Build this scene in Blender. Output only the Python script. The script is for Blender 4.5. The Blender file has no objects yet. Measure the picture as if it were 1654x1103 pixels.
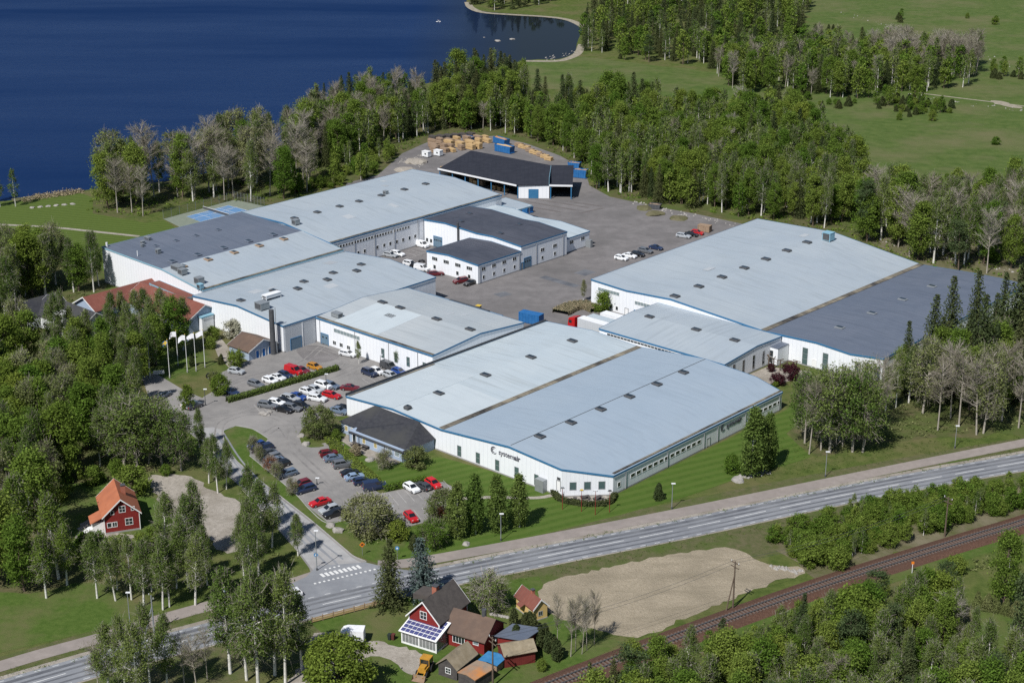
import bpy, bmesh, math, random
import numpy as np
from mathutils import Vector, Matrix
R = math.radians
sc = bpy.context.scene
col = sc.collection

# ------------------------------------------------------------------ camera, light, exposure
HC = 140.0                     # helicopter height above the plant, metres
PITCH = R(19.9)
cam_d = bpy.data.cameras.new('camera'); cam = bpy.data.objects.new('camera', cam_d); col.objects.link(cam)
cam.location = (0, 0, HC); cam.rotation_euler = (R(90) - PITCH, 0, 0)
cam_d.sensor_width = 36.0; cam_d.lens = 36.0 * 2615.0 / 1654.0
cam_d.clip_start = 1.0; cam_d.clip_end = 9000.0
sc.camera = cam
SUN_EL = 50.0; SUN_AZ = 211.0   # azimuth the sun stands at, clockwise from +Y
w = bpy.data.worlds.new('World'); sc.world = w; w.use_nodes = True
nt = w.node_tree; bgn = nt.nodes['Background']
sky = nt.nodes.new('ShaderNodeTexSky'); sky.sky_type = 'NISHITA'; sky.sun_disc = False
sky.sun_elevation = R(SUN_EL); sky.sun_rotation = R(SUN_AZ); sky.altitude = 200; sky.air_density = 1.0; sky.dust_density = 0.3; sky.ozone_density = 1.5
nt.links.new(sky.outputs[0], bgn.inputs[0]); bgn.inputs[1].default_value = 0.070
sd = bpy.data.lights.new('sun', 'SUN'); sd.energy = 5.0; sd.angle = R(0.53); sd.color = (1.0, 0.975, 0.94)
so = bpy.data.objects.new('sun', sd); col.objects.link(so)
dirv = Vector((math.sin(R(SUN_AZ)) * math.cos(R(SUN_EL)), math.cos(R(SUN_AZ)) * math.cos(R(SUN_EL)), math.sin(R(SUN_EL))))
so.rotation_euler = dirv.to_track_quat('Z', 'Y').to_euler(); so.location = (0, 0, 300)
sc.view_settings.view_transform = 'Standard'; sc.view_settings.look = 'None'
sc.view_settings.exposure = 0.1; sc.view_settings.gamma = 1.0
sc.render.engine = 'CYCLES'
cy = sc.cycles
cy.max_bounces = 5; cy.diffuse_bounces = 2; cy.glossy_bounces = 2; cy.transmission_bounces = 2; cy.transparent_max_bounces = 4
cy.use_denoising = False; cy.caustics_reflective = False; cy.caustics_refractive = False
cy.sample_clamp_indirect = 4.0

# ------------------------------------------------------------------ the plan of the place
F_, CX, CY = 2615.0, 827.0, 551.5
def ray(x, y):
    a = (x - CX) / F_; b = (CY - y) / F_
    return (a, math.cos(PITCH) + b * math.sin(PITCH), -math.sin(PITCH) + b * math.cos(PITCH))
def G(x, y, z=0.0):            # survey point: where the photograph's point lies on the level z
    d = ray(x, y); t = (z - HC) / d[2]
    return Vector((d[0] * t, d[1] * t, z))
def proj(p):
    cp, sp = math.cos(PITCH), math.sin(PITCH)
    wz = p[1] * cp - (p[2] - HC) * sp
    return CX + F_ * p[0] / wz, CY - F_ * (p[1] * sp + (p[2] - HC) * cp) / wz, wz
YA = R(42.1)                   # the plant's building axis
dA = Vector((math.sin(YA), math.cos(YA), 0)); dB = Vector((math.cos(YA), -math.sin(YA), 0))
OR = G(990, 800)
def W(u, v, z=0.0):
    p = OR + dA * u + dB * v; p.z = z; return p
def UV(p):
    q = Vector((p[0], p[1], 0)) - OR; return q.dot(dA), q.dot(dB)
rnd = random.Random(11)

# ------------------------------------------------------------------ materials
MATS = {}
def _n(t, kind, **kw):
    n = t.nodes.new(kind)
    for k, v in kw.items(): setattr(n, k, v)
    return n
def mat(name, c1, c2=None, scale=1.0, rough=0.8, c3=None, scale3=0.05, spec=0.3, bump=0.0, bscale=None, metal=0.0, coord='Object',
        lines=None, detail=6.0, emit=None, streak=None, waves=None):
    """c1/c2 mixed by fine noise, then c3 mixed in by broad noise; lines = (axis, pitch, width, darkness)"""
    if name in MATS: return MATS[name]
    m = bpy.data.materials.new(name); m.use_nodes = True; t = m.node_tree
    b = t.nodes['Principled BSDF']; b.inputs['Roughness'].default_value = rough; b.inputs['Metallic'].default_value = metal
    b.inputs['Specular IOR Level'].default_value = spec
    b.inputs['Base Color'].default_value = (*c1, 1)
    tc = _n(t, 'ShaderNodeTexCoord'); out = None
    if coord == 'World':
        g = _n(t, 'ShaderNodeNewGeometry'); vec = g.outputs['Position']
    else: vec = tc.outputs[coord]
    def noise(s, d=detail):
        n = _n(t, 'ShaderNodeTexNoise'); n.inputs['Scale'].default_value = s; n.inputs['Detail'].default_value = d; n.inputs['Roughness'].default_value = 0.65
        t.links.new(vec, n.inputs['Vector']); return n.outputs['Fac']
    def mix(f, a, bb, lo=0.35, hi=0.65, blend='MIX'):
        r = _n(t, 'ShaderNodeMapRange'); r.inputs[1].default_value = lo; r.inputs[2].default_value = hi; t.links.new(f, r.inputs[0])
        x = _n(t, 'ShaderNodeMix', data_type='RGBA', blend_type=blend); t.links.new(r.outputs[0], x.inputs[0])
        for i, v in ((6, a), (7, bb)):
            if isinstance(v, tuple): x.inputs[i].default_value = (*v, 1)
            else: t.links.new(v, x.inputs[i])
        return x.outputs[2]
    cur = c1
    if c2 is not None: cur = mix(noise(scale), c1, c2)
    if c3 is not None: cur = mix(noise(scale3, 4.0), cur, c3, 0.45, 0.68)
    if streak:
        sx, sy, sc3, lo_, hi_ = streak; mp = _n(t, 'ShaderNodeMapping'); mp.inputs['Scale'].default_value = (sx, sy, 1); t.links.new(vec, mp.inputs[0])
        n = _n(t, 'ShaderNodeTexNoise'); n.inputs['Scale'].default_value = 1.0; n.inputs['Detail'].default_value = 4.0; t.links.new(mp.outputs[0], n.inputs['Vector']); cur = mix(n.outputs['Fac'], cur, tuple(sc3), lo_, hi_)
    if waves:
        wsc, wdist, wcol = waves; wv = _n(t, 'ShaderNodeTexWave'); wv.inputs['Scale'].default_value = wsc; wv.inputs['Distortion'].default_value = wdist; wv.inputs['Detail'].default_value = 2.0; wv.inputs['Detail Scale'].default_value = 0.12; t.links.new(vec, wv.inputs[0]); cur = mix(wv.outputs['Fac'], cur, tuple(wcol), 0.2, 1.6)
    if lines:
        ax, pitch, wd, dark = lines
        s = _n(t, 'ShaderNodeSeparateXYZ'); t.links.new(vec, s.inputs[0])
        if ax == 'xy':
            a = _n(t, 'ShaderNodeMath', operation='ADD'); t.links.new(s.outputs[0], a.inputs[0]); t.links.new(s.outputs[1], a.inputs[1]); v = a.outputs[0]
        else: v = s.outputs['xyz'.index(ax)]
        d = _n(t, 'ShaderNodeMath', operation='DIVIDE'); t.links.new(v, d.inputs[0]); d.inputs[1].default_value = pitch
        f = _n(t, 'ShaderNodeMath', operation='FRACT'); t.links.new(d.outputs[0], f.inputs[0])
        l = _n(t, 'ShaderNodeMath', operation='LESS_THAN'); t.links.new(f.outputs[0], l.inputs[0]); l.inputs[1].default_value = wd
        mm = _n(t, 'ShaderNodeMath', operation='MULTIPLY'); t.links.new(l.outputs[0], mm.inputs[0]); mm.inputs[1].default_value = 1.0
        cur = mix(mm.outputs[0], cur, tuple(dark), 0.0, 1.0) if dark else cur
    if not isinstance(cur, tuple): t.links.new(cur, b.inputs['Base Color'])
    if bump:
        bp = _n(t, 'ShaderNodeBump'); bp.inputs['Strength'].default_value = bump; bp.inputs['Distance'].default_value = 0.3
        t.links.new(noise(bscale or scale * 2), bp.inputs['Height']); t.links.new(bp.outputs[0], b.inputs['Normal'])
    if emit: b.inputs['Emission Color'].default_value = (*c1, 1); b.inputs['Emission Strength'].default_value = emit
    MATS[name] = m; return m
def leaf_mat(name, c1, c2, trans=0.3, c3=None):
    m = bpy.data.materials.new(name); m.use_nodes = True; t = m.node_tree
    for n in list(t.nodes): t.nodes.remove(n)
    out = _n(t, 'ShaderNodeOutputMaterial'); geo = _n(t, 'ShaderNodeNewGeometry'); oi = _n(t, 'ShaderNodeObjectInfo')
    at = _n(t, 'ShaderNodeAttribute', attribute_name='tint')
    ad = _n(t, 'ShaderNodeMath', operation='ADD'); t.links.new(oi.outputs['Random'], ad.inputs[0]); t.links.new(at.outputs['Fac'], ad.inputs[1])
    fr = _n(t, 'ShaderNodeMath', operation='FRACT'); t.links.new(ad.outputs[0], fr.inputs[0])
    x = _n(t, 'ShaderNodeMix', data_type='RGBA'); x.inputs[6].default_value = (*c1, 1); x.inputs[7].default_value = (*c2, 1); t.links.new(fr.outputs[0], x.inputs[0])
    r = _n(t, 'ShaderNodeMapRange'); t.links.new(geo.outputs['Random Per Island'], r.inputs[0]); r.inputs[3].default_value = 0.55; r.inputs[4].default_value = 1.45
    h = _n(t, 'ShaderNodeHueSaturation'); t.links.new(x.outputs[2], h.inputs['Color']); t.links.new(r.outputs[0], h.inputs['Value'])
    d = _n(t, 'ShaderNodeBsdfDiffuse'); tr = _n(t, 'ShaderNodeBsdfTranslucent'); mx = _n(t, 'ShaderNodeMixShader'); mx.inputs[0].default_value = trans
    t.links.new(h.outputs[0], d.inputs[0]); t.links.new(h.outputs[0], tr.inputs[0]); t.links.new(d.outputs[0], mx.inputs[1]); t.links.new(tr.outputs[0], mx.inputs[2])
    t.links.new(mx.outputs[0], out.inputs[0]); MATS[name] = m; return m

M = {}
M['grass'] = mat('grass', (0.055, 0.082, 0.018), (0.098, 0.122, 0.032), 0.4, 0.95, (0.125, 0.112, 0.052), 0.05, 0.1, 0.7, 2.0, coord='World')
M['meadow'] = mat('meadow', (0.057, 0.093, 0.021), (0.092, 0.125, 0.035), 0.22, 0.95, (0.123, 0.125, 0.056), 0.030, 0.1, 0.8, 1.2, coord='World')
M['lawn'] = mat('lawn', (0.052, 0.092, 0.016), (0.080, 0.122, 0.026), 0.9, 0.95, (0.112, 0.115, 0.046), 0.10, 0.1, 0.5, 4.0, coord='World')
M['verge'] = mat('verge', (0.075, 0.088, 0.032), (0.125, 0.112, 0.062), 0.7, 0.95, (0.07, 0.10, 0.024), 0.12, 0.1, 0.6, 3.0, coord='World')
M['forest_floor'] = mat('forest_floor', (0.065, 0.078, 0.026), (0.115, 0.10, 0.052), 0.4, 0.95, (0.07, 0.10, 0.024), 0.08, 0.1, 0.6, 2.0, coord='World')
M['brush'] = mat('brush', (0.13, 0.115, 0.072), (0.085, 0.092, 0.035), 0.5, 0.95, (0.17, 0.15, 0.10), 0.1, 0.1, 0.6, 2.0, coord='World')
M['asphalt'] = mat('asphalt', (0.185, 0.178, 0.172), (0.232, 0.222, 0.212), 0.35, 0.9, (0.275, 0.262, 0.248), 0.05, 0.2, 0.15, 6.0, coord='World')
M['yard'] = mat('yard', (0.146, 0.137, 0.135), (0.193, 0.181, 0.178), 0.25, 0.9, (0.122, 0.116, 0.114), 0.045, 0.2, 0.15, 6.0, coord='World')
M['road'] = mat('road', (0.205, 0.215, 0.232), (0.245, 0.253, 0.268), 0.5, 0.85, (0.17, 0.178, 0.195), 0.07, 0.25, 0.1, 8.0, coord='World')
M['road_worn'] = mat('road_worn', (0.085, 0.090, 0.102), (0.125, 0.130, 0.142), 0.4, 0.8, (0.175, 0.18, 0.19), 0.09, 0.3, coord='World')
M['road_light'] = mat('road_light', (0.30, 0.30, 0.30), (0.37, 0.365, 0.36), 0.4, 0.9, (0.26, 0.25, 0.245), 0.08, 0.2, coord='World')
M['cycle'] = mat('cycle_path_gravel', (0.235, 0.205, 0.185), (0.285, 0.25, 0.228), 0.6, 0.95, (0.215, 0.19, 0.175), 0.08, 0.1, coord='World')
M['gravel'] = mat('gravel', (0.265, 0.24, 0.205), (0.37, 0.335, 0.29), 1.3, 0.95, (0.215, 0.19, 0.155), 0.12, 0.1, 0.5, 5.0, coord='World')
M['soil'] = mat('ploughed_soil', (0.288, 0.243, 0.174), (0.366, 0.313, 0.233), 1.4, 0.95, (0.235, 0.200, 0.145), 0.07, 0.1, 0.9, 3.0, coord='World', streak=(0.10, 0.35, (0.231, 0.197, 0.141), 0.45, 0.8))
M['sand'] = mat('sand', (0.34, 0.30, 0.235), (0.20, 0.18, 0.13), 0.5, 0.95, coord='World')
M['ballast'] = mat('ballast', (0.085, 0.045, 0.032), (0.135, 0.078, 0.055), 2.2, 0.95, (0.10, 0.06, 0.045), 0.1, 0.1, 0.8, 6.0, coord='World')
M['hedge_core'] = mat('hedge_core', (0.035, 0.05, 0.018), (0.055, 0.06, 0.025), 2.0, 0.95)
M['paint'] = mat('road_paint', (0.70, 0.70, 0.68), (0.55, 0.55, 0.54), 2.0, 0.7, coord='World')
M['paint_old'] = mat('worn_road_paint', (0.42, 0.41, 0.39), (0.30, 0.29, 0.28), 2.0, 0.8, coord='World')
M['court_green'] = mat('court_green', (0.16, 0.19, 0.15), (0.20, 0.22, 0.175), 0.8, 0.9, coord='World')
M['court_blue'] = mat('court_blue', (0.06, 0.20, 0.42), (0.20, 0.25, 0.31), 0.35, 0.85, (0.10, 0.22, 0.40), 0.2, coord='World')
M['kerb'] = mat('kerb', (0.36, 0.35, 0.34), (0.28, 0.27, 0.26), 1.0, 0.9, coord='World')
M['wall'] = mat('white_cladding', (0.766, 0.781, 0.800), (0.728, 0.747, 0.771), 0.25, 0.55, lines=('xy', 1.2, 0.10, (0.640, 0.660, 0.689)), spec=0.4)
M['wall_grey'] = mat('grey_cladding', (0.50, 0.52, 0.54), (0.46, 0.48, 0.50), 0.3, 0.55, lines=('xy', 0.8, 0.06, (0.38, 0.40, 0.42)), spec=0.4)
RL = ('y', 1.6, 0.045)
M['roof_pale'] = mat('pale_sheet_roof', (0.393, 0.452, 0.486), (0.421, 0.482, 0.515), 0.18, 0.45, (0.450, 0.500, 0.520), 0.03, spec=0.45, lines=(*RL, (0.355, 0.412, 0.450)), streak=(0.05, 0.9, (0.317, 0.353, 0.363), 0.50, 0.85))
M['roof_blue'] = mat('blue_grey_sheet_roof', (0.281, 0.343, 0.405), (0.300, 0.362, 0.424), 0.15, 0.45, (0.313, 0.372, 0.427), 0.03, spec=0.45, lines=(*RL, (0.267, 0.326, 0.389)), streak=(0.05, 0.9, (0.257, 0.310, 0.364), 0.50, 0.85))
M['roof_mid'] = mat('grey_sheet_roof', (0.322, 0.368, 0.407), (0.343, 0.389, 0.424), 0.2, 0.45, (0.363, 0.405, 0.432), 0.04, spec=0.45, lines=(*RL, (0.291, 0.330, 0.370)), streak=(0.05, 0.9, (0.278, 0.314, 0.338), 0.50, 0.85))
M['roof_cross'] = mat('cross_sheet_roof', (0.348, 0.380, 0.399), (0.377, 0.411, 0.426), 0.2, 0.45, (0.408, 0.433, 0.439), 0.04, spec=0.45, lines=('x', 1.6, 0.05, (0.308, 0.341, 0.359)), streak=(0.9, 0.05, (0.300, 0.326, 0.337), 0.50, 0.85))
M['roof_slate'] = mat('slate_blue_roof', (0.105, 0.125, 0.164), (0.121, 0.141, 0.181), 0.3, 0.55, (0.132, 0.150, 0.188), 0.05, spec=0.35, lines=(*RL, (0.093, 0.111, 0.148)), streak=(0.05, 0.9, (0.086, 0.102, 0.135), 0.50, 0.85))
M['roof_navy'] = mat('charcoal_felt_roof', (0.048, 0.054, 0.072), (0.062, 0.068, 0.088), 0.4, 0.75, (0.075, 0.08, 0.10), 0.06, spec=0.3, lines=(*RL, (0.04, 0.045, 0.06)), streak=(0.05, 0.9, (0.038, 0.042, 0.055), 0.50, 0.85))
M['roof_black'] = mat('black_felt_roof', (0.018, 0.020, 0.029), (0.026, 0.028, 0.038), 0.4, 0.8, lines=('x', 1.4, 0.05, (0.016, 0.017, 0.023)), spec=0.3)
M['roof_clean'] = mat('clean_pale_roof', (0.444, 0.493, 0.515), (0.470, 0.520, 0.541), 0.2, 0.45, spec=0.45, streak=(0.05, 0.9, (0.403, 0.450, 0.473), 0.5, 0.85))
M['roof_patch'] = mat('roof_patch', (0.375, 0.40, 0.42), (0.41, 0.435, 0.45), 0.4, 0.5)
M['roof_patch_dark'] = mat('roof_patch_dark', (0.30, 0.325, 0.345), (0.34, 0.36, 0.38), 0.4, 0.6)
M['blue_trim'] = mat('blue_trim', (0.028, 0.135, 0.27), (0.045, 0.16, 0.30), 0.6, 0.5)
M['pale_trim'] = mat('pale_blue_trim', (0.20, 0.37, 0.46), (0.24, 0.41, 0.50), 0.6, 0.5)
M['rust_gutter'] = mat('gutter', (0.10, 0.09, 0.075), (0.27, 0.235, 0.17), 0.35, 0.8, (0.035, 0.033, 0.032), 0.12)
M['dark'] = mat('dark_opening', (0.012, 0.012, 0.014), rough=0.6)
M['glass'] = mat('window_glass', (0.015, 0.02, 0.024), (0.03, 0.04, 0.045), 0.7, 0.08, spec=0.8)
M['glass_green'] = mat('green_window_glass', (0.055, 0.095, 0.095), (0.09, 0.135, 0.13), 0.5, 0.12, spec=0.7)
M['glass_grey'] = mat('grey_window_glass', (0.16, 0.21, 0.22), (0.26, 0.31, 0.32), 0.8, 0.15, spec=0.7)
M['sleeper'] = mat('sleeper', (0.115, 0.085, 0.07), (0.15, 0.115, 0.098), 1.5, 0.9)
M['blind'] = mat('yellow_blind', (0.36, 0.30, 0.13), rough=0.7)
M['frame_white'] = mat('white_frame', (0.75, 0.75, 0.74), rough=0.5)
M['frame_grey'] = mat('grey_frame', (0.30, 0.31, 0.32), rough=0.5)
M['steel'] = mat('galvanised_steel', (0.33, 0.35, 0.36), (0.27, 0.29, 0.30), 1.2, 0.4, metal=0.4)
M['dark_steel'] = mat('dark_steel', (0.06, 0.062, 0.068), (0.085, 0.088, 0.092), 1.2, 0.5)
M['white_metal'] = mat('white_metal', (0.76, 0.77, 0.78), (0.68, 0.69, 0.70), 0.8, 0.45)
M['grey_door'] = mat('grey_roller_door', (0.12, 0.19, 0.255), (0.14, 0.21, 0.275), 0.5, 0.5, lines=('z', 0.6, 0.07, (0.07, 0.11, 0.15)))
M['office_wall'] = mat('pale_blue_boarding', (0.33, 0.40, 0.50), (0.30, 0.37, 0.47), 0.4, 0.75, lines=('xy', 0.3, 0.1, (0.26, 0.32, 0.41)))
M['tiles_black'] = mat('black_roof_tiles', (0.026, 0.027, 0.033), (0.045, 0.046, 0.052), 1.4, 0.7, (0.052, 0.052, 0.05), 0.1)
M['tiles_red'] = mat('brick_red_tiles', (0.165, 0.058, 0.042), (0.20, 0.076, 0.055), 1.0, 0.85, (0.14, 0.054, 0.042), 0.15, lines=('y', 0.7, 0.12, (0.175, 0.05, 0.035)))
M['tiles_brown'] = mat('brown_roof_tiles', (0.115, 0.075, 0.055), (0.14, 0.095, 0.07), 1.0, 0.85, (0.10, 0.07, 0.055), 0.2)
M['tiles_orange'] = mat('orange_tiles', (0.36, 0.12, 0.058), (0.41, 0.15, 0.078), 1.2, 0.85, (0.29, 0.10, 0.055), 0.3)
M['tiles_dusk'] = mat('weathered_grey_tiles', (0.062, 0.054, 0.050), (0.092, 0.080, 0.072), 1.2, 0.85, (0.075, 0.064, 0.058), 0.3)
M['falu'] = mat('falu_red_boards', (0.185, 0.018, 0.016), (0.215, 0.024, 0.020), 1.0, 0.8, lines=('xy', 0.32, 0.10, (0.13, 0.012, 0.011)))
M['falu_dark'] = mat('dark_red_boards', (0.13, 0.02, 0.017), (0.16, 0.026, 0.021), 1.0, 0.85, lines=('xy', 0.32, 0.12, (0.09, 0.013, 0.011)))
M['yellow_boards'] = mat('yellow_boards', (0.55, 0.39, 0.15), (0.60, 0.43, 0.18), 1.0, 0.8, lines=('xy', 0.3, 0.1, (0.46, 0.32, 0.12)))
M['brick'] = mat('chimney_brick', (0.30, 0.10, 0.065), (0.36, 0.14, 0.09), 3.0, 0.9)
M['concrete'] = mat('concrete', (0.32, 0.31, 0.30), (0.26, 0.255, 0.25), 1.0, 0.9)
M['old_tin'] = mat('weathered_sheet', (0.21, 0.17, 0.11), (0.28, 0.235, 0.165), 0.8, 0.85, (0.16, 0.135, 0.095), 0.5)
M['rust'] = mat('rusty_sheet', (0.45, 0.19, 0.06), (0.20, 0.17, 0.145), 0.35, 0.9, (0.30, 0.22, 0.15), 0.3)
M['timber'] = mat('raw_timber', (0.40, 0.265, 0.125), (0.50, 0.35, 0.18), 1.5, 0.85)
M['timber_old'] = mat('grey_timber', (0.24, 0.165, 0.11), (0.31, 0.225, 0.155), 1.5, 0.9)
M['timber_dark'] = mat('dark_timber', (0.05, 0.045, 0.045), (0.09, 0.08, 0.075), 1.2, 0.9)
M['tarp_blue'] = mat('blue_tarpaulin', (0.035, 0.17, 0.36), (0.06, 0.22, 0.42), 0.9, 0.5)
M['skip_blue'] = mat('skip_blue', (0.015, 0.105, 0.29), (0.03, 0.14, 0.34), 0.8, 0.5)
M['rock'] = mat('rock', (0.34, 0.32, 0.295), (0.24, 0.225, 0.205), 1.2, 0.95, bump=0.6)
M['pole'] = mat('white_pole', (0.72, 0.72, 0.71), rough=0.4)
M['rubber'] = mat('rubber', (0.012, 0.012, 0.013), rough=0.8)
M['rim'] = mat('alloy_rim', (0.38, 0.39, 0.40), rough=0.3, metal=0.6)
M['car_glass'] = mat('car_glass', (0.012, 0.015, 0.018), rough=0.05, spec=0.9)
M['lamp_red'] = mat('tail_lamp', (0.32, 0.012, 0.012), rough=0.2)
M['lamp_white'] = mat('head_lamp', (0.65, 0.66, 0.68), rough=0.1, spec=0.8)
M['plate'] = mat('number_plate', (0.7, 0.7, 0.68), rough=0.5)
M['logo'] = mat('logo_dark', (0.075, 0.075, 0.095), rough=0.5)
M['solar'] = mat('solar_cell', (0.055, 0.062, 0.165), (0.075, 0.08, 0.20), 1.5, 0.12, spec=0.8)
M['digger'] = mat('digger_yellow', (0.48, 0.24, 0.03), (0.36, 0.19, 0.035), 1.0, 0.5)
M['orange'] = mat('orange_paint', (0.70, 0.20, 0.02), rough=0.5)
M['yellow'] = mat('yellow_paint', (0.60, 0.42, 0.06), rough=0.5)
M['flag_blue'] = mat('flag_blue', (0.01, 0.12, 0.38), rough=0.7)
M['flag_white'] = mat('flag_white', (0.78, 0.78, 0.80), (0.68, 0.68, 0.72), 1.0, 0.7)
M['bark_white'] = mat('birch_bark', (0.70, 0.68, 0.63), (0.42, 0.40, 0.36), 1.6, 0.9)
M['bark_grey'] = mat('grey_bark', (0.38, 0.345, 0.295), (0.27, 0.24, 0.20), 1.6, 0.9)
M['bark_brown'] = mat('brown_bark', (0.095, 0.07, 0.05), (0.14, 0.105, 0.078), 1.6, 0.9)
pm = bpy.data.materials.new('car_paint'); pm.use_nodes = True
_b = pm.node_tree.nodes['Principled BSDF']; _o = _n(pm.node_tree, 'ShaderNodeObjectInfo'); pm.node_tree.links.new(_o.outputs['Color'], _b.inputs['Base Color'])
_b.inputs['Roughness'].default_value = 0.32; _b.inputs['Coat Weight'].default_value = 0.6; _b.inputs['Coat Roughness'].default_value = 0.06; M['car_paint'] = pm
# lawn mowing stripes: a real two-tone mowing pattern
def stripe_mat(name, ang, pitch, ca, cb):
    m = mat(name, ca, tuple(x * 1.25 for x in ca), 0.7, 0.95, None, bump=0.3, bscale=4.0, spec=0.1, coord='World'); t = m.node_tree; b = t.nodes['Principled BSDF']
    lk = b.inputs['Base Color'].links[0]; src = lk.from_socket
    g = _n(t, 'ShaderNodeNewGeometry'); mp = _n(t, 'ShaderNodeMapping'); mp.inputs['Rotation'].default_value = (0, 0, ang); t.links.new(g.outputs['Position'], mp.inputs[0])
    wv = _n(t, 'ShaderNodeTexWave'); wv.inputs['Scale'].default_value = 0.314 / pitch * 1.0; wv.inputs['Distortion'].default_value = 1.2; wv.inputs['Detail'].default_value = 1.0; wv.inputs['Detail Scale'].default_value = 0.3
    t.links.new(mp.outputs[0], wv.inputs[0])
    x = _n(t, 'ShaderNodeMix', data_type='RGBA'); x.inputs[7].default_value = (*cb, 1); t.links.new(src, x.inputs[6])
    r = _n(t, 'ShaderNodeMapRange'); r.inputs[1].default_value = 0.3; r.inputs[2].default_value = 0.7; r.inputs[4].default_value = 0.75; t.links.new(wv.outputs['Fac'], r.inputs[0]); t.links.new(r.outputs[0], x.inputs[0])
    t.links.new(x.outputs[2], b.inputs['Base Color']); return m
M['lawn_striped'] = stripe_mat('striped_lawn', R(62), 2.6, (0.054, 0.092, 0.016), (0.082, 0.122, 0.026))
M['lawn_west'] = stripe_mat('striped_park_lawn', R(75), 2.2, (0.058, 0.088, 0.018), (0.095, 0.128, 0.03))
# lake water
def water():
    """wind-ruffled open water, calm in the sheltered cove to the east, whose colours also carry dark forest reflections"""
    m = bpy.data.materials.new('lake_water'); m.use_nodes = True; t = m.node_tree
    for n in list(t.nodes): t.nodes.remove(n)
    L = t.links.new; out = _n(t, 'ShaderNodeOutputMaterial'); g = _n(t, 'ShaderNodeNewGeometry')
    def noise(scale, sx, sy, det=4.0):
        mp = _n(t, 'ShaderNodeMapping'); mp.inputs['Scale'].default_value = (sx, sy, 1.0); mp.inputs['Rotation'].default_value = (0, 0, R(18)); L(g.outputs['Position'], mp.inputs[0])
        n = _n(t, 'ShaderNodeTexNoise'); n.inputs['Scale'].default_value = scale; n.inputs['Detail'].default_value = det; n.inputs['Roughness'].default_value = 0.62; L(mp.outputs[0], n.inputs['Vector']); return n.outputs['Fac']
    def rng(f, a, b, c, d):
        r = _n(t, 'ShaderNodeMapRange'); L(f, r.inputs[0])
        for k, v in enumerate((a, b, c, d)): r.inputs[k + 1].default_value = v
        return r.outputs[0]
    sx = _n(t, 'ShaderNodeSeparateXYZ'); L(g.outputs['Position'], sx.inputs[0]); calm = rng(sx.outputs[0], -55, 5, 0, 1)
    wind = rng(noise(0.008, 0.3, 1.3, 6.0), 0.34, 0.66, 0.0, 1.0)
    bp = _n(t, 'ShaderNodeBump'); bp.inputs['Distance'].default_value = 0.6; L(rng(wind, 0, 1, 0.35, 0.8), bp.inputs['Strength']); L(noise(0.42, 0.6, 1.2), bp.inputs['Height'])
    d = _n(t, 'ShaderNodeBsdfDiffuse'); d.inputs[0].default_value = (0.007, 0.023, 0.075, 1); dc = _n(t, 'ShaderNodeBsdfDiffuse'); dc.inputs[0].default_value = (0.012, 0.016, 0.020, 1)
    gl = _n(t, 'ShaderNodeBsdfGlossy'); gl.inputs[0].default_value = (0.55, 0.68, 1.0, 1); gl.inputs[1].default_value = 0.2; L(bp.outputs[0], gl.inputs['Normal']); L(bp.outputs[0], d.inputs['Normal'])
    gc = _n(t, 'ShaderNodeBsdfGlossy'); gc.inputs[0].default_value = (0.26, 0.27, 0.30, 1); gc.inputs[1].default_value = 0.05  # cove tint darkened to stand in for the mirrored hillside forest
    fr = _n(t, 'ShaderNodeFresnel'); fr.inputs[0].default_value = 1.33
    f1 = _n(t, 'ShaderNodeMath', operation='MULTIPLY'); L(fr.outputs[0], f1.inputs[0]); L(rng(wind, 0, 1, 0.06, 0.52), f1.inputs[1])
    a = _n(t, 'ShaderNodeMixShader'); L(f1.outputs[0], a.inputs[0]); L(d.outputs[0], a.inputs[1]); L(gl.outputs[0], a.inputs[2])
    b = _n(t, 'ShaderNodeMixShader'); L(fr.outputs[0], b.inputs[0]); L(dc.outputs[0], b.inputs[1]); L(gc.outputs[0], b.inputs[2])
    x = _n(t, 'ShaderNodeMixShader'); L(calm, x.inputs[0]); L(a.outputs[0], x.inputs[1]); L(b.outputs[0], x.inputs[2]); L(x.outputs[0], out.inputs[0]); M['water'] = m
water()

# ------------------------------------------------------------------ mesh helpers
def mesh(name, v, f, mats, smooth=False, mi=None):
    me = bpy.data.meshes.new(name); me.from_pydata([tuple(p) for p in v], [], f)
    for m in (mats if isinstance(mats, (list, tuple)) else [mats]): me.materials.append(m if not isinstance(m, str) else M[m])
    if mi: me.polygons.foreach_set('material_index', mi)
    if smooth: me.polygons.foreach_set('use_smooth', [True] * len(me.polygons))
    return me
def link(name, data, parent=None, loc=None):
    o = bpy.data.objects.new(name, data); col.objects.link(o)
    if parent is not None: o.parent = parent
    if loc is not None: o.location = loc
    return o
def tag(o, label=None, cat=None, group=None, kind=None):
    if label: o['label'] = label
    if cat: o['category'] = cat
    if group: o['group'] = group
    if kind: o['kind'] = kind
    return o
def empty(name, loc, rz=0.0, label=None, cat=None, group=None, scale=1.0):
    o = link(name, None, None, loc); o.rotation_euler = (0, 0, rz); o.empty_display_size = 0.3
    o.scale = (scale,) * 3
    return tag(o, label, cat, group)
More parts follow.
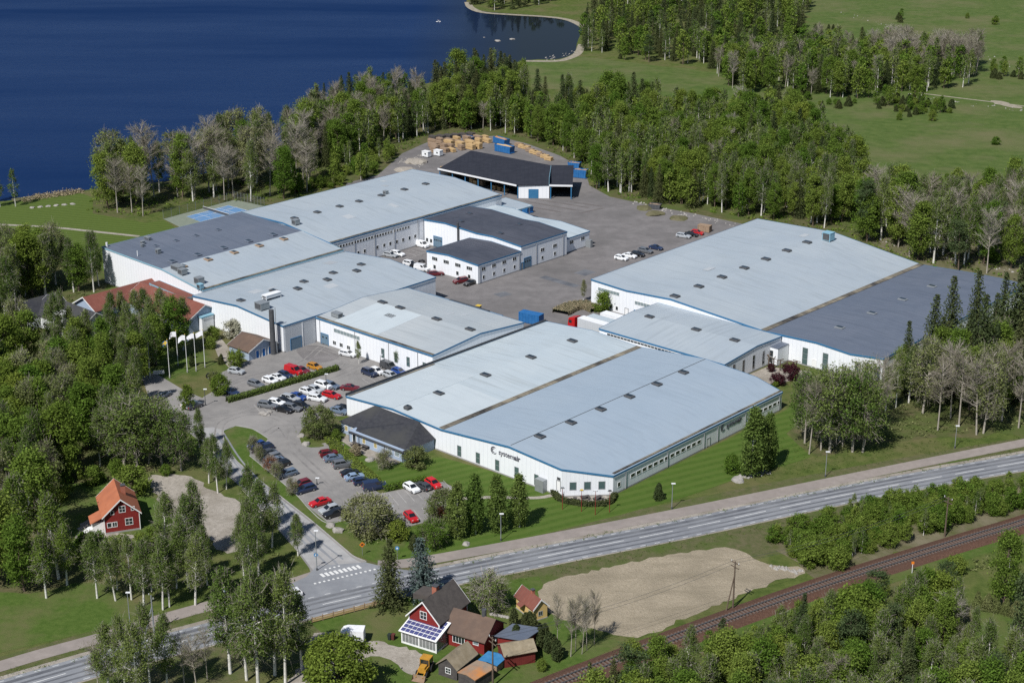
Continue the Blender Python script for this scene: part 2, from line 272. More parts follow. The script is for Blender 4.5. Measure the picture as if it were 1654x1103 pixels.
class MB:
    """collects geometry of one part"""
    def __init__(s): s.v = []; s.f = []; s.mi = []
    def add(s, v, f, mi=0):
        k = len(s.v); s.v += [tuple(p) for p in v]; s.f += [tuple(i + k for i in q) for q in f]; s.mi += [mi] * len(f); return s
    def box(s, x0, x1, y0, y1, z0, z1, mi=0):
        return s.add([(x0, y0, z0), (x1, y0, z0), (x1, y1, z0), (x0, y1, z0), (x0, y0, z1), (x1, y0, z1), (x1, y1, z1), (x0, y1, z1)],
                     [(3, 2, 1, 0), (4, 5, 6, 7), (0, 1, 5, 4), (1, 2, 6, 5), (2, 3, 7, 6), (3, 0, 4, 7)], mi)
    def tube(s, a, b, r0, r1=None, n=8, mi=0, caps=True):
        a = Vector(a); b = Vector(b); r1 = r0 if r1 is None else r1
        d = (b - a).normalized(); x = d.orthogonal().normalized(); y = d.cross(x)
        v = []
        for p, r in ((a, r0), (b, r1)):
            for i in range(n):
                t = 2 * math.pi * i / n; v.append(p + x * (r * math.cos(t)) + y * (r * math.sin(t)))
        f = [(i, (i + 1) % n, n + (i + 1) % n, n + i) for i in range(n)]
        if caps: f += [tuple(range(n - 1, -1, -1)), tuple(range(n, 2 * n))]
        return s.add(v, f, mi)
    def poly(s, pts, mi=0): return s.add(pts, [tuple(range(len(pts)))], mi)
    def slab(s, pts, t, mi=0):
        """a sheet given by its upper outline, t thick downward"""
        n = len(pts); lo = [(p[0], p[1], p[2] - t) for p in pts]
        return s.add(list(pts) + lo, [tuple(range(n)), tuple(range(2 * n - 1, n - 1, -1))] + [(i, n + i, n + (i + 1) % n, (i + 1) % n) for i in range(n)], mi)
    def prism(s, prof, a0, a1, axis, mi=0):
        """outline prof [(p,z)] pushed along axis ('x' or 'y') from a0 to a1"""
        n = len(prof)
        P = (lambda p, a, z: (a, p, z)) if axis == 'x' else (lambda p, a, z: (p, a, z))
        v = [P(p, a0, z) for p, z in prof] + [P(p, a1, z) for p, z in prof]
        return s.add(v, [tuple(range(n)), tuple(range(2 * n - 1, n - 1, -1))] + [(i, n + i, n + (i + 1) % n, (i + 1) % n) for i in range(n)], mi)
    def obj(s, name, mats, parent=None, loc=None, smooth=False):
        me = mesh(name, s.v, s.f, mats, smooth, s.mi)
        bm = bmesh.new(); bm.from_mesh(me); bmesh.ops.recalc_face_normals(bm, faces=bm.faces); bm.to_mesh(me); bm.free()
        return link(name, me, parent, loc)
def copy_tree(o, parent=None):
    c = o.copy(); col.objects.link(c); c.parent = parent
    for ch in o.children: copy_tree(ch, c)
    return c
def inside(p, poly):
    x, y = p[0], p[1]; r = False; j = len(poly) - 1
    for i in range(len(poly)):
        a, b = poly[i], poly[j]
        if (a[1] > y) != (b[1] > y) and x < (b[0] - a[0]) * (y - a[1]) / (b[1] - a[1]) + a[0]: r = not r
        j = i
    return r
def smooth_closed(pts, it=2):
    for _ in range(it):
        q = []
        for i in range(len(pts)):
            a, b = pts[i], pts[(i + 1) % len(pts)]
            q.append(a * 0.75 + b * 0.25); q.append(a * 0.25 + b * 0.75)
        pts = q
    return pts
def sheet(name, px, m, z, rounded=0, kind='structure', parent=None, world=False, ragged=0.0):
    pts = [Vector((p[0], p[1], 0)) for p in px] if world else [G(*p) for p in px]
    if rounded: pts = smooth_closed(pts, rounded)
    if ragged:
        rg = random.Random(int(px[0][0] * 3 + px[0][1])); q = []
        for i, a in enumerate(pts):
            b = pts[(i + 1) % len(pts)]; L_ = (b - a).length; n = max(1, min(60, int(L_ / (ragged * 2.2)))); dn = Vector((-(b - a).y, (b - a).x, 0)).normalized() if L_ > 0 else Vector()
            for k in range(n): q.append(a.lerp(b, k / n) + dn * rg.uniform(-ragged, ragged))
        pts = q
    bm = bmesh.new(); vs = [bm.verts.new((p.x, p.y, z)) for p in pts]
    f = bm.faces.new(vs); bm.normal_update()
    if f.normal.z < 0: f.normal_flip()
    bmesh.ops.triangulate(bm, faces=bm.faces[:])
    me = bpy.data.meshes.new(name); bm.to_mesh(me); bm.free(); me.materials.append(M[m] if isinstance(m, str) else m)
    o = link(name, me, parent)
    if kind: o['kind'] = kind
    return o
def band(name, pts, wl, wr, m, z, parent=None, kind='structure'):
    """strip along a polyline, wl metres to its left and wr to its right"""
    P = [Vector((p[0], p[1], 0)) for p in pts]; L = []; Q = []
    for i, p in enumerate(P):
        d = (P[min(i + 1, len(P) - 1)] - P[max(i - 1, 0)]).normalized(); n = Vector((-d.y, d.x, 0))
        L.append(p + n * wl); Q.append(p - n * wr)
    v = [(a.x, a.y, z) for a in L] + [(a.x, a.y, z) for a in Q]; n = len(P)
    o = link(name, mesh(name, v, [(n + i, n + i + 1, i + 1, i) for i in range(n - 1)], m), parent)
    if kind: o['kind'] = kind
    return o
def catmull(pts, k=8):
    P = [Vector((p[0], p[1], 0)) for p in pts]; P = [P[0] * 2 - P[1]] + P + [P[-1] * 2 - P[-2]]; out = []
    for i in range(1, len(P) - 2):
        for j in range(k):
            t = j / k; a, b, c, d = P[i - 1:i + 3]
            out.append(0.5 * ((2 * b) + (c - a) * t + (2 * a - 5 * b + 4 * c - d) * t * t + (3 * b - a - 3 * c + d) * t ** 3))
    out.append(P[-2]); return out
# ------------------------------------------------------------------ the setting: ground, lake, roads, yards
gv = [(-4000, -300, 0), (4000, -300, 0), (4000, 7000, 0), (-4000, 7000, 0)]
tag(link('ground', mesh('ground', gv, [(0, 1, 2, 3)], 'grass')), kind='structure')
LAKE = [(-700, 380), (-200, 342), (0, 326), (37, 321), (90, 313), (132, 308), (200, 300), (290, 291), (400, 262), (470, 228), (508, 196), (503, 180), (520, 168), (560, 156), (640, 148),
        (740, 122), (820, 104), (860, 96), (898, 97), (918, 92), (930, 84), (932, 68), (940, 52), (938, 42), (915, 31), (880, 26), (830, 23), (775, 19), (756, 10), (752, 2), (762, -10), (800, -40), (900, -70), (900, -120), (500, -170), (-200, -170), (-2600, -150), (-2600, 300)]
sheet('lake', LAKE, 'water', 0.03, 1)
band('beach', catmull([G(*p) for p in [(752, 4), (757, 13), (778, 21), (830, 25), (880, 28), (915, 33), (940, 45), (948, 56)]], 4), 3.5, 0.8, 'sand', 0.034)
band('shore', catmull([G(*p) for p in [(850, 99), (898, 99), (920, 94), (934, 86), (940, 72)]], 4), 2.0, 2.0, 'sand', 0.034)
band('reed_shore', catmull([G(*p) for p in [(20, 324), (60, 319), (132, 310)]], 4), 2.5, 1.5, 'brush', 0.034)
band('shore', catmull([G(*p) for p in [(500, 200), (508, 190), (514, 176), (530, 168)]], 4), 3.0, 3.0, 'sand', 0.036)
sheet('meadow', [(850, 98), (935, 90), (1000, 98), (1110, 112), (1240, 130), (1300, 40), (1310, -60), (2100, -60), (2300, 400), (1700, 400), (1560, 330), (1440, 330), (1380, 240), (1250, 185), (1110, 160), (950, 150), (860, 140)], 'meadow', 0.008, ragged=4.0)
band('cattle_track', catmull([G(*p) for p in [(1480, 150), (1560, 160), (1610, 166), (1700, 178)]], 6), 0.8, 0.8, 'sand', 0.020)
sheet('bare_patch', [(1596, 163), (1612, 162), (1632, 168), (1654, 175), (1640, 175), (1612, 170)], 'sand', 0.022, 1, ragged=0.8)
sheet('forest_ground', [(140, 345), (235, 356), (265, 332), (340, 327), (440, 330), (520, 312), (600, 290), (640, 250), (700, 224), (800, 220), (870, 240), (945, 275), (955, 312), (1100, 345), (1228, 360), (1490, 440), (1640, 480), (1654, 330), (1440, 340), (1380, 250), (1250, 190), (1000, 195), (860, 192), (720, 182), (640, 168), (540, 178), (500, 232), (420, 268), (300, 298), (150, 318)], 'forest_floor', 0.014, ragged=2.5)
sheet('forest_ground', [(-200, 400), (60, 400), (170, 440), (215, 560), (225, 610), (255, 690), (325, 740), (300, 760), (230, 760), (100, 800), (60, 860), (140, 940), (60, 965), (-200, 990)], 'forest_floor', 0.014, ragged=2.5)
sheet('forest_ground', [(960, 1103), (1090, 1062), (1300, 985), (1480, 940), (1545, 965), (1575, 1040), (1600, 1103), (1654, 1060), (1800, 1000), (1900, 1300), (900, 1300)], 'forest_floor', 0.014, ragged=2.5)
sheet('forest_ground', [(1270, 690), (1330, 650), (1430, 640), (1500, 640), (1654, 560), (1800, 560), (1800, 660), (1654, 700), (1500, 712), (1400, 722), (1310, 738)], 'forest_floor', 0.014, ragged=2.5)
sheet('stony_slope', [(1390, 392), (1440, 372), (1654, 400), (1800, 450), (1654, 470), (1560, 452), (1490, 430)], 'brush', 0.018, 1, ragged=3.0)
sheet('park_lawn', [(-300, 332), (0, 328), (60, 322), (132, 312), (150, 320), (150, 345), (235, 360), (265, 356), (290, 372), (175, 405), (170, 440), (60, 398), (-300, 392)], 'lawn_west', 0.022)
band('footpath', catmull([G(*p) for p in [(-80, 360), (0, 363), (80, 367), (150, 374), (225, 382)]], 4), 0.8, 0.8, 'gravel', 0.030)
# yards
sheet('yard', [(560, 296), (610, 283), (650, 248), (690, 230), (740, 222), (800, 220), (850, 232), (905, 252), (945, 275), (952, 300), (985, 318), (1060, 334), (1130, 347), (1200, 362), (1300, 400), (1260, 520), (970, 545), (640, 525), (440, 470), (520, 400)], 'yard', 0.030)
FORE = [(300, 668), (330, 640), (352, 628), (342, 612), (352, 604), (395, 585), (440, 560), (520, 540), (600, 560), (720, 590), (720, 620), (600, 660), (556, 672), (543, 672), (490, 690), (482, 702), (487, 716),
        (500, 722), (529, 714), (533, 727), (565, 757), (597.7, 787), (614, 797), (684, 783), (715, 778), (733, 787), (740, 803), (737, 830), (654, 852), (591, 862), (563, 839.5), (528, 844), (499, 821), (473, 793), (403, 736), (400, 722), (428, 716), (433, 708), (408, 693), (381, 688), (361, 696), (362, 712), (372, 734), (402, 762), (452, 801), (502, 840), (554, 884), (571, 898),
        (600, 912), (560, 930), (503, 930), (500, 918), (478, 888), (455, 862), (425, 828), (398, 795), (366, 766), (345, 735), (322, 712), (300, 695)]
sheet('forecourt', FORE, 'asphalt', 0.034)
sheet('entrance_road', [(344, 690), (358, 694), (359, 712), (370, 736), (400, 764), (450, 803), (500, 842), (552, 886), (568, 900), (590, 912), (510, 925), (502, 916), (480, 886), (457, 860), (427, 826), (400, 793), (368, 764), (347, 733), (325, 710), (318, 692)], 'road_light', 0.040)
sheet('drive', [(228, 608), (250, 602), (300, 632), (350, 652), (366, 652), (372, 660), (330, 690), (300, 690), (262, 672), (240, 640)], 'asphalt', 0.036)
sheet('courtyard_path', [(340, 545), (352, 540), (380, 575), (390, 590), (372, 596), (352, 575)], 'gravel', 0.028)
sheet('courtyard_lawn', [(232, 590), (262, 560), (300, 565), (345, 580), (352, 588), (300, 604), (262, 618)], 'lawn', 0.026)
sheet('forecourt_stains', [(470, 560), (520, 556), (560, 578), (500, 590)], 'yard', 0.038, 2, 'structure')
# front lawns, verges
sheet('front_lawn', [(534, 712), (560, 700), (650, 745), (712, 738), (780, 757), (925, 800), (990, 802), (1266, 664), (1300, 640), (1320, 660), (1270, 700), (1310, 738), (1280, 748), (1200, 770), (1108, 802), (1000, 832), (880, 862), (760, 888), (650, 912), (605, 908), (570, 895), (554, 882), (502, 838), (452, 799), (402, 760), (372, 732), (361, 710), (361, 694), (381, 686), (408, 691), (434, 708), (428, 718), (404, 722), (405, 736), (473, 795), (499, 823), (528, 846), (563, 842), (591, 864), (654, 854), (738, 832), (742, 803), (735, 786), (716, 776), (690, 776), (620, 792)], 'lawn_striped', 0.024)
sheet('island_lawn', [(362, 698), (380, 689.5), (408, 694), (431, 709), (427, 717), (402, 721), (404, 735), (474, 793), (500, 821), (529, 844), (562, 841), (590, 863), (640, 856), (660, 870), (640, 905), (600, 905), (572, 897), (554, 881), (503, 838), (453, 799), (403, 760), (374, 732), (363, 711)], 'lawn', 0.045)
sheet('planting_bed', [(483, 702), (490, 689), (512, 676), (543, 673), (556, 690), (560, 708), (530, 712), (521, 711)], 'verge', 0.045, 1)
sheet('planting_bed', [(492, 717), (500, 714), (523, 717), (523, 722), (496, 723)], 'lawn', 0.045, 1)
sheet('terrace_paving', [(545, 708), (556, 700), (655, 742), (640, 750), (600, 742), (575, 728)], 'gravel', 0.042)
sheet('picnic_paving', [(892, 796), (905, 789), (925, 799), (990, 800), (992, 812), (975, 816), (940, 816), (905, 808)], 'gravel', 0.040, 1)
band('footpath', catmull([G(*p) for p in [(735, 806), (790, 803), (862, 804), (890, 800), (898, 796)]], 4), 0.6, 0.6, 'gravel', 0.036)
sheet('courtyard_gravel', [(1203, 608), (1240, 592), (1310, 600), (1310, 610), (1250, 620), (1225, 622)], 'gravel', 0.030)
sheet('gravel_plot', [(233.6, 770), (270, 766), (311, 767), (338.5, 790), (372, 805), (392, 811), (410, 822), (410, 850), (400, 885), (375, 893), (352, 889), (338, 864), (288, 864), (286, 845), (257, 807)], 'gravel', 0.028, 1, ragged=0.5)
sheet('house_gravel', [(128, 845), (150, 835), (165, 860), (215, 862), (218, 870), (160, 878), (140, 882), (118, 880)], 'gravel', 0.026, 1, ragged=0.4)
sheet('house_lawn', [(60, 790), (200, 770), (235, 772), (258, 808), (286, 846), (290, 870), (250, 900), (150, 880), (70, 850)], 'lawn', 0.020, 1)
sheet('road_meadow', [(-200, 960), (0, 955), (60, 960), (140, 935), (200, 955), (230, 985), (180, 1012), (60, 1040), (-200, 1100)], 'lawn', 0.020, 1)
sheet('farm_lawn', [(498, 1003), (610, 980), (720, 950), (870, 930), (900, 990), (960, 1030), (1010, 1035), (960, 1062), (880, 1090), (860, 1130), (640, 1150), (560, 1060), (520, 1022)], 'lawn', 0.020)
sheet('farm_drive', [(500, 1024), (530, 1018), (560, 1030), (640, 1040), (700, 1062), (700, 1085), (660, 1092), (620, 1060), (590, 1062), (570, 1085), (545, 1120), (430, 1140), (470, 1090), (505, 1060)], 'gravel', 0.030, 1, ragged=0.4)
sheet('farm_lawn', [(583, 1066), (604, 1057), (640, 1068), (655, 1092), (640, 1125), (580, 1125)], 'lawn', 0.036, 1)
FIELD = [(868, 958), (874, 946), (888.5, 936), (956, 922.6), (1030, 905), (1110, 892), (1150, 886), (1178, 884), (1200, 892), (1236, 911), (1262, 916), (1297, 914), (1302, 929), (1262, 935), (1236, 946), (1170, 972), (1094, 1001), (1058, 1023), (1020, 1029), (980, 1024), (930, 1008), (888, 990), (872, 972)]
sheet('ploughed_field', FIELD, 'soil', 0.026, 1, ragged=0.5)
sheet('garden_lawn', [(1568, 985), (1590, 982), (1640, 998), (1700, 1015), (1700, 1060), (1640, 1045), (1600, 1060), (1575, 1025)], 'lawn', 0.022)

sheet('scrub_bank', [(1240, 878), (1331, 842), (1466, 806), (1660, 782), (1900, 735), (1900, 775), (1660, 832), (1466, 888), (1331, 938), (1300, 920)], 'brush', 0.021, 0, ragged=1.2)
# the main road, its markings, cycle path
RC = catmull([G(*p) for p in [(2300, 634), (1654, 746), (1360, 800), (1094, 856), (900, 894), (720, 931), (600, 958), (490, 984), (300, 1034), (115, 1085), (-100, 1150), (-300, 1220)]], 10)
band('verge', RC, 16, 11, 'verge', 0.016)
band('road_shoulder', RC, 4.0, 4.9, 'gravel', 0.028)
road = band('road', RC, 3.65, 3.75, 'road', 0.050)
sheet('junction', [(495, 931), (512, 914), (590, 908), (628, 917), (668, 922), (700, 918), (690, 940), (520, 975), (470, 962), (450, 952)], 'road', 0.046)
for off, wd in ((2.35, 0.5), (0.85, 0.45), (-0.95, 0.6), (-2.35, 0.85)):
    band('wheel_track', RC, off + wd / 2, -off + wd / 2, 'road_worn', 0.054, road, None)
def along(P):
    d = [0]
    for a, b in zip(P, P[1:]): d.append(d[-1] + (b - a).length)
    return d
RD = along(RC)
def at_len(P, D, s):
    for i in range(len(D) - 1):
        if D[i] <= s <= D[i + 1]:
            t = (s - D[i]) / max(1e-6, D[i + 1] - D[i]); d = (P[i + 1] - P[i]).normalized(); return P[i].lerp(P[i + 1], t), d
    return P[-1], (P[-1] - P[-2]).normalized()
def seen(p, m=80):
    q = proj(p); return q[2] > 0 and -m < q[0] < 1654 + m and -m < q[1] < 1103 + m
dash = mesh('centre_dash', [(-3.6, -0.075, 0), (3.6, -0.075, 0), (3.6, 0.075, 0), (-3.6, 0.075, 0)], [(0, 1, 2, 3)], 'paint')
edge = MB(); s = 0
while s < RD[-1]:
    p, d = at_len(RC, RD, s)
    if seen(p): o = link('centre_dash', dash, road, (p.x, p.y, 0.058)); o.rotation_euler = (0, 0, math.atan2(d.y, d.x))
    s += 10.5
s = 0
while s < RD[-1]:
    p, d = at_len(RC, RD, s); n = Vector((-d.y, d.x, 0))
    if seen(p):
        for off in (3.25, -3.25):
            q = p + n * off; a = d * 0.55; b = n * 0.06
            edge.add([q - a - b, q + a - b, q + a + b, q - a + b], [(0, 1, 2, 3)])
    s += 3.0
edge.v = [(x, y, 0.058) for x, y, z in edge.v]
tag(edge.obj('edge_line', 'paint', road), kind='stuff')
CP = catmull([G(*p) for p in [(2200, 608), (1654, 715), (1360, 774), (1110, 825), (900, 866), (760, 892), (680, 906), (640, 911), (610, 912)]], 8)
band('cycle_path', CP, 1.7, 1.7, 'cycle', 0.044)
CP2 = catmull([G(*p) for p in [(510, 929), (470, 942), (420, 956), (349, 975), (260, 1000), (169, 1028), (60, 1058), (0, 1076), (-150, 1120)]], 8)
band('cycle_path', CP2, 1.7, 1.7, 'cycle', 0.044)
# zebra crossing and give-way blocks
def block(parent, name, p, q, wdt, z=0.062, m='paint'):
    a, b = G(*p), G(*q); d = (b - a).normalized(); n = Vector((-d.y, d.x, 0)) * wdt / 2
    o = link(name, mesh(name, [(t.x, t.y, z) for t in (a - n, b - n, b + n, a + n)], [(0, 1, 2, 3)], m), parent); return o
zx = lambda x, y: (330 + x / 5.335, 900 + y / 5.335)
for i in range(9):
    t = i / 8; a = zx(1002 + 312 * t, 142 - 72 * t); b = zx(1036 + 312 * t, 168 - 72 * t); block(road, 'zebra_stripe', a, b, 0.55)
for i in range(14):
    t = i / 13; c = zx(955 + 512 * t, 226 - 122 * t); block(road, 'giveway_block', (c[0] - 1.6, c[1] + 0.4), (c[0] + 1.6, c[1] - 0.4), 0.5)
for i in range(4):
    t = i / 3; c = zx(1045 + 115 * t, 104 - 28 * t); block(road, 'giveway_block', (c[0] - 1.5, c[1] + 0.4), (c[0] + 1.5, c[1] - 0.4), 0.45)
# dark tyre tracks swept over the forecourt and yard
_tz = [0]
def track(parent, pts, wd, m='tyre_worn', z=0.0425):
    P = catmull([G(*p) for p in pts], 8); _tz[0] += 1; z = 0.043 + 0.0016 * _tz[0]
    for off in (0.8, -0.8): band('tyre_track', P, off + wd / 2, -off + wd / 2, m, z, parent, None)
M['yard_worn'] = mat('worn_yard', (0.115, 0.104, 0.10), (0.15, 0.136, 0.13), 0.4, 0.85, coord='World')
M['tyre_worn'] = mat('tyre_worn_asphalt', (0.168, 0.160, 0.155), (0.215, 0.205, 0.195), 0.4, 0.85, (0.25, 0.238, 0.226), 0.10, coord='World')
fo = bpy.data.objects['forecourt']; er = bpy.data.objects['entrance_road']
for pts in ([(300, 672), (345, 672), (395, 662), (450, 640), (540, 612), (600, 585)], [(352, 705), (360, 682), (400, 668), (440, 672), (470, 690), (470, 720), (500, 750), (560, 800)], [(430, 700), (455, 690), (480, 730), (520, 770), (570, 815), (620, 830)], [(520, 560), (480, 590), (400, 610), (372, 620)], [(545, 600), (560, 585), (520, 565), (480, 565)]): track(fo, pts, 0.35)
track(er, [(345, 700), (375, 745), (430, 805), (485, 862), (530, 905), (560, 935)], 0.45, 'road', 0.0445); track(er, [(355, 700), (388, 750), (445, 808), (500, 866), (548, 905)], 0.4, 'road', 0.0448)
yd = bpy.data.objects['yard']
# kerbs round the grass island
def kerb(pts, name='kerb', h=0.13, wd=0.16):
    P = catmull([G(*p) for p in pts], 4); v = []; f = []
    for i, p in enumerate(P):
        d = (P[min(i + 1, len(P) - 1)] - P[max(i - 1, 0)]).normalized(); n = Vector((-d.y, d.x, 0)) * wd / 2
        for q, z in ((p + n, 0.03), (p + n, h), (p - n, h), (p - n, 0.03)): v.append((q.x, q.y, z))
    for i in range(len(P) - 1):
        for k in range(3): f.append((4 * i + k, 4 * i + k + 1, 4 * i + 5 + k, 4 * i + 4 + k))
    return tag(link(name, mesh(name, v, f, 'kerb')), kind='structure')
kerb([(361, 696), (362, 712), (372, 734), (402, 762), (452, 801), (502, 840), (554, 884), (571, 898), (592, 907)])
kerb([(434, 709), (408, 693), (381, 688), (361, 696)])
kerb([(403, 736), (473, 794), (499, 822), (528, 845), (563, 841), (590, 863), (654, 853)])
# parking bay lines
fo = bpy.data.objects['forecourt']
def bays(p0, p1, n, vec, wd=0.1):
    a, b = G(*p0), G(*p1); c0 = G(*p0); c1 = G(p0[0] + vec[0], p0[1] + vec[1]); dv = c1 - c0
    me = None
    for i in range(n + 1):
        p = a.lerp(b, i / n); d = dv.normalized(); nn = Vector((-d.y, d.x, 0)) * wd / 2
        o = link('bay_line', mesh('bay_line', [(t.x, t.y, 0.058) for t in (p - nn, p + dv - nn, p + dv + nn, p + nn)], [(0, 1, 2, 3)], 'paint_old'), fo)
bays((536, 744), (604, 800), 8, (-22, 5)); bays((412, 738), (522, 838), 15, (24, -7)); bays((628, 797), (716, 776), 7, (16, 19)); bays((640, 850), (720, 828), 6, (-12, -16))
bays((424, 669), (500, 642), 9, (-14, -15)); bays((585, 612), (655, 592), 7, (20, 14)); bays((405, 632), (520, 594), 13, (14, 9))
yd = bpy.data.objects['yard']
for i in range(7):
    a = (646 + 10 * i, 412 - 3.6 * i); block(yd, 'bay_line', a, (a[0] + 17, a[1] + 5), 0.14, 0.042, 'paint_old')
block(yd, 'bay_line', (663, 417), (740, 388), 0.14, 0.042, 'paint_old')
for i, (a, b) in enumerate([((826, 329), (906, 343)), ((846, 325), (931, 340)), ((866, 322), (951, 336)), ((936, 345), (975, 336)), ((915, 325), (973, 334))]):
    block(yd, 'dark_patch', a, b, 1.3, 0.036, 'yard_worn')
block(yd, 'dark_patch', (876, 447), (932, 463), 2.6, 0.036, 'road_worn'); block(yd, 'dark_patch', (936, 438), (954, 443), 5.0, 0.036, 'road_worn'); block(yd, 'dark_patch', (806, 473), (818, 478), 4.0, 0.036, 'road_worn')

# railway on its ballast bank
TR = catmull([G(*p) for p in [(2100, 702), (1900, 768), (1654, 846.5), (1572, 871), (1340, 944), (1094, 1032), (900, 1106), (760, 1165)]], 14)
def ridge(name, P, prof, m, parent):
    v = []; f = []; k = len(prof)
    for i, p in enumerate(P):
        d = (P[min(i + 1, len(P) - 1)] - P[max(i - 1, 0)]).normalized(); n = Vector((-d.y, d.x, 0))
        for o_, z in prof: q = p + n * o_; v.append((q.x, q.y, z))
    for i in range(len(P) - 1):
        for j in range(k - 1): f.append((k * i + j, k * i + j + 1, k * (i + 1) + j + 1, k * (i + 1) + j))
    return link(name, mesh(name, v, f, m), parent)
rw = tag(link('railway', None, None, (0, 0, 0)), kind='structure')
ridge('ballast', TR, [(3.0, 0.02), (1.8, 0.42), (-1.8, 0.42), (-3.2, 0.02)], 'ballast', rw)
ridge('grass_edge', TR, [(5.4, 0.022), (2.9, 0.028)], 'lawn', rw)
for o_ in (0.7175, -0.7175): ridge('rail', TR, [(o_ + 0.09, 0.55), (o_ + 0.06, 0.72), (o_ - 0.06, 0.72), (o_ - 0.09, 0.55)], 'dark_steel', rw)
TD = along(TR); sl = MB(); s = 0
while s < TD[-1]:
    p, d = at_len(TR, TD, s)
    if seen(p):
        n = Vector((-d.y, d.x, 0)); a = d * 0.14; b = n * 1.3
        q = [p - a - b, p + a - b, p + a + b, p - a + b]
        sl.add([(t.x, t.y, 0.56) for t in q] + [(t.x, t.y, 0.40) for t in q], [(0, 1, 2, 3), (0, 1, 5, 4), (2, 3, 7, 6), (1, 2, 6, 5), (3, 0, 4, 7)])
    s += 0.75
tag(sl.obj('sleeper', 'sleeper', rw), kind='stuff')
# tennis court
ct = sheet('tennis_court', [(264, 354), (379, 323), (427, 333.5), (292, 368)], 'court_green', 0.040)
sheet('court_surface', [(301, 350), (369, 332), (406, 342), (330, 361)], 'court_blue', 0.048, 0, None, ct)
for a, b in [((301, 350), (369, 332)), ((369, 332), (406, 342)), ((406, 342), (330, 361)), ((318, 345.5), (340, 351.8)), ((352, 336.6), (380, 344.2)), ((310, 354), (384, 334.5)), ((322, 359), (399, 339.5))]: block(ct, 'court_line', a, b, 0.14, 0.054)
# ------------------------------------------------------------------ buildings
ROT = {'q0': 0.0, 'p1': R(90), 'q1': R(180), 'p0': R(-90)}
_wc = {}
def win(root, face, a, plane, z, w_, h_, n=1, rows=1, pane='glass', frame='frame_white', name='window', fr=0.09, proud=0.05):
    """window on a wall of root: face q0 looks along -y, p1 along +x; a = place along the wall, z = sill height"""
    k = (w_, h_, n, rows, frame, fr)
    if k not in _wc:
        m = MB(); d0, d1 = -proud, 0.02
        m.box(-w_/2 - fr, -w_/2, d0, d1, -fr, h_ + fr).box(w_/2, w_/2 + fr, d0, d1, -fr, h_ + fr).box(-w_/2, w_/2, d0, d1, -fr, 0).box(-w_/2, w_/2, d0, d1, h_, h_ + fr)
        for i in range(1, n): x = -w_/2 + w_ * i / n; m.box(x - fr/3, x + fr/3, d0 + 0.012, d1, 0, h_)
        for j in range(1, rows): zz = h_ * j / rows; m.box(-w_/2, w_/2, d0 + 0.016, d1, zz - fr/3, zz + fr/3)
        fm = mesh(name, m.v, m.f, frame)
        pw = w_ / n; q = MB().box(-pw/2 + 0.02, pw/2 - 0.02, -0.025, 0.01, 0.005, h_ - 0.005)
        _wc[k] = (fm, {}, q)
    fm, panes, q = _wc[k]
    if pane not in panes: panes[pane] = mesh('pane', q.v, q.f, pane)
    o = link(name, fm, root, {'q0': (a, plane, z), 'q1': (a, plane, z), 'p1': (plane, a, z), 'p0': (plane, a, z)}[face]); o.rotation_euler = (0, 0, ROT[face])
    for i in range(n): link('pane', panes[pane], o, (-w_/2 + w_ * (i + 0.5) / n, 0, 0))
    return o
def door(root, face, a, plane, w_, h_, m='grey_door', frame='blue_trim', panes=0, name='door', z=0.0):
    b = MB().box(-w_/2, w_/2, -0.05, 0.02, 0, h_); o = b.obj(name, m, root, {'q0': (a, plane, z), 'q1': (a, plane, z), 'p1': (plane, a, z), 'p0': (plane, a, z)}[face]); o.rotation_euler = (0, 0, ROT[face])
    f = MB().box(-w_/2 - 0.16, -w_/2, -0.09, 0.02, 0, h_ + 0.16).box(w_/2, w_/2 + 0.16, -0.09, 0.02, 0, h_ + 0.16).box(-w_/2, w_/2, -0.09, 0.02, h_, h_ + 0.16); f.obj('door_frame', frame, o)
    for i in range(panes): MB().box(-0.28, 0.28, -0.07, 0, h_ * 0.62, h_ * 0.62 + 0.45).obj('pane', 'glass', o, (-w_/2 + w_ * (i + 0.5) / panes, 0, 0))
    return o
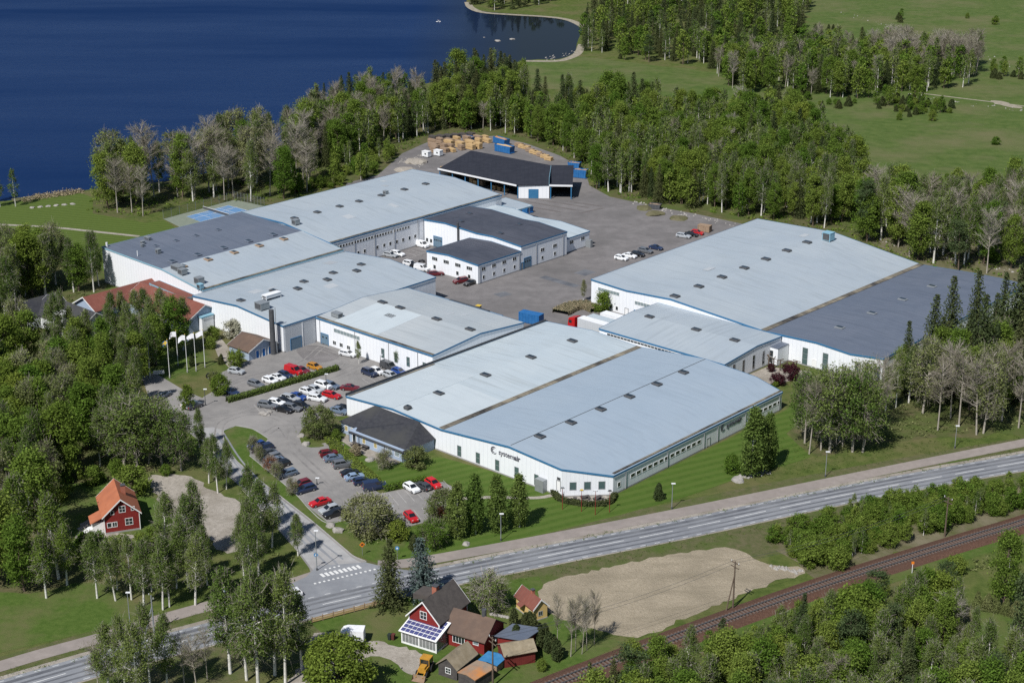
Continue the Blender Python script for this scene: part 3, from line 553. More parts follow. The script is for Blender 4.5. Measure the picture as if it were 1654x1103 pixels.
class Hall:
    """a hall whose cross-section prof [(p, q_front, z)] runs along its axis up to q1. axis A: p = v, q = u; axis B: p = u, q = -v"""
    def __init__(s, name, label, prof, q1, roofs, wall='wall', trim='blue_trim', axis='A', ov=0.05, fascia=0.40, cat='factory', back=None, open_front=False, eave_trim=(True, True), wall_parts=True):
        s.axis = axis; s.p0, s.q0 = prof[0][0], min(x[1] for x in prof); s.prof = prof; s.q1 = q1
        s.root = r = empty(name, W(s.q0, s.p0) if axis == 'A' else W(s.p0, -s.q0), -YA if axis == 'A' else -YA + R(90), label, cat)
        L = s.L; back = back or [z for _, _, z in prof]; s.back = back; n = len(prof); e = 0.06
        m = MB(); v = [L(p, q, 0) for p, q, z in prof] + [L(p, q, z - e) for p, q, z in prof] + [L(p, q1, 0) for p, q, z in prof] + [L(p, q1, z - e) for (p, q, _), z in zip(prof, back)]
        f = []
        for i in range(n - 1):
            if not open_front: f.append((i, i + 1, n + i + 1, n + i))
            f.append((2*n + i + 1, 2*n + i, 3*n + i, 3*n + i + 1))
        f += [(2*n, 0, n, 3*n), (n - 1, 3*n - 1, 4*n - 1, 2*n - 1)]
        if wall_parts: m.add(v, f); m.obj('wall', wall, r)
        for i0, i1, rm in roofs:
            m = MB()
            for i in range(i0, i1):
                (pa, qa, za), (pb, qb, zb) = prof[i], prof[i + 1]; zA, zB = back[i], back[i + 1]
                sl = (zb - za) / (pb - pa)
                if i == 0: pa -= ov; za -= sl * ov; zA -= sl * ov
                if i + 1 == n - 1: pb += ov; zb += sl * ov; zB += sl * ov
                m.slab([L(pa, qa - ov, za + 0.06), L(pb, qb - ov, zb + 0.06), L(pb, q1 + ov, zB + 0.06), L(pa, q1 + ov, zA + 0.06)], 0.16)
            m.obj('roof', rm, r)
        if trim:
            m = MB(); g = ov + 0.04
            for qq, zs, sg in ((None, [z for _, _, z in prof], -1), (q1, back, 1)):
                for i in range(n - 1):
                    (pa, qa, _), (pb, qb, _) = prof[i], prof[i + 1]; za, zb = zs[i], zs[i + 1]
                    if qq is not None: qa = qb = qq
                    if i == 0: pa -= g
                    if i == n - 2: pb += g
                    y0, y1 = (qa + sg * g, qb + sg * g); t = sg * 0.06
                    m.add([L(pa, y0, za + 0.10), L(pb, y1, zb + 0.10), L(pb, y1, zb + 0.10 - fascia), L(pa, y0, za + 0.10 - fascia), L(pa, y0 + t, za + 0.10), L(pb, y1 + t, zb + 0.10), L(pb, y1 + t, zb + 0.10 - fascia), L(pa, y0 + t, za + 0.10 - fascia)],
                          [(0, 1, 2, 3), (4, 5, 6, 7), (0, 1, 5, 4), (3, 2, 6, 7), (0, 3, 7, 4), (1, 2, 6, 5)])
            for k, (i, sg) in enumerate(((0, -1), (n - 1, 1))):
                if not eave_trim[k]: continue
                p, q, z = prof[i]; zb = back[i]; a = p + sg * (g + 0.02); b = a + sg * 0.06
                m.add([L(a, q - g, z + 0.08), L(a, q1 + g, zb + 0.08), L(a, q1 + g, zb + 0.08 - fascia), L(a, q - g, z + 0.08 - fascia), L(b, q - g, z + 0.08), L(b, q1 + g, zb + 0.08), L(b, q1 + g, zb + 0.08 - fascia), L(b, q - g, z + 0.08 - fascia)],
                      [(0, 1, 2, 3), (4, 5, 6, 7), (0, 1, 5, 4), (3, 2, 6, 7), (0, 3, 7, 4), (1, 2, 6, 5)])
            m.obj('fascia', trim, r)
        m = MB(); pts = [(p, q) for p, q, _ in prof] + [(prof[-1][0], q1), (prof[0][0], q1)]
        c = (sum(p for p, q in pts) / len(pts), sum(q for p, q in pts) / len(pts))
        o2 = [(p + 0.05 * (1 if p > c[0] else -1), q + 0.05 * (1 if q > c[1] else -1)) for p, q in pts]; k = len(pts)
        m.add([L(p, q, 0) for p, q in o2] + [L(p, q, 0.32) for p, q in o2], [(i, (i + 1) % k, k + (i + 1) % k, k + i) for i in range(k)])
        if not open_front: m.obj('plinth', 'concrete', r)
    def L(s, p, q, z): return (p - s.p0, q - s.q0, z)
    def zroof(s, p, q=None):
        for k, (a, b) in enumerate(zip(s.prof, s.prof[1:])):
            if min(a[0], b[0]) <= p <= max(a[0], b[0]):
                t = (p - a[0]) / (b[0] - a[0]); z0 = a[2] + (b[2] - a[2]) * t; z1 = s.back[k] + (s.back[k + 1] - s.back[k]) * t; q0 = a[1] + (b[1] - a[1]) * t
                return z0 if q is None else z0 + (z1 - z0) * (q - q0) / (s.q1 - q0)
        return s.prof[-1][2]
    def win(s, face, a, z, w_, h_, plane=None, **kw):
        """a in hall coordinates (p for q0/q1 walls, q for p0/p1 walls); z = sill"""
        if plane is None: plane = {'q0': s.q0, 'q1': s.q1, 'p0': s.p0, 'p1': s.prof[-1][0]}[face]
        if face in ('q0', 'q1'): return win(s.root, face, a - s.p0, plane - s.q0, z, w_, h_, **kw)
        return win(s.root, face, a - s.q0, plane - s.p0, z, w_, h_, **kw)
    def door(s, face, a, w_, h_, plane=None, **kw):
        if plane is None: plane = {'q0': s.q0, 'q1': s.q1, 'p0': s.p0, 'p1': s.prof[-1][0]}[face]
        if face in ('q0', 'q1'): return door(s.root, face, a - s.p0, plane - s.q0, w_, h_, **kw)
        return door(s.root, face, a - s.q0, plane - s.p0, w_, h_, **kw)
    def skylight(s, p, q, a=2.3, b=1.5, h=0.45, m='dark_steel', name='skylight'):
        z = s.zroof(p, q) + 0.05; mb = MB().box(-a/2, a/2, -b/2, b/2, -0.3, h * 0.6)
        mb.add([(-a/2 - 0.08, -b/2 - 0.08, h * 0.6), (a/2 + 0.08, -b/2 - 0.08, h * 0.6), (a/2 + 0.08, b/2 + 0.08, h * 0.6), (-a/2 - 0.08, b/2 + 0.08, h * 0.6), (-a/2 + 0.2, -b/2 + 0.2, h), (a/2 - 0.2, -b/2 + 0.2, h), (a/2 - 0.2, b/2 - 0.2, h), (-a/2 + 0.2, b/2 - 0.2, h)],
               [(0, 1, 2, 3), (4, 5, 6, 7), (0, 1, 5, 4), (1, 2, 6, 5), (2, 3, 7, 6), (3, 0, 4, 7)], 0)
        o = mb.obj(name, m, s.root, (p - s.p0, q - s.q0, z)); MB().box(-a/2 + 0.25, a/2 - 0.25, -b/2 + 0.25, b/2 - 0.25, h, h + 0.03).obj('pane', 'glass', o); return o
    def unit(s, p, q, a, b, h, m='steel', name='ventilation_unit', legs=0.25):
        z = s.zroof(p, q); mb = MB().box(-a/2, a/2, -b/2, b/2, legs, legs + h)
        for x in (-a/2 + 0.1, a/2 - 0.1):
            for y in (-b/2 + 0.1, b/2 - 0.1): mb.box(x - 0.08, x + 0.08, y - 0.08, y + 0.08, -0.2, legs)
        mb.box(-a/2 - 0.06, a/2 + 0.06, -b/2 - 0.06, b/2 + 0.06, legs + h, legs + h + 0.08)
        o = mb.obj(name, m, s.root, (p - s.p0, q - s.q0, z))
        MB().box(-a/2 + 0.2, a/2 - 0.2, -b/2 - 0.03, -b/2 + 0.02, legs + 0.15, legs + h - 0.15).obj('grille', 'dark_steel', o); return o
    def gutter(s, p, q0, q1, wd=0.9, m='rust_gutter'):
        z0, z1 = s.zroof(p, q0) + 0.22, s.zroof(p, q1) + 0.22; MB().slab([(-wd/2, q0 - s.q0, z0), (wd/2, q0 - s.q0, z0), (wd/2, q1 - s.q0, z1), (-wd/2, q1 - s.q0, z1)], 0.08).obj('gutter', m, s.root, (p - s.p0, 0, 0))
    def mast(s, p, q, h, r=0.06, m='steel', name='roof_pipe'):
        MB().tube((0, 0, -0.2), (0, 0, h), r).obj(name, m, s.root, (p - s.p0, q - s.q0, s.zroof(p)))

def wordmark(hall, face, a, plane, z, size, m='logo'):
    """the company name with its ring emblem, raised letters on the wall"""
    root = hall.root
    base = {'q0': (a - hall.p0, plane - hall.q0, z), 'p1': (plane - hall.p0, a - hall.q0, z)}[face]
    def put(name, me, off=0.0):
        o = link(name, me, root, base); o.rotation_euler = (0, 0, ROT[face]); return o
    def letters(txt, bold, x0):
        cu = bpy.data.curves.new('lettering', 'FONT'); cu.body = txt; cu.size = size; cu.extrude = 0.03; cu.offset = (0.028 if bold else 0.008) * size; cu.space_character = 0.98
        tmp = bpy.data.objects.new('lettering', cu); col.objects.link(tmp); dg = bpy.context.evaluated_depsgraph_get()
        me = bpy.data.meshes.new_from_object(tmp.evaluated_get(dg)); wd = max((v.co.x for v in me.vertices), default=0)
        for v in me.vertices: v.co = (v.co.x + x0, -0.05 - v.co.z, v.co.y)
        bpy.data.objects.remove(tmp); me.materials.clear(); me.materials.append(M[m]); put('lettering', me); return x0 + wd
    ring = MB(); rc = (size * 0.45, size * 0.28); seg = 26
    for r0, r1, a0, a1 in ((0.40, 0.56, 60, 250), (0.21, 0.32, 75, 285), (0.40, 0.50, 258, 330)):
        for i in range(seg):
            t0 = R(a0 + (a1 - a0) * i / seg); t1 = R(a0 + (a1 - a0) * (i + 1) / seg); k0 = 1 - 0.6 * abs(2 * i / seg - 1) ** 2; k1 = 1 - 0.6 * abs(2 * (i + 1) / seg - 1) ** 2
            pts = []
            for t, k in ((t0, k0), (t1, k1)):
                mid = (r0 + r1) / 2; hw = (r1 - r0) / 2 * k
                for rr in (mid - hw, mid + hw): pts.append((rc[0] + size * rr * math.cos(t), rc[1] + size * rr * math.sin(t)))
            ring.add([(x, -0.08, y) for x, y in pts] + [(x, -0.0, y) for x, y in pts], [(0, 1, 3, 2), (0, 1, 5, 4), (2, 3, 7, 6), (1, 3, 7, 5), (0, 2, 6, 4)])
    me = mesh('emblem', ring.v, ring.f, m); put('emblem', me)
    x = letters('system', False, size * 1.25); letters('air', True, x + size * 0.03)

# F: the twin front halls
Fh = Hall('twin_hall', 'large white twin hall with shallow pale roofs and cut corner beside the main road', [(-70.7, -7.5, 4.7), (-55.8, -7.5, 5.82), (-40.9, -7.5, 5.15), (-21.4, -7.5, 6.9), (-7.2, -7.5, 6.1), (0, 0, 4.35)], 61.0,
          [(0, 2, 'roof_pale'), (2, 5, 'roof_blue')])
for v in (-35.6, -30.2, -24.7, -19.3, -13.9): Fh.win('q0', v, 0.55, 1.05, 2.3, pane='glass_green', frame='frame_grey', rows=2)
Fh.door('q0', -7.95, 0.9, 2.1, m='frame_white', frame='frame_grey', z=1.2); Fh.win('q0', -7.95, 3.55, 0.8, 0.5, frame='frame_grey')
MB().box(-1.1, 1.1, -1.3, -0.05, 0, 2.7).obj('plant_cabinet', 'steel', Fh.root, (-12.1 + 70.7, 0, 0))
for i, t in enumerate((0.22, 0.5, 0.78)):
    x = -7.2 + 7.2 * t; y = -7.5 + 7.5 * t; o = win(Fh.root, 'q0', x - Fh.p0, y - Fh.q0, 1.55, 1.25, 1.6, n=1, pane='glass_green', frame='frame_grey'); o.rotation_euler = (0, 0, math.atan2(7.5, 7.2))
Fh.win('p1', 1.9, 1.35, 0.85, 0.9, frame='frame_white')
for i in range(13): Fh.win('p1', 6.4 + 1.9 * i, 1.95, 1.35, 0.75, fr=0.07)
Fh.door('p1', 32.6, 1.0, 2.1, m='frame_white', frame='frame_grey')
for i in range(5): Fh.win('p1', 52.6 + 1.85 * i, 1.85, 1.35, 0.7, fr=0.07)
wordmark(Fh, 'q0', -26.3, -7.5, 4.35, 1.6); wordmark(Fh, 'p1', 37.3, 0.0, 2.35, 1.55)
for u in (5.6, 20.9, 36.7, 51.9): Fh.skylight(-54.5, u)
Fh.skylight(-53.2, -5.4, 1.3, 1.3, 0.9)
for u in (0.5, 10.5, 20.5, 30.5, 40.5, 50.5): Fh.skylight(-20.0, u, 2.0, 1.6)
Fh.gutter(-40.9, -7.4, 61, 1.5); Fh.gutter(-70.2, -7.2, 20, 0.55); Fh.gutter(-0.4, 0.4, 61, 0.5)
MB().box(-0.03, 0.03, -7.0 + 7.5, 61 + 7.5, 0, 0.09).obj('ridge_cap', 'dark_steel', Fh.root, (-21.4 + 70.7, 0, 6.97))
MB().box(-0.06, 0.06, 0, 68.5, -0.3, 0.55).obj('parapet', 'dark_steel', Fh.root, (-0.28, 0, 4.78))
def membrane(h, p0, p1, q0, q1, m='roof_clean'):
    e = 0.085; MB().slab([h.L(p0, q0, h.zroof(p0, q0) + e), h.L(p1, q0, h.zroof(p1, q0) + e), h.L(p1, q1, h.zroof(p1, q1) + e), h.L(p0, q1, h.zroof(p0, q1) + e)], 0.015).obj('roof_membrane', m, h.root)
membrane(Fh, -70.5, -55.9, -7.4, 19.0); membrane(Fh, -55.7, -41.8, -7.4, 13.0)
# C: cross hall
Ch = Hall('cross_hall', 'long white cross hall with skylight row behind the upper car park', [(20.3, 71.0, 6.7), (36.8, 71.0, 7.95), (52.6, 71.0, 6.6)], 112.4, [(0, 2, 'roof_cross')], axis='B')
def Cw(v, z, w_, h_, **kw): Ch.win('p0', -v, z, w_, h_, **kw)
Cw(-101.0, 4.4, 9.4, 0.95, n=8, pane='glass_grey', frame='frame_white')
for v in (-105.7, -103.2, -100.5): Cw(v, 1.0, 1.1, 0.95, frame='frame_white', n=2)
for v in (-88.1, -83.5, -79.3, -73.8): Cw(v, 1.9, 1.0, 2.3, pane='glass_green', frame='frame_grey', rows=2)
Ch.door('p0', 109.3, 2.6, 2.9, m='grey_door', panes=2)
for v in (-105.5, -99, -86, -74.5): Ch.skylight(36.9, -v, 1.4, 2.4)
membrane(Ch, 21.0, 36.6, 91.0, 106.5)
Ch.unit(23.5, 108.0, 1.7, 2.6, 0.9)
Ch.gutter(20.6, 71, 112, 0.7)
# G: hall with the roller door and chimney
Gh = Hall('gable_hall', 'white gable hall with grey roller door wall and twin skylight rows', [(-148.8, 9.7, 6.9), (-130.5, 9.7, 8.4), (-112.6, 9.7, 7.05)], 63.4, [(0, 2, 'roof_mid')])
MB().box(-112.55 + 148.8, -112.5 + 148.8, 0.5, 10.2, 0.0, 6.6).obj('side_cladding', 'wall_grey', Gh.root)
Gh.door('p1', 13.5, 3.3, 3.0, plane=-112.48, panes=0)
MB().box(-112.5 + 148.8, -112.42 + 148.8, 6.0, 6.2, 0, 6.5).obj('downpipe', 'white_metal', Gh.root)
for u in (13, 23.8, 34.3, 44.7, 55): Gh.skylight(-132.9, u, 2.0, 1.6)
for u in (18.4, 29, 39.4, 50): Gh.skylight(-129.4, u, 2.0, 1.6)
Gh.unit(-124.5, 13.0, 2.6, 2.8, 1.6); Gh.unit(-128.5, 19.5, 1.8, 5.0, 0.8, 'white_metal', 'cooling_unit', 0.6)
ch = MB().tube((0, 0, 0), (0, 0, 11.6), 0.72, 0.62, 12); tag(ch.obj('chimney_stack', 'dark_steel', None, W(7.3, -113.9)), 'tall dark steel chimney stack against the gable hall corner', 'chimney')
cl = MB()
for y in (-0.25, 0.25): cl.tube((0.95, y, 0.3), (0.95, y, 12.2), 0.05, n=5)
for i in range(24): cl.tube((0.95, -0.25, 0.5 + 0.48 * i), (0.95, 0.25, 0.5 + 0.48 * i), 0.03, n=4)
cl.obj('ladder', 'steel', bpy.data.objects['chimney_stack'])
# HI: west hall, dark and pale slope
Hh = Hall('west_hall', 'white west hall with slate grey outer roof slope and pale inner slope', [(-194.0, 13.0, 10.5), (-166.4, 13.0, 9.85), (-148.9, 13.0, 7.6)], 62.8, [(0, 1, 'roof_slate'), (1, 2, 'roof_mid')], trim='pale_trim')
for u in (18.5, 27, 36, 45, 54): Hh.skylight(-164.3, u, 2.1, 1.7, m='timber_old'); Hh.skylight(-169.0, u, 2.1, 1.7, m='roof_slate')
Hh.unit(-163.2, 16.0, 3.6, 2.2, 1.1); Hh.unit(-160.2, 15.2, 2.0, 1.8, 1.3); Hh.unit(-152.8, 15.0, 2.0, 2.0, 1.5); Hh.unit(-178, 20.5, 1.2, 1.2, 1.0)
Hh.unit(-188, 22.5, 1.0, 1.0, 0.7); Hh.unit(-186, 21, 0.8, 0.8, 0.6); Hh.unit(-190.5, 26, 2.2, 1.0, 0.6); Hh.mast(-193, 14, 1.3, 0.3, 'white_metal'); Hh.mast(-180, 15, 1.6, 0.12, 'white_metal')
Hh.gutter(-149.2, 13, 62.8, 0.8)
for u in (24, 31, 38, 46): Hh.skylight(-184, u, 1.6, 1.2, 0.25, 'roof_slate')
Hh.unit(-149.8, 13.0, 1.6, 1.2, 1.2, 'pale_trim')
# J: north hall
Jh = Hall('north_hall', 'long white north hall with pale roof and ribbon windows facing the inner court', [(-194.5, 62.9, 10.2), (-175.0, 62.9, 10.7), (-154.3, 62.9, 8.5)], 135.5, [(0, 2, 'roof_mid')])
for i in range(20): Jh.win('p1', 65.6 + 1.12 * i, 6.35, 0.8, 0.75, fr=0.06)
for i in range(6): Jh.win('p1', 88.3 + 1.15 * i, 6.35, 0.8, 0.75, fr=0.06)
for u in (73.5, 76.0, 81.1, 83.9, 86.4, 89.1, 91.7, 94.4, 96.8): Jh.win('p1', u, 2.75, 0.85, 1.0)
for u in (68, 77, 86, 94, 103.5, 113.5, 123): Jh.skylight(-175.8, u, 2.0, 1.6)
Jh.unit(-171.5, 64.8, 1.8, 1.8, 1.3); Jh.unit(-176.5, 106, 1.3, 1.3, 0.8)
Jh.gutter(-154.6, 63, 135, 0.6)
cn = Hall('loading_canopy', 'pale sheet loading canopy on posts at the end of the north hall', [(-159.5, 135.9, 5.2), (-148.0, 135.9, 4.7)], 143.0, [(0, 1, 'roof_mid')], trim='pale_trim', wall_parts=False, cat='canopy', open_front=True)
for v in (-158, -152, -148.6):
    for u in (136.6, 142.4): MB().box(-0.15, 0.15, -0.15, 0.15, 0, 4.9).obj('post', 'white_metal', cn.root, (v + 159.5, u - 135.9, 0))
# B: office block, workshop, annexe
B1 = Hall('office_block', 'two storey white office block with flat charcoal roof and blue edge', [(-134.8, 82.3, 5.8), (-126.2, 82.3, 6.4), (-114.6, 82.3, 5.75)], 100.2, [(0, 2, 'roof_navy')], cat='office')
for v in (-131.6, -127.0, -122.4, -117.9): B1.win('q0', v, 3.6, 2.1, 1.0, n=3)
for v in (-131.7, -122.6, -118.0): B1.win('q0', v, 1.1, 0.95, 1.1)
for u in (84.6, 88.9, 93.2, 97.6): B1.win('p1', u, 3.6, 1.6, 1.0, n=2); B1.win('p1', u, 1.2, 0.85, 1.0)
B2 = Hall('workshop', 'tall white workshop with wavy charcoal roof behind the office block', [(-154.0, 100.5, 7.8), (-145.2, 100.5, 8.4), (-132.2, 100.5, 7.75), (-125.7, 100.5, 8.05), (-114.6, 100.5, 7.2)], 120.8, [(0, 4, 'roof_navy')])
for v in (-152.9, -151.2): B2.win('q0', v, 1.1, 0.9, 1.1)
B2.door('q0', -148.3, 3.4, 3.4, panes=4); B2.door('p1', 103.2, 2.9, 3.2, panes=3); B2.door('p1', 100.9, 0.9, 2.1, m='steel')
for u in (109.8, 115.4): B2.win('p1', u, 3.6, 1.7, 1.0, n=2); B2.win('p1', u, 1.2, 0.9, 1.0)
B2.mast(-139.4, 99.9, 1.6, 0.28, 'dark_steel', 'flue'); MB().tube((-139.4 + 154, -0.45, 3.6), (-139.4 + 154, -0.45, 9.4), 0.3).obj('flue_pipe', 'dark_steel', B2.root)
for v, u in ((-147, 113), (-143, 105), (-128.5, 115), (-126, 104)): B2.skylight(v, u, 1.8, 1.4, 0.3, 'roof_navy')
B3 = Hall('annexe', 'low white annexe with pale wavy roof at the end of the workshop', [(-157.1, 121.1, 5.6), (-146.7, 121.1, 6.1), (-138.2, 121.1, 4.9), (-127.2, 121.1, 5.5), (-115.8, 121.1, 4.6)], 132.8, [(0, 4, 'roof_pale')])
for u in (124.5, 129.7): B3.win('p1', u, 2.5, 1.7, 1.0, n=2)
MB().box(-0.9, 0.9, 0, 1.0, 0, 2.4).obj('wall_box', 'steel', B3.root, (-114.8 + 157.1, 10.0, 0))
# lean-to with ramp beside cross hall
ln = Hall('dock_shed', 'low grey dock shed between the cross hall and the yard', [(53.4, 84.0, 4.6), (59.0, 84.0, 3.8)], 110.5, [(0, 1, 'roof_mid')], wall='wall_grey', axis='B')
MB().box(-0.5, 0.5, 0, 14, 0, 0.35).obj('roof_beam', 'dark_steel', ln.root, (4.6, 4, 4.1))
# D: east warehouse, two roofs
Dh = Hall('warehouse', 'huge white warehouse with pale main roof and slate blue lower wing', [(-79.0, 89.0, 7.6), (-67.1, 89.0, 7.1), (-52.6, 89.0, 7.95), (-23.8, 89.0, 6.05), (-8.7, 89.0, 6.7), (0.9, 89.0, 6.1), (7.6, 92.6, 5.6)], 168.0,
          [(0, 3, 'roof_mid'), (3, 6, 'roof_slate')], cat='warehouse', back=[8.0, 8.4, 8.9, 5.0, 5.8, 6.0, 5.8])
Dh.win('q0', -73.0, 5.0, 7.2, 0.9, n=7, pane='glass_grey'); Dh.win('q0', -60.7, 3.95, 6.8, 0.9, n=7, pane='glass_grey')
for v in (-72.1, -70.1): Dh.win('q0', v, 0.9, 0.75, 1.0)
Dh.door('q0', -66.8, 1.0, 2.1, m='frame_white', frame='frame_grey'); Dh.door('q0', -63.6, 1.2, 2.2, m='grey_door')
for v in (-18.9, -11.6, -5.9): Dh.win('q0', v, 0.3, 1.4, 4.2, rows=3, pane='glass_green', frame='frame_grey')
Dh.door('q0', -8.9, 1.0, 2.1, m='frame_white', frame='frame_white')
for k, t in enumerate((0.25, 0.55, 0.85)):
    o = win(Dh.root, 'q0', 0.9 + 6.7 * t - Dh.p0, 3.6 * t, 0.5, 1.3, 3.0, pane='glass_green', frame='frame_grey'); o.rotation_euler = (0, 0, math.atan2(3.6, 6.7))
for i in range(8): Dh.skylight(-52.8, 91.2 + 10.5 * i, 2.3, 1.7)
for i in range(4): Dh.skylight(-10.3, 102.3 + 15.6 * i, 2.2, 1.6, 0.35, 'steel')
Dh.unit(-50, 161, 2.6, 2.6, 2.2, 'pale_trim'); Dh.gutter(-23.8, 89, 168, 1.6, 'rust_gutter')
for i in range(5): Dh.win('p1', 150 + 4 * i, 1.2, 1.2, 2.4, pane='glass_green')
# E: link hall
Eh = Hall('link_hall', 'low white link hall joining the twin hall to the warehouse', [(64.6, 18.4, 5.35), (78.0, 18.4, 6.4), (88.6, 18.4, 6.0)], 56.3, [(0, 2, 'roof_mid')], axis='B')
Eh.win('p0', 38.0, 4.2, 31.6, 0.5, n=30, frame='frame_white', fr=0.14)
for u in (68.6, 72.6, 76.9, 81.1): Eh.win('q0', u, 0.9, 0.85, 3.3, rows=3, frame='frame_grey')
for v in (-50.5, -36, -24.5): Eh.skylight(77.5, -v, 1.4, 2.3)
pe = Hall('porch', 'small grey canopy porch in the corner by the garden pergola', [(-24.0, 84.0, 4.6), (-16.2, 84.0, 4.5)], 88.7, [(0, 1, 'roof_slate')], trim=None, cat='porch')
tag(pe.root, 'small grey roofed porch in the corner behind the garden pergola')
pe.win('q0', -18.2, 0.5, 1.4, 3.2, rows=2)
# roof strip between twin hall and link hall
ls = Hall('link_gutter_roof', 'narrow low flat roof between twin hall and link hall', [(61.3, 14.0, 3.6), (64.4, 14.0, 3.6)], 69.0, [(0, 1, 'roof_pale')], axis='B', trim=None, cat='roof strip')

# repairs on the sheet roofs, downpipes on the long walls
rp = random.Random(21)
for h_, n_ in ((Dh, 5), (Gh, 4), (Jh, 4), (Ch, 3), (Hh, 2)):
    for _ in range(n_):
        i = rp.randrange(len(h_.prof) - 1); a, b = h_.prof[i][0], h_.prof[i + 1][0]; t = rp.uniform(0.1, 0.8); pa = a + (b - a) * t; pb = pa + min(rp.uniform(0.8, 3.5), abs(b - a) * 0.18); q = rp.uniform(h_.q0 + 9, h_.q1 - 9)
        if h_ is Dh and pa > -24: continue
        if h_ is Hh and i == 0: continue
        membrane(h_, pa, pb, q, q + rp.uniform(0.8, 4.0), rp.choice(['roof_patch', 'roof_patch', 'roof_patch_dark']))
def downpipes(h_, face, qs, top, off=0.06, m='frame_grey'):
    p = h_.prof[-1][0] if face == 'p1' else h_.p0; sg = 1 if face == 'p1' else -1
    for q in qs: MB().tube((0, 0, 0.2), (0, 0, top), 0.07, n=6).obj('downpipe', m, h_.root, (p - h_.p0 + sg * (0.05 + off), q - h_.q0, 0))
downpipes(Fh, 'p1', (4.0, 18, 31, 36, 46.5, 60), 4.1); downpipes(Jh, 'p1', (72, 80, 88, 98), 8.2); downpipes(B2, 'p1', (107, 119), 6.9); downpipes(B1, 'p1', (83, 99.5), 5.4); downpipes(Ch, 'p0', (111, 98, 86, 76), 6.4)
# ------------------------------------------------------------------ pitched-roof houses
def house(name, label, P, ang, w_, d, eave, ridge, wall, roof, cat='house', ov=0.4, base=None, thick=0.18, barge='frame_white', peak=0.5, eave_r=None):
    """ridge runs along local y; front gable at y=0; P = front left base corner"""
    r = empty(name, (P[0], P[1], 0), R(ang), label, cat); eave_r = eave if eave_r is None else eave_r; xp = w_ * peak
    m = MB(); pr = [(0, 0), (w_, 0), (w_, eave_r), (xp, ridge), (0, eave)]
    m.prism(pr, 0, d, 'y'); m.obj('wall', wall, r)
    rf = MB()
    for x0, x1, z0, z1 in ((xp, 0, ridge, eave), (xp, w_, ridge, eave_r)):
        s = (z1 - z0) / (x1 - x0); e = x1 + ov * (1 if x1 > x0 else -1); ze = z1 + s * (e - x1)
        rf.slab([(x0, -ov, z0 + thick), (e, -ov, ze + thick), (e, d + ov, ze + thick), (x0, d + ov, z0 + thick)], thick - 0.02)
    ro = rf.obj('roof', roof, r)
    if barge:
        for x1, z1 in ((0, eave), (w_, eave_r)):
            s = (z1 - ridge) / (x1 - xp); e = x1 + ov * (1 if x1 > xp else -1); ze = z1 + s * (e - x1)
            for y0, y1 in ((-ov - 0.05, -ov - 0.005), (d + ov + 0.005, d + ov + 0.05)):
                MB().add([(xp, y0, ridge + thick + 0.04), (e, y0, ze + thick + 0.04), (e, y0, ze + thick - 0.26), (xp, y0, ridge + thick - 0.26), (xp, y1, ridge + thick + 0.04), (e, y1, ze + thick + 0.04), (e, y1, ze + thick - 0.26), (xp, y1, ridge + thick - 0.26)],
                      [(0, 1, 2, 3), (4, 5, 6, 7), (0, 1, 5, 4), (3, 2, 6, 7), (1, 2, 6, 5)]).obj('bargeboard', barge, r)
    if base: MB().box(-0.06, w_ + 0.06, -0.06, d + 0.06, 0, base).obj('foundation', 'concrete', r)
    return r, ro
def chimney(ro, x, y, z, h=1.4, a=0.7, m='brick', cap='dark_steel'):
    o = MB().box(-a/2, a/2, -a/2, a/2, -0.6, h).obj('chimney', m, ro, (x, y, z)); MB().box(-a/2 - 0.08, a/2 + 0.08, -a/2 - 0.08, a/2 + 0.08, h, h + 0.12).obj('chimney_cap', cap, ro, (x, y, z)); return o
def corner_boards(r, w_, d, eave, m='frame_white'):
    for x in (0, w_):
        for y in (0, d): MB().box(-0.07, 0.07, -0.07, 0.07, 0, eave).obj('corner_board', m, r, (x, y, 0))
# K: office wing in front of the twin hall (hipped)
r = empty('office_wing', W(-17.0, -64.5), -YA, 'pale blue boarded office wing with black hipped roof against the twin hall', 'office')
K = lambda v, u, z: (v + 64.5, u + 17.0, z)
m = MB().box(*K(-64.5, 0, 0)[:1], 5.0, 2.2, 9.3, 0, 2.7); m.v = m.v; m.obj('wall', 'office_wall', r)
m = MB().box(5.0, 21.6, 0.0, 9.3, 0, 2.7); m.obj('wall', 'office_wall', r)
m = MB(); e = 0.45
a0, a1, b0, b1 = (-e, -e + 2.2), (5.0, -e + 2.2), (5.0, -e), (21.6 + e, -e); zr = 5.4; ze = 2.62
m.add([(-e, 1.8, ze), (5.0, 1.8, ze), (5.0, -e, ze - 0.25), (21.6 + e, -e, ze - 0.25), (21.6 + e, 9.35, ze - 0.1), (3.8, 8.9, zr), (17.6, 8.9, zr), (-e, 9.35, ze)],
      [(0, 1, 5), (1, 2, 6, 5), (2, 3, 6), (3, 4, 6), (0, 5, 7), (4, 7, 5, 6), (0, 7, 4, 3, 2, 1)])
m.obj('roof', 'tiles_black', r)
for x in (1.6, 3.6): win(r, 'q0', x, 2.2, 0.9, 0.85, 1.1, pane='blind', frame='frame_white')
for x in (9.6, 13.2): win(r, 'q0', x, 0, 0.9, 0.85, 1.1, pane='blind', frame='frame_white')
for x in (17.6, 19.8): win(r, 'q0', x, 0, 0.9, 1.2, 1.1, pane='glass_grey', frame='frame_white')
door(r, 'q0', 6.6, 0, 1.0, 2.1, 'glass', 'frame_white')
for y in (2.5, 5.5): win(r, 'p1', y, 21.6, 0.9, 1.0, 1.1, pane='glass_grey', frame='frame_white')
m = MB()
for x in (5.0, 8.1, 16.0, 21.5): m.tube((x, -0.12, 0), (x, -0.12, 2.5), 0.06, n=6)
m.obj('downpipe', 'dark_steel', r)
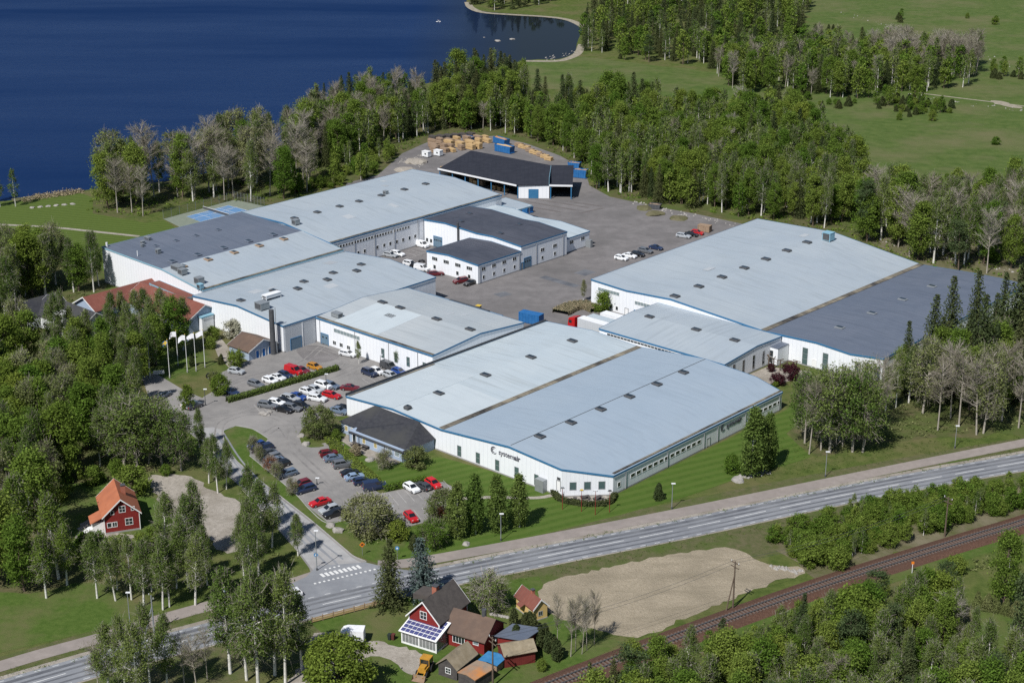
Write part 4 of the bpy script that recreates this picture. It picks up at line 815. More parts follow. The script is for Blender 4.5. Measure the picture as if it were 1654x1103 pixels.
# N: small brown-roofed outbuilding
r, ro = house('boiler_house', 'small pale blue outbuilding with brown tiled roof and blue doors by the chimney', W(0.2, -114.6), 90 - math.degrees(YA), 9.0, 7.6, 2.4, 4.4, 'office_wall', 'tiles_brown', 'outbuilding')
for x in (2.6, 4.6, 6.6): door(r, 'q0', x, 0, 0.9, 2.0, 'flag_blue', 'frame_white')
# L: red roofed office
r, ro = house('red_roofed_office', 'grey office with long brick red tiled roof beside the west hall', W(2.0, -141.5), 90 - math.degrees(YA), 11.3, 27.0, 3.6, 6.6, 'office_wall', 'tiles_red', 'office', ov=0.6)
win(r, 'q0', 4.6, 0, 1.2, 0.9, 1.0); win(r, 'q0', 7.6, 0, 1.2, 0.9, 1.0)
rl = MB().box(2.5, 9.0, 8.0, 8.35, 6.3, 6.9).box(2.5, 9.0, 17.6, 17.95, 6.3, 6.9); 
m = MB().box(8.0, 11.0, 8.5, 10.4, 4.0, 5.7); o = m.obj('roof_plant', 'dark_steel', r); MB().box(8.5, 10.5, 12.0, 13.2, 4.6, 5.6).obj('roof_plant', 'white_metal', r)
r, ro = house('red_roofed_wing', 'wing with brick red tiled roof reaching towards the trees by the west hall', W(-8.5, -176.0), -math.degrees(YA), 9.5, 26.0, 3.4, 6.0, 'office_wall', 'tiles_red', 'office', ov=0.6)
Lx = Hall('link_corridor', 'narrow link roof in brick red between red roofed office and west hall', [(-167.5, 9.6, 6.3), (-149.6, 9.6, 5.4)], 12.7, [(0, 1, 'tiles_red')], trim='pale_trim', cat='corridor')
Lx2 = Hall('plant_deck', 'small flat roofed plant room with pale blue edge beside west hall', [(-148.6, 5.6, 4.2), (-140.0, 5.6, 4.0)], 9.3, [(0, 1, 'pale_trim')], trim='pale_trim', cat='plant room')
# M: dark roofed house among the trees
r, ro = house('dark_roofed_office', 'white office with charcoal tiled roof and dormer among the trees', W(-20.5, -156.0), 90 - math.degrees(YA), 10.0, 21.0, 3.8, 7.0, 'white_metal', 'tiles_black', 'office', ov=0.5)
d = MB().prism([(0, 4.0), (2.4, 4.6), (2.4, 6.0), (0, 5.9)], 7.2, 11.6, 'y'); d.obj('dormer', 'frame_white', r); win(r, 'p0', 9.4, -0.02, 4.55, 3.0, 0.8, n=3)
win(r, 'q0', 5.0, 0, 1.2, 1.1, 1.5); win(r, 'q0', 2.4, 0, 1.2, 1.0, 1.3); win(r, 'q0', 7.6, 0, 1.2, 1.0, 1.3)
r, ro = house('dark_roofed_wing', 'low white wing with charcoal roof at the edge of the left wood', W(-24.0, -183.0), -math.degrees(YA), 9.0, 12.0, 3.6, 6.6, 'white_metal', 'tiles_black', 'office', ov=0.5)

# S: open storage shed on the far yard (long lean roof + square end block)
a_, b_, c_ = W(159.0, -205.0), W(160.0, -169.3), W(166.8, -161.3)
d_, e_ = W(178.5, -208.5), W(181.0, -171.5)
r = empty('storage_shed', a_, 0, 'long storage shed with black roof, open bays and blue posts', 'shed'); LQ = lambda p, z: (p.x - a_.x, p.y - a_.y, z)
m = MB(); m.slab([LQ(a_ + (a_ - d_).normalized() * 0.6, 4.75), LQ(b_ + (b_ - e_).normalized() * 0.6, 4.75), LQ(c_ + (c_ - e_).normalized() * 0.3, 4.95), LQ(e_, 7.0), LQ(d_, 7.0)], 0.3); m.obj('roof', 'roof_black', r)
m = MB()
def wallq(m, p, q, z0, z1, z2=None): m.add([LQ(p, z0), LQ(q, z0), LQ(q, z2 or z1), LQ(p, z1)], [(0, 1, 2, 3)])
wallq(m, b_, c_, 0, 4.5, 4.7); wallq(m, d_, e_, 0, 6.6); wallq(m, a_, d_, 0, 4.4, 6.6); wallq(m, c_, e_, 0, 4.6, 6.6); m.obj('wall', 'wall', r)
n_ = 7
for i in range(n_):
    p = a_.lerp(b_, i / (n_ - 1)); MB().box(-0.16, 0.16, -0.16, 0.16, 0, 4.45).obj('post', 'blue_trim', r, LQ(p, 0))
dd = (b_ - a_).normalized(); m = MB(); p0 = a_ - dd * 0.3 - Vector((dd.y * -1, dd.x, 0)) * 0.75; p1 = b_ - Vector((dd.y * -1, dd.x, 0)) * 0.75
m.add([LQ(p0, 4.82), LQ(p1, 4.82), LQ(p1, 4.2), LQ(p0, 4.2)], [(0, 1, 2, 3)]); m.obj('fascia', 'white_metal', r)
m = MB(); q0 = b_.lerp(c_, 0.34); q1 = b_.lerp(c_, 0.66); nn = (c_ - b_).normalized(); nn = Vector((nn.y, -nn.x, 0)) * 0.08
m.add([LQ(q0 + nn, 0.05), LQ(q1 + nn, 0.05), LQ(q1 + nn, 3.2), LQ(q0 + nn, 3.2)], [(0, 1, 2, 3)]); m.obj('door', 'blue_trim', r)
a2, b2 = W(167.0, -161.0), W(171.5, -155.4); ax = (b2 - a2).normalized(); ay = Vector((-ax.y, ax.x, 0)); wd = (b2 - a2).length; dp = 17.0
r2 = empty('shelter_bay', a2, math.atan2(ax.y, ax.x), 'square open bay with black pitched roof at the right end of storage shed', 'shed')
tag(r2, 'square open shelter bay with black roof joined to the storage shed end')
MB().slab([(-0.3, -0.8, 5.05), (wd + 0.3, -0.8, 5.05), (wd + 0.3, dp, 7.4), (-0.3, dp, 7.4)], 0.3).obj('roof', 'roof_black', r2)
MB().box(-0.42, -0.3, -0.8, dp, 4.5, 7.2).obj('edge_board', 'pale_trim', r2); bpy.data.objects['edge_board'].hide_render = False
MB().box(-0.3, wd + 0.3, -0.9, -0.8, 4.4, 5.0).obj('fascia', 'white_metal', r2)
MB().box(0, wd, dp - 0.4, dp - 0.2, 0, 7.0).add([(0.02, 1.0, 0), (0.02, dp - 0.3, 0), (0.02, dp - 0.3, 6.9), (0.02, 1.0, 4.9)], [(0, 1, 2, 3)]).add([(wd, 1.0, 0), (wd, dp - 0.3, 0), (wd, dp - 0.3, 6.9), (wd, 1.0, 4.9)], [(0, 1, 2, 3)]).obj('wall', 'blue_trim', r2)
for x in (0.15, wd - 0.15): MB().box(-0.17, 0.17, -0.6, -0.25, 0, 4.8).obj('post', 'blue_trim', r2, (x, 0, 0))

# red house on the left
r, ro = house('red_house', 'red wooden house with orange tiled roof and white windows', (-77.7, 278.4), 20, 6.6, 9.2, 3.9, 6.9, 'falu', 'tiles_orange', ov=0.45, base=0.35)
chimney(ro, 4.4, 4.6, 6.2, 1.5, 0.8); corner_boards(r, 6.6, 9.2, 3.8)
win(r, 'q0', 3.5, 0, 4.2, 1.1, 1.2, n=2, rows=2); win(r, 'q0', 4.6, 0, 1.4, 1.3, 1.3, n=2, rows=2); win(r, 'q0', 1.9, 0, 1.4, 0.8, 0.9, n=2); win(r, 'q0', 0.9, 0, 1.4, 0.7, 0.9); win(r, 'q0', 5.5, 0, 4.3, 0.55, 0.7); win(r, 'q0', 1.6, 0, 4.0, 0.55, 0.6)
win(r, 'p0', 6.4, 0, 1.5, 1.0, 1.3); 
MB().box(-2.2, 0, 0.6, 3.4, 0.0, 2.4).obj('porch', 'frame_white', r); MB().slab([(-2.6, 0.2, 2.55), (0.1, 0.2, 3.7), (0.1, 3.9, 3.7), (-2.6, 3.9, 2.55)], 0.15).obj('porch_roof', 'tiles_orange', r)
m = MB()
for i in range(4): m.box(-3.0 - 0.3 * i, -2.2, 1.2, 2.8, 0, 0.8 - 0.2 * i)
m.obj('porch_steps', 'frame_white', r)
# farmhouse group
A0 = (-17.3, 240.6); r, ro = house('farmhouse', 'red farmhouse with dark grey tiled gable roof and brick chimney', A0, -31, 6.0, 8.6, 4.3, 7.4, 'falu', 'tiles_dusk', ov=0.45, base=0.4)
win(r, 'q0', 2.9, 0, 4.1, 1.2, 1.3, n=2, rows=2); chimney(ro, 2.6, 4.2, 7.2, 1.1, 0.9); corner_boards(r, 6.0, 8.6, 4.2)
MB().prism([(-2.2, 4.4), (-2.2, 5.4), (1.0, 5.7), (1.0, 5.0)], 4.4, 7.6, 'y').obj('dormer', 'tiles_dusk', r)
MB().box(3.0, 3.07, 0.0, 3.2, 6.4, 7.0).v
m = MB().box(2.98, 3.06, 5.2, 5.26, 7.55, 7.65); 
r, ro = house('side_house', 'low red house with brown tiled roof joined to the farmhouse', (-10.8, 237.7), -29, 7.3, 6.4, 2.7, 5.0, 'falu', 'tiles_brown')
bpy.data.objects.remove(r.children[0]) if False else None
for o in list(r.children): bpy.data.objects.remove(o)
r.location = (-4.6, 234.4, 0); r.rotation_euler = (0, 0, R(61)); bx = 6.6; by = 7.4
m = MB().prism([(-0.0, 0), (bx, 0), (bx, 2.7), (bx / 2, 5.0), (0, 2.7)], 0, by, 'y'); m.obj('wall', 'falu', r)
m = MB()
for x1 in (0, bx):
    sg = 1 if x1 else -1; s_ = (2.7 - 5.0) / (bx / 2); ex = x1 + sg * 0.45; zz = 2.7 + s_ * 0.45
    m.slab([(bx / 2, -0.4, 5.2), (ex, -0.4, zz + 0.2), (ex, by + 0.4, zz + 0.2), (bx / 2, by + 0.4, 5.2)], 0.18)
m.obj('roof', 'tiles_brown', r)
win(r, 'p0', 4.9, 0, 0.9, 2.2, 1.2, n=4); win(r, 'p0', 1.6, 0, 1.5, 0.9, 0.5, pane='glass_grey')
MB().tube((0, 0, 0), (0, 0, 2.0), 0.42, n=12).obj('flue', 'dark_steel', r, (bx / 2 + 0.2, 2.0, 4.3))
r = empty('conservatory', (-18.4, 238.4, 0), R(-30.4), 'white glazed conservatory with solar panel roof at the farmhouse front', 'conservatory')
cw, cd = 6.8, 4.2
m = MB()
for x in (0, cw / 2, cw):
    for y in (0, cd): m.box(x - 0.12, x + 0.12, y - 0.12, y + 0.12, 0, 2.3 + 1.1 * (y > 0))
for k in range(1, 10): m.box(cw * k / 10 - 0.03, cw * k / 10 + 0.03, -0.05, 0.05, 0.3, 2.2)
m.box(-0.12, cw + 0.12, -0.12, 0.12, 2.15, 2.45).box(-0.12, cw + 0.12, -0.1, 0.1, 0, 0.3).box(-0.1, 0.1, 0, cd, 0, 0.3).box(cw - 0.1, cw + 0.1, 0, cd, 0, 0.3).obj('frame', 'frame_white', r)
gm = mat('conservatory_glass', (0.75, 0.78, 0.78), rough=0.05, spec=0.7); gm.node_tree.nodes['Principled BSDF'].inputs['Transmission Weight'].default_value = 0.75; M['clear'] = gm
for k in range(10): MB().box(cw * k / 10 + 0.04, cw * (k + 1) / 10 - 0.04, -0.02, 0.02, 0.3, 2.15).obj('pane', 'clear', r)
for x in (0.0, cw): MB().add([(x, 0.12, 0.3), (x, cd, 0.3), (x, cd, 3.3), (x, 0.12, 2.2)], [(0, 1, 2, 3)]).obj('pane', 'clear', r)
m = MB().slab([(-0.4, -0.5, 2.45), (cw + 0.3, -0.5, 2.45), (cw + 0.3, cd, 3.75), (-0.4, cd, 3.75)], 0.12); ro = m.obj('roof', 'frame_white', r)
sol = mesh('solar_panel', *(lambda q: (q.v, q.f))(MB().box(-0.38, 0.38, -0.37, 0.37, 0, 0.03)), 'solar')
for i in range(8):
    for j in range(5):
        o = link('solar_panel', sol, ro, (0.05 + 0.86 * i + 0.2, -0.05 + 0.86 * j + 0.1, 2.47 + (0.86 * j + 0.55) * 0.289)); o.rotation_euler = (math.atan(0.289), 0, 0)
MB().box(1.2, 3.0, 1.4, 2.2, 0, 0.75).box(4.2, 5.8, 1.4, 2.2, 0, 0.75).obj('garden_table', 'timber', r)
r, ro = house('lean_shed', 'red shed with dark sheet lean-to roof behind the low house', (-2.4, 236.6), -37, 5.0, 4.3, 2.3, 3.3, 'falu', 'roof_slate', 'shed', barge=None, peak=0.98, eave_r=3.25)
r, ro = house('tin_shed', 'red shed with weathered tan sheet roof by the railway', (-1.2, 230.3), 19, 5.4, 3.2, 2.4, 3.5, 'falu_dark', 'old_tin', 'shed', ov=0.25, barge=None)
for o in list(r.children): bpy.data.objects.remove(o)
MB().prism([(0, 0), (3.3, 0), (3.3, 2.5), (1.65, 3.4), (0, 2.4)], 0, 5.3, 'x').obj('wall', 'falu_dark', r)
MB().slab([(-0.25, -0.4, 2.35), (5.55, -0.4, 2.35), (5.55, 1.65, 3.6), (-0.25, 1.65, 3.6)], 0.1).slab([(-0.25, 1.65, 3.6), (5.55, 1.65, 3.6), (5.55, 3.7, 2.5), (-0.25, 3.7, 2.5)], 0.1).obj('roof', 'old_tin', r)
r, ro = house('plank_shed', 'dark wooden shed with patched tan sheet roof beside the digger', (-11.9, 228.3), -20, 3.6, 5.6, 2.2, 3.7, 'timber_dark', 'old_tin', 'shed', ov=0.3, barge=None)
r.rotation_euler = (0, 0, R(-32)); win(r, 'q0', 1.9, 0, 0.9, 0.9, 0.9, n=2, rows=2)
r, ro = house('rusty_shed', 'low shed with flat rusty orange sheet roof next to the plank shed', (-8.6, 225.6), -40, 3.6, 4.6, 2.0, 2.3, 'timber_dark', 'rust', 'shed', ov=0.1, barge=None)
m = MB().box(0, 3.2, 0, 2.6, 0.0, 1.5); r = m.obj('covered_woodpile', 'timber_old', None, (-5.2, 230.5, 0)); r.rotation_euler = (0, 0, R(-32)); tag(r, 'woodpile under bright blue tarpaulin between the farm sheds', 'woodpile')
MB().slab([(-0.25, -0.25, 1.5), (1.6, -0.25, 1.72), (3.45, -0.25, 1.55), (3.45, 2.85, 1.62), (1.6, 2.85, 1.85), (-0.25, 2.85, 1.6)], 0.1).obj('tarpaulin', 'tarp_blue', r)
# yellow cottage
r, ro = house('yellow_cottage', 'small yellow cottage with rusty red tiled roof by the ploughed field', (3.7, 245.3), 20, 2.8, 5.6, 2.5, 3.9, 'yellow_boards', 'tiles_red', 'cottage', ov=0.3, base=0.2)
r.rotation_euler = (0, 0, R(32)); win(r, 'q0', 1.4, 0, 0.9, 0.7, 0.7, n=2, frame='frame_grey'); win(r, 'p0', 1.1, 0, 0.9, 0.7, 0.7, n=2, frame='frame_grey'); win(r, 'p0', 4.5, 0, 0.9, 0.7, 0.7, n=2, frame='frame_grey'); chimney(ro, 1.5, 2.6, 3.7, 0.9, 0.55)
MB().slab([(-1.1, 2.4, 2.0), (0, 2.4, 2.5), (0, 3.8, 2.5), (-1.1, 3.8, 2.0)], 0.08).obj('porch_roof', 'tiles_red', r)
# ------------------------------------------------------------------ cars
def car_proto(name, L_, Wd, H_, belt, hood, a0, a1, b0, b1, van=False):
    """nose towards +x, origin under the middle of the car"""
    r = empty(name, (0, 0, 0)); o = L_ / 2; h = Wd / 2; zb = 0.22
    secs = [(0.0, 0.80, zb + 0.12, hood - 0.22), (0.12, 0.92, zb, hood - 0.08), (a0 * 0.55, 0.99, zb, hood), (a0, 1.0, zb, belt), ((a0 + a1) / 2, 1.0, zb, belt + 0.01), (a1, 0.99, zb, belt + 0.01 if a1 > L_ - 0.3 else belt), (L_ - 0.1, 0.93, zb, (belt if a1 > L_ - 0.3 else belt - 0.05)), (L_, 0.84, zb + 0.14, belt - 0.25)]
    m = MB(); v = []; n = 8
    for x, k, z0, z1 in secs:
        zm = z0 + (z1 - z0) * 0.55; X = o - x
        v += [(X, -h * k * 0.93, z0), (X, -h * k, zm), (X, -h * k * 0.97, z1 - 0.05), (X, -h * k * 0.86, z1), (X, h * k * 0.86, z1), (X, h * k * 0.97, z1 - 0.05), (X, h * k, zm), (X, h * k * 0.93, z0)]
    f = []
    for i in range(len(secs) - 1):
        for j in range(n): f.append((i * n + j, i * n + (j + 1) % n, (i + 1) * n + (j + 1) % n, (i + 1) * n + j))
    f += [tuple(range(n)), tuple(range(len(secs) * n - 1, len(secs) * n - n - 1, -1))]; m.add(v, f)
    wb, wr = h * 0.90, h * 0.72 if not van else h * 0.84; zt = H_
    bs = [(o - a0, -wb, belt - 0.02), (o - a1, -wb, belt - 0.02), (o - a1, wb, belt - 0.02), (o - a0, wb, belt - 0.02)]
    md = [(o - b0, -wr, zt - 0.06), (o - b1, -wr, zt - 0.06), (o - b1, wr, zt - 0.06), (o - b0, wr, zt - 0.06)]
    tp = [(o - b0 - 0.2, -wr * 0.8, zt), (o - b1 + 0.2, -wr * 0.8, zt), (o - b1 + 0.2, wr * 0.8, zt), (o - b0 - 0.2, wr * 0.8, zt)]
    m.add(bs + md + tp, [(0, 1, 5, 4), (1, 2, 6, 5), (2, 3, 7, 6), (3, 0, 4, 7), (4, 5, 9, 8), (5, 6, 10, 9), (6, 7, 11, 10), (7, 4, 8, 11), (8, 9, 10, 11)])
    body = m.obj('body', 'car_paint', r, smooth=False)
    def pane(nm, q, cut=(0.08, 0.92, 0.10, 0.90)):
        q = [Vector(t) for t in q]; c = sum(q, Vector()) / 4; nr = (q[1] - q[0]).cross(q[3] - q[0]).normalized()
        if nr.dot(c - Vector((0, 0, belt * 0.7))) < 0: nr = -nr
        P = lambda s, t: q[0] * (1 - s) * (1 - t) + q[1] * s * (1 - t) + q[2] * s * t + q[3] * (1 - s) * t
        s0, s1, t0, t1 = cut; pts = [P(s0, t0), P(s1, t0), P(s1, t1), P(s0, t1)]
        MB().add([p + nr * 0.018 for p in pts] + [p - nr * 0.02 for p in pts], [(0, 1, 2, 3), (0, 1, 5, 4), (1, 2, 6, 5), (2, 3, 7, 6), (3, 0, 4, 7)]).obj(nm, 'car_glass', r)
    pane('windscreen', [bs[0], bs[3], md[3], md[0]], (0.06, 0.94, 0.05, 0.95)); pane('rear_window', [bs[1], bs[2], md[2], md[1]], (0.10, 0.90, 0.18, 0.9))
    if van == 'panel':
        k = (b0 + 1.1 - b0) / (b1 - b0)
        pane('side_window', [bs[0], bs[1], md[1], md[0]], (0.06, 0.30, 0.15, 0.9)); pane('side_window', [bs[3], bs[2], md[2], md[3]], (0.06, 0.30, 0.15, 0.9))
    else:
        for A, B, C, D in ((bs[0], bs[1], md[1], md[0]), (bs[3], bs[2], md[2], md[3])):
            pane('side_window', [A, B, C, D], (0.09, 0.50, 0.16, 0.9)); pane('side_window', [A, B, C, D], (0.53, 0.93, 0.16, 0.9))
    for x in (o - 0.82, -o + 0.86):
        for s in (-1, 1):
            w_ = MB().tube((x, s * (h - 0.16), 0.32), (x, s * (h + 0.02), 0.32), 0.32, n=14).obj('wheel', 'rubber', r)
            MB().tube((x, s * (h - 0.02), 0.32), (x, s * (h + 0.035), 0.32), 0.2, n=8).obj('rim', 'rim', w_)
    for s in (-1, 1):
        MB().box(o - 0.16, o - 0.015, s * h * 0.62 - 0.16, s * h * 0.62 + 0.16, hood - 0.28, hood - 0.12).obj('headlight', 'lamp_white', r)
        MB().box(-o - 0.01, -o + 0.12, s * h * 0.72 - 0.11, s * h * 0.72 + 0.11, belt - 0.38, belt - 0.12).obj('tail_light', 'lamp_red', r)
    MB().box(-o - 0.015, -o + 0.05, -0.25, 0.25, 0.55, 0.67).obj('number_plate', 'plate', r)
    return r
PROTO = {'hatch': car_proto('hatchback', 4.15, 1.78, 1.48, 0.95, 0.92, 1.1, 4.05, 1.95, 3.65), 'wagon': car_proto('estate_car', 4.75, 1.84, 1.48, 0.97, 0.92, 1.35, 4.66, 2.2, 4.3),
         'sedan': car_proto('saloon_car', 4.6, 1.8, 1.44, 0.95, 0.9, 1.35, 4.0, 2.15, 3.35), 'suv': car_proto('suv', 4.6, 1.88, 1.70, 1.08, 1.04, 1.2, 4.5, 1.95, 4.2),
         'van': car_proto('van', 5.0, 1.95, 1.96, 1.12, 1.08, 0.95, 4.93, 1.75, 4.8, 'panel')}
USED = set()
COLS = dict(white=(0.72, 0.73, 0.74), silver=(0.36, 0.38, 0.40), grey=(0.14, 0.15, 0.165), dkgrey=(0.055, 0.058, 0.064), black=(0.012, 0.012, 0.014), navy=(0.016, 0.028, 0.07), blue=(0.02, 0.06, 0.24), red=(0.50, 0.012, 0.016),
            dkred=(0.13, 0.012, 0.018), orange=(0.42, 0.19, 0.02), ltblue=(0.22, 0.30, 0.42), bluegrey=(0.12, 0.16, 0.22), sand=(0.28, 0.25, 0.2))
def car(px, py, ty, c, vec, label, group=None):
    if ty in USED: r = copy_tree(PROTO[ty])
    else: r = PROTO[ty]; USED.add(ty)
    p = G(px, py + 4); q = G(px + vec[0], py + 4 + vec[1]); d = q - p
    r.location = (p.x, p.y, 0.05); r.rotation_euler = (0, 0, math.atan2(d.y, d.x)); k = rnd.uniform(0.97, 1.03); r.scale = (k, k, k)
    kk = rnd.uniform(0.85, 1.12); cc = tuple(x * kk for x in COLS[c])
    for ch in r.children:
        if ch.name.startswith('body'): ch.color = (*cc, 1)
    return tag(r, label, 'van' if ty == 'van' else 'car', group)
RU = 'cars in the upper car park'; RM = 'cars in the middle rows'; RLw = 'cars in the lower car park'
UP = (25, 8)
CARS = [
 (382, 599, 'hatch', 'silver', (25, 4), 'small silver hatchback alone beside the little round tree', RU),
 (349, 609, 'wagon', 'black', (25, 6), 'black estate car half under shrubs at the upper car park edge', RU),
 (374, 633, 'sedan', 'navy', (25, 8), 'dark saloon half hidden by the bright bush at the hedge end', RU),
 (414, 620, 'wagon', 'grey', UP, 'grey estate car, first in the row along the long hedge', RU),
 (436.6, 614, 'hatch', 'white', UP, 'white hatchback next to the grey estate along the hedge', RU),
 (449, 609, 'sedan', 'white', UP, 'white saloon, second white car in the row along the hedge', RU),
 (461, 605, 'hatch', 'navy', UP, 'dark blue hatchback squeezed between white saloon and red van', RU),
 (474.6, 599, 'van', 'red', UP, 'bright red van behind the long hedge', RU),
 (488, 598, 'sedan', 'dkred', UP, 'dark red saloon on the far side of the red van', RU),
 (508.5, 592, 'hatch', 'orange', UP, 'orange hatchback at the end of the hedge row', RU),
 (562, 571, 'wagon', 'white', (25, 5), 'white estate car parked along the cross hall wall', RU),
 (597, 602, 'suv', 'navy', (22, 9), 'dark blue SUV facing the lamp post by the cross hall', RU),
 (609, 599, 'hatch', 'white', (22, 9), 'white hatchback by the lamp post near the cross hall wall', RU),
 (628, 592, 'van', 'dkgrey', (22, 8), 'dark grey van closest to the cross hall wall', RU),
 (632, 606, 'wagon', 'silver', (22, 8), 'silver car partly behind the twin hall roof edge', RU),
 (645, 600, 'hatch', 'blue', (22, 8), 'blue hatchback partly behind the twin hall roof edge', RU),
 (566, 626, 'sedan', 'dkred', (25, 2), 'dark red saloon alone near the twin hall corner', RM),
 (497, 632, 'hatch', 'white', (23, 7), 'white hatchback, first of the back middle row', RM),
 (509.6, 629, 'hatch', 'silver', (23, 7), 'silver hatchback, second of the back middle row', RM),
 (523, 623, 'suv', 'white', (23, 7), 'tall white SUV, third of the back middle row', RM),
 (535, 622, 'wagon', 'bluegrey', (23, 7), 'blue-grey estate, last of the back middle row beside lamp', RM),
 (536, 638, 'wagon', 'red', (26, 6), 'red estate car in the middle rows', RM),
 (512.7, 643, 'wagon', 'white', (27, 5), 'white estate car in front of the back middle row', RM),
 (432.5, 654, 'wagon', 'grey', (27, 4), 'grey estate beside the boulders, first of the front middle row', RM),
 (447, 650, 'hatch', 'white', (27, 5), 'white hatchback in the front middle row beside the boulders', RM),
 (459, 647, 'sedan', 'black', (25, 6), 'black saloon behind white hatchback in the front middle row', RM),
 (469.5, 643, 'wagon', 'silver', (25, 6), 'silver estate in the front middle row next to a bright blue car', RM),
 (481, 640, 'sedan', 'blue', (25, 6), 'bright blue saloon at the end of the front middle row', RM),
 (459, 661, 'sedan', 'black', (27, 6), 'black saloon, front left of the three cars nearest the boulders', RM),
 (472.6, 658, 'wagon', 'grey', (27, 6), 'grey estate between two black cars near the boulders', RM),
 (487, 656, 'suv', 'black', (27, 6), 'black SUV near the big bush at the lot corner', RM),
 (547.6, 663, 'sedan', 'bluegrey', (24, 5), 'blue-grey saloon tucked behind the office wing', RM),
 (554.8, 659, 'sedan', 'black', (24, 5), 'black saloon tucked behind the office wing', RM)]
LV = (-24, 7); RV = (24, -4)
CARS += [(414.8, 719, 'hatch', 'blue', LV, 'blue hatchback at the top of the lower left row', RLw), (426.8, 723, 'hatch', 'navy', LV, 'dark blue hatchback, second in the lower left row', RLw),
 (431, 732, 'sedan', 'dkgrey', LV, 'charcoal saloon, third in the lower left row', RLw), (438, 738.5, 'wagon', 'grey', LV, 'grey estate, fourth in the lower left row', RLw),
 (443.5, 744.5, 'sedan', 'bluegrey', LV, 'blue-grey saloon, fifth in the lower left row', RLw), (452, 750, 'wagon', 'black', LV, 'black estate, sixth in the lower left row', RLw),
 (463, 765, 'wagon', 'bluegrey', LV, 'blue-grey estate behind the small trees in the lower left row', RLw), (487, 782, 'hatch', 'dkred', LV, 'dark red hatchback behind the lone young tree', RLw),
 (493, 790, 'wagon', 'navy', LV, 'dark blue estate in front of the dark red hatchback', RLw), (517, 811, 'sedan', 'red', LV, 'bright red saloon with empty bays around it in lower left row', RLw),
 (532, 823, 'hatch', 'silver', LV, 'silver hatchback near the lawn boulders', RLw), (540, 829, 'wagon', 'black', LV, 'black estate, last of the lower left row by the boulders', RLw),
 (531, 732, 'hatch', 'dkred', RV, 'dark red hatchback at the top of the row along the clipped hedge', RLw), (540, 739.5, 'sedan', 'bluegrey', RV, 'blue-grey saloon, second along the clipped hedge', RLw),
 (554, 750, 'suv', 'grey', RV, 'grey SUV, third along the clipped hedge', RLw), (567, 763, 'sedan', 'black', RV, 'black saloon, fourth along the clipped hedge', RLw),
 (573.7, 770, 'sedan', 'ltblue', RV, 'light blue saloon along the clipped hedge', RLw), (585.7, 777, 'hatch', 'navy', RV, 'dark blue hatchback below the light blue saloon', RLw),
 (605, 786, 'van', 'navy', RV, 'dark van at the hedge corner behind the big bush', RLw), (665, 788, 'hatch', 'white', (20, 12), 'pale silver hatchback in the bottom bays next to black car', RLw),
 (683.6, 785, 'hatch', 'dkgrey', (-20, -11), 'charcoal hatchback between silver and red cars in bottom bays', RLw), (700, 781, 'hatch', 'red', (20, 13), 'red hatchback at the end of the bottom bays by the lawn', RLw),
 (664, 835, 'hatch', 'red', (18, 17), 'red hatchback alone at the lowest edge of the car park', RLw)]
YC = 'cars parked on the far yard'; IC = 'cars in the inner court'
CARS += [(1003.6, 416, 'hatch', 'white', (20, 4), 'white hatchback, first in the short row on the yard', YC), (1017, 412, 'sedan', 'white', (20, 4), 'white saloon, second in the short row on the yard', YC),
 (1030, 410, 'hatch', 'black', (20, 3), 'black hatchback in the short row on the yard', YC), (1042.5, 404, 'wagon', 'grey', (20, 4), 'grey estate in the short row on the yard', YC), (1059.5, 399, 'sedan', 'navy', (20, 4), 'dark saloon at the end of the short row on the yard', YC),
 (1104, 380, 'wagon', 'silver', (20, 3), 'silver estate next to dark car by the far warehouse corner', YC), (1116, 377.6, 'sedan', 'black', (20, 3), 'black saloon between silver estate and red car on far yard', YC), (1126, 375, 'hatch', 'red', (20, 3), 'red hatchback by the small hut on the far yard', YC),
 (681.5, 395, 'van', 'white', (22, 6), 'white van by the workshop roller door', IC), (631, 411, 'wagon', 'silver', (22, 4), 'silver estate in the inner court beside the flower bed', IC), (642.5, 409, 'wagon', 'white', (22, 5), 'white estate in the inner court beside the silver one', IC),
 (663, 426, 'suv', 'white', (18, 4), 'white car half hidden behind the gable hall roof', IC), (673, 430, 'hatch', 'black', (20, 5), 'black hatchback between white car and white van in inner court', IC), (681.5, 433, 'van', 'white', (20, 4), 'small white van in front of the office block', IC),
 (703.6, 441, 'wagon', 'dkred', (24, -2), 'maroon estate beside the gable hall roof edge', IC), (744, 453, 'suv', 'dkred', (-22, 4), 'maroon SUV below the office block windows', IC), (759.5, 456, 'sedan', 'black', (-20, 7), 'black saloon at the office block corner', IC),
 (181, 603, 'hatch', 'white', (20, 6), 'white hatchback under the trees on the left', 'cars under the left trees'), (176, 611, 'sedan', 'white', (20, 6), 'white saloon under the trees on the left', 'cars under the left trees'), (190, 614, 'wagon', 'silver', (20, 6), 'silver estate under the trees on the left', 'cars under the left trees'),
 (263, 638, 'wagon', 'bluegrey', (18, -9), 'blue-grey estate in tree shade on the entrance drive', 'cars on the drive'), (306, 652, 'hatch', 'white', (20, -7), 'white hatchback parked under the yellow-green tree', 'cars on the drive'), (314, 655, 'hatch', 'dkgrey', (20, -7), 'dark hatchback parked under the yellow-green tree', 'cars on the drive'),
 (470, 960, 'hatch', 'white', (-24, 6), 'white car on the main road behind the tall birches', None)]
for c in CARS: car(*c)

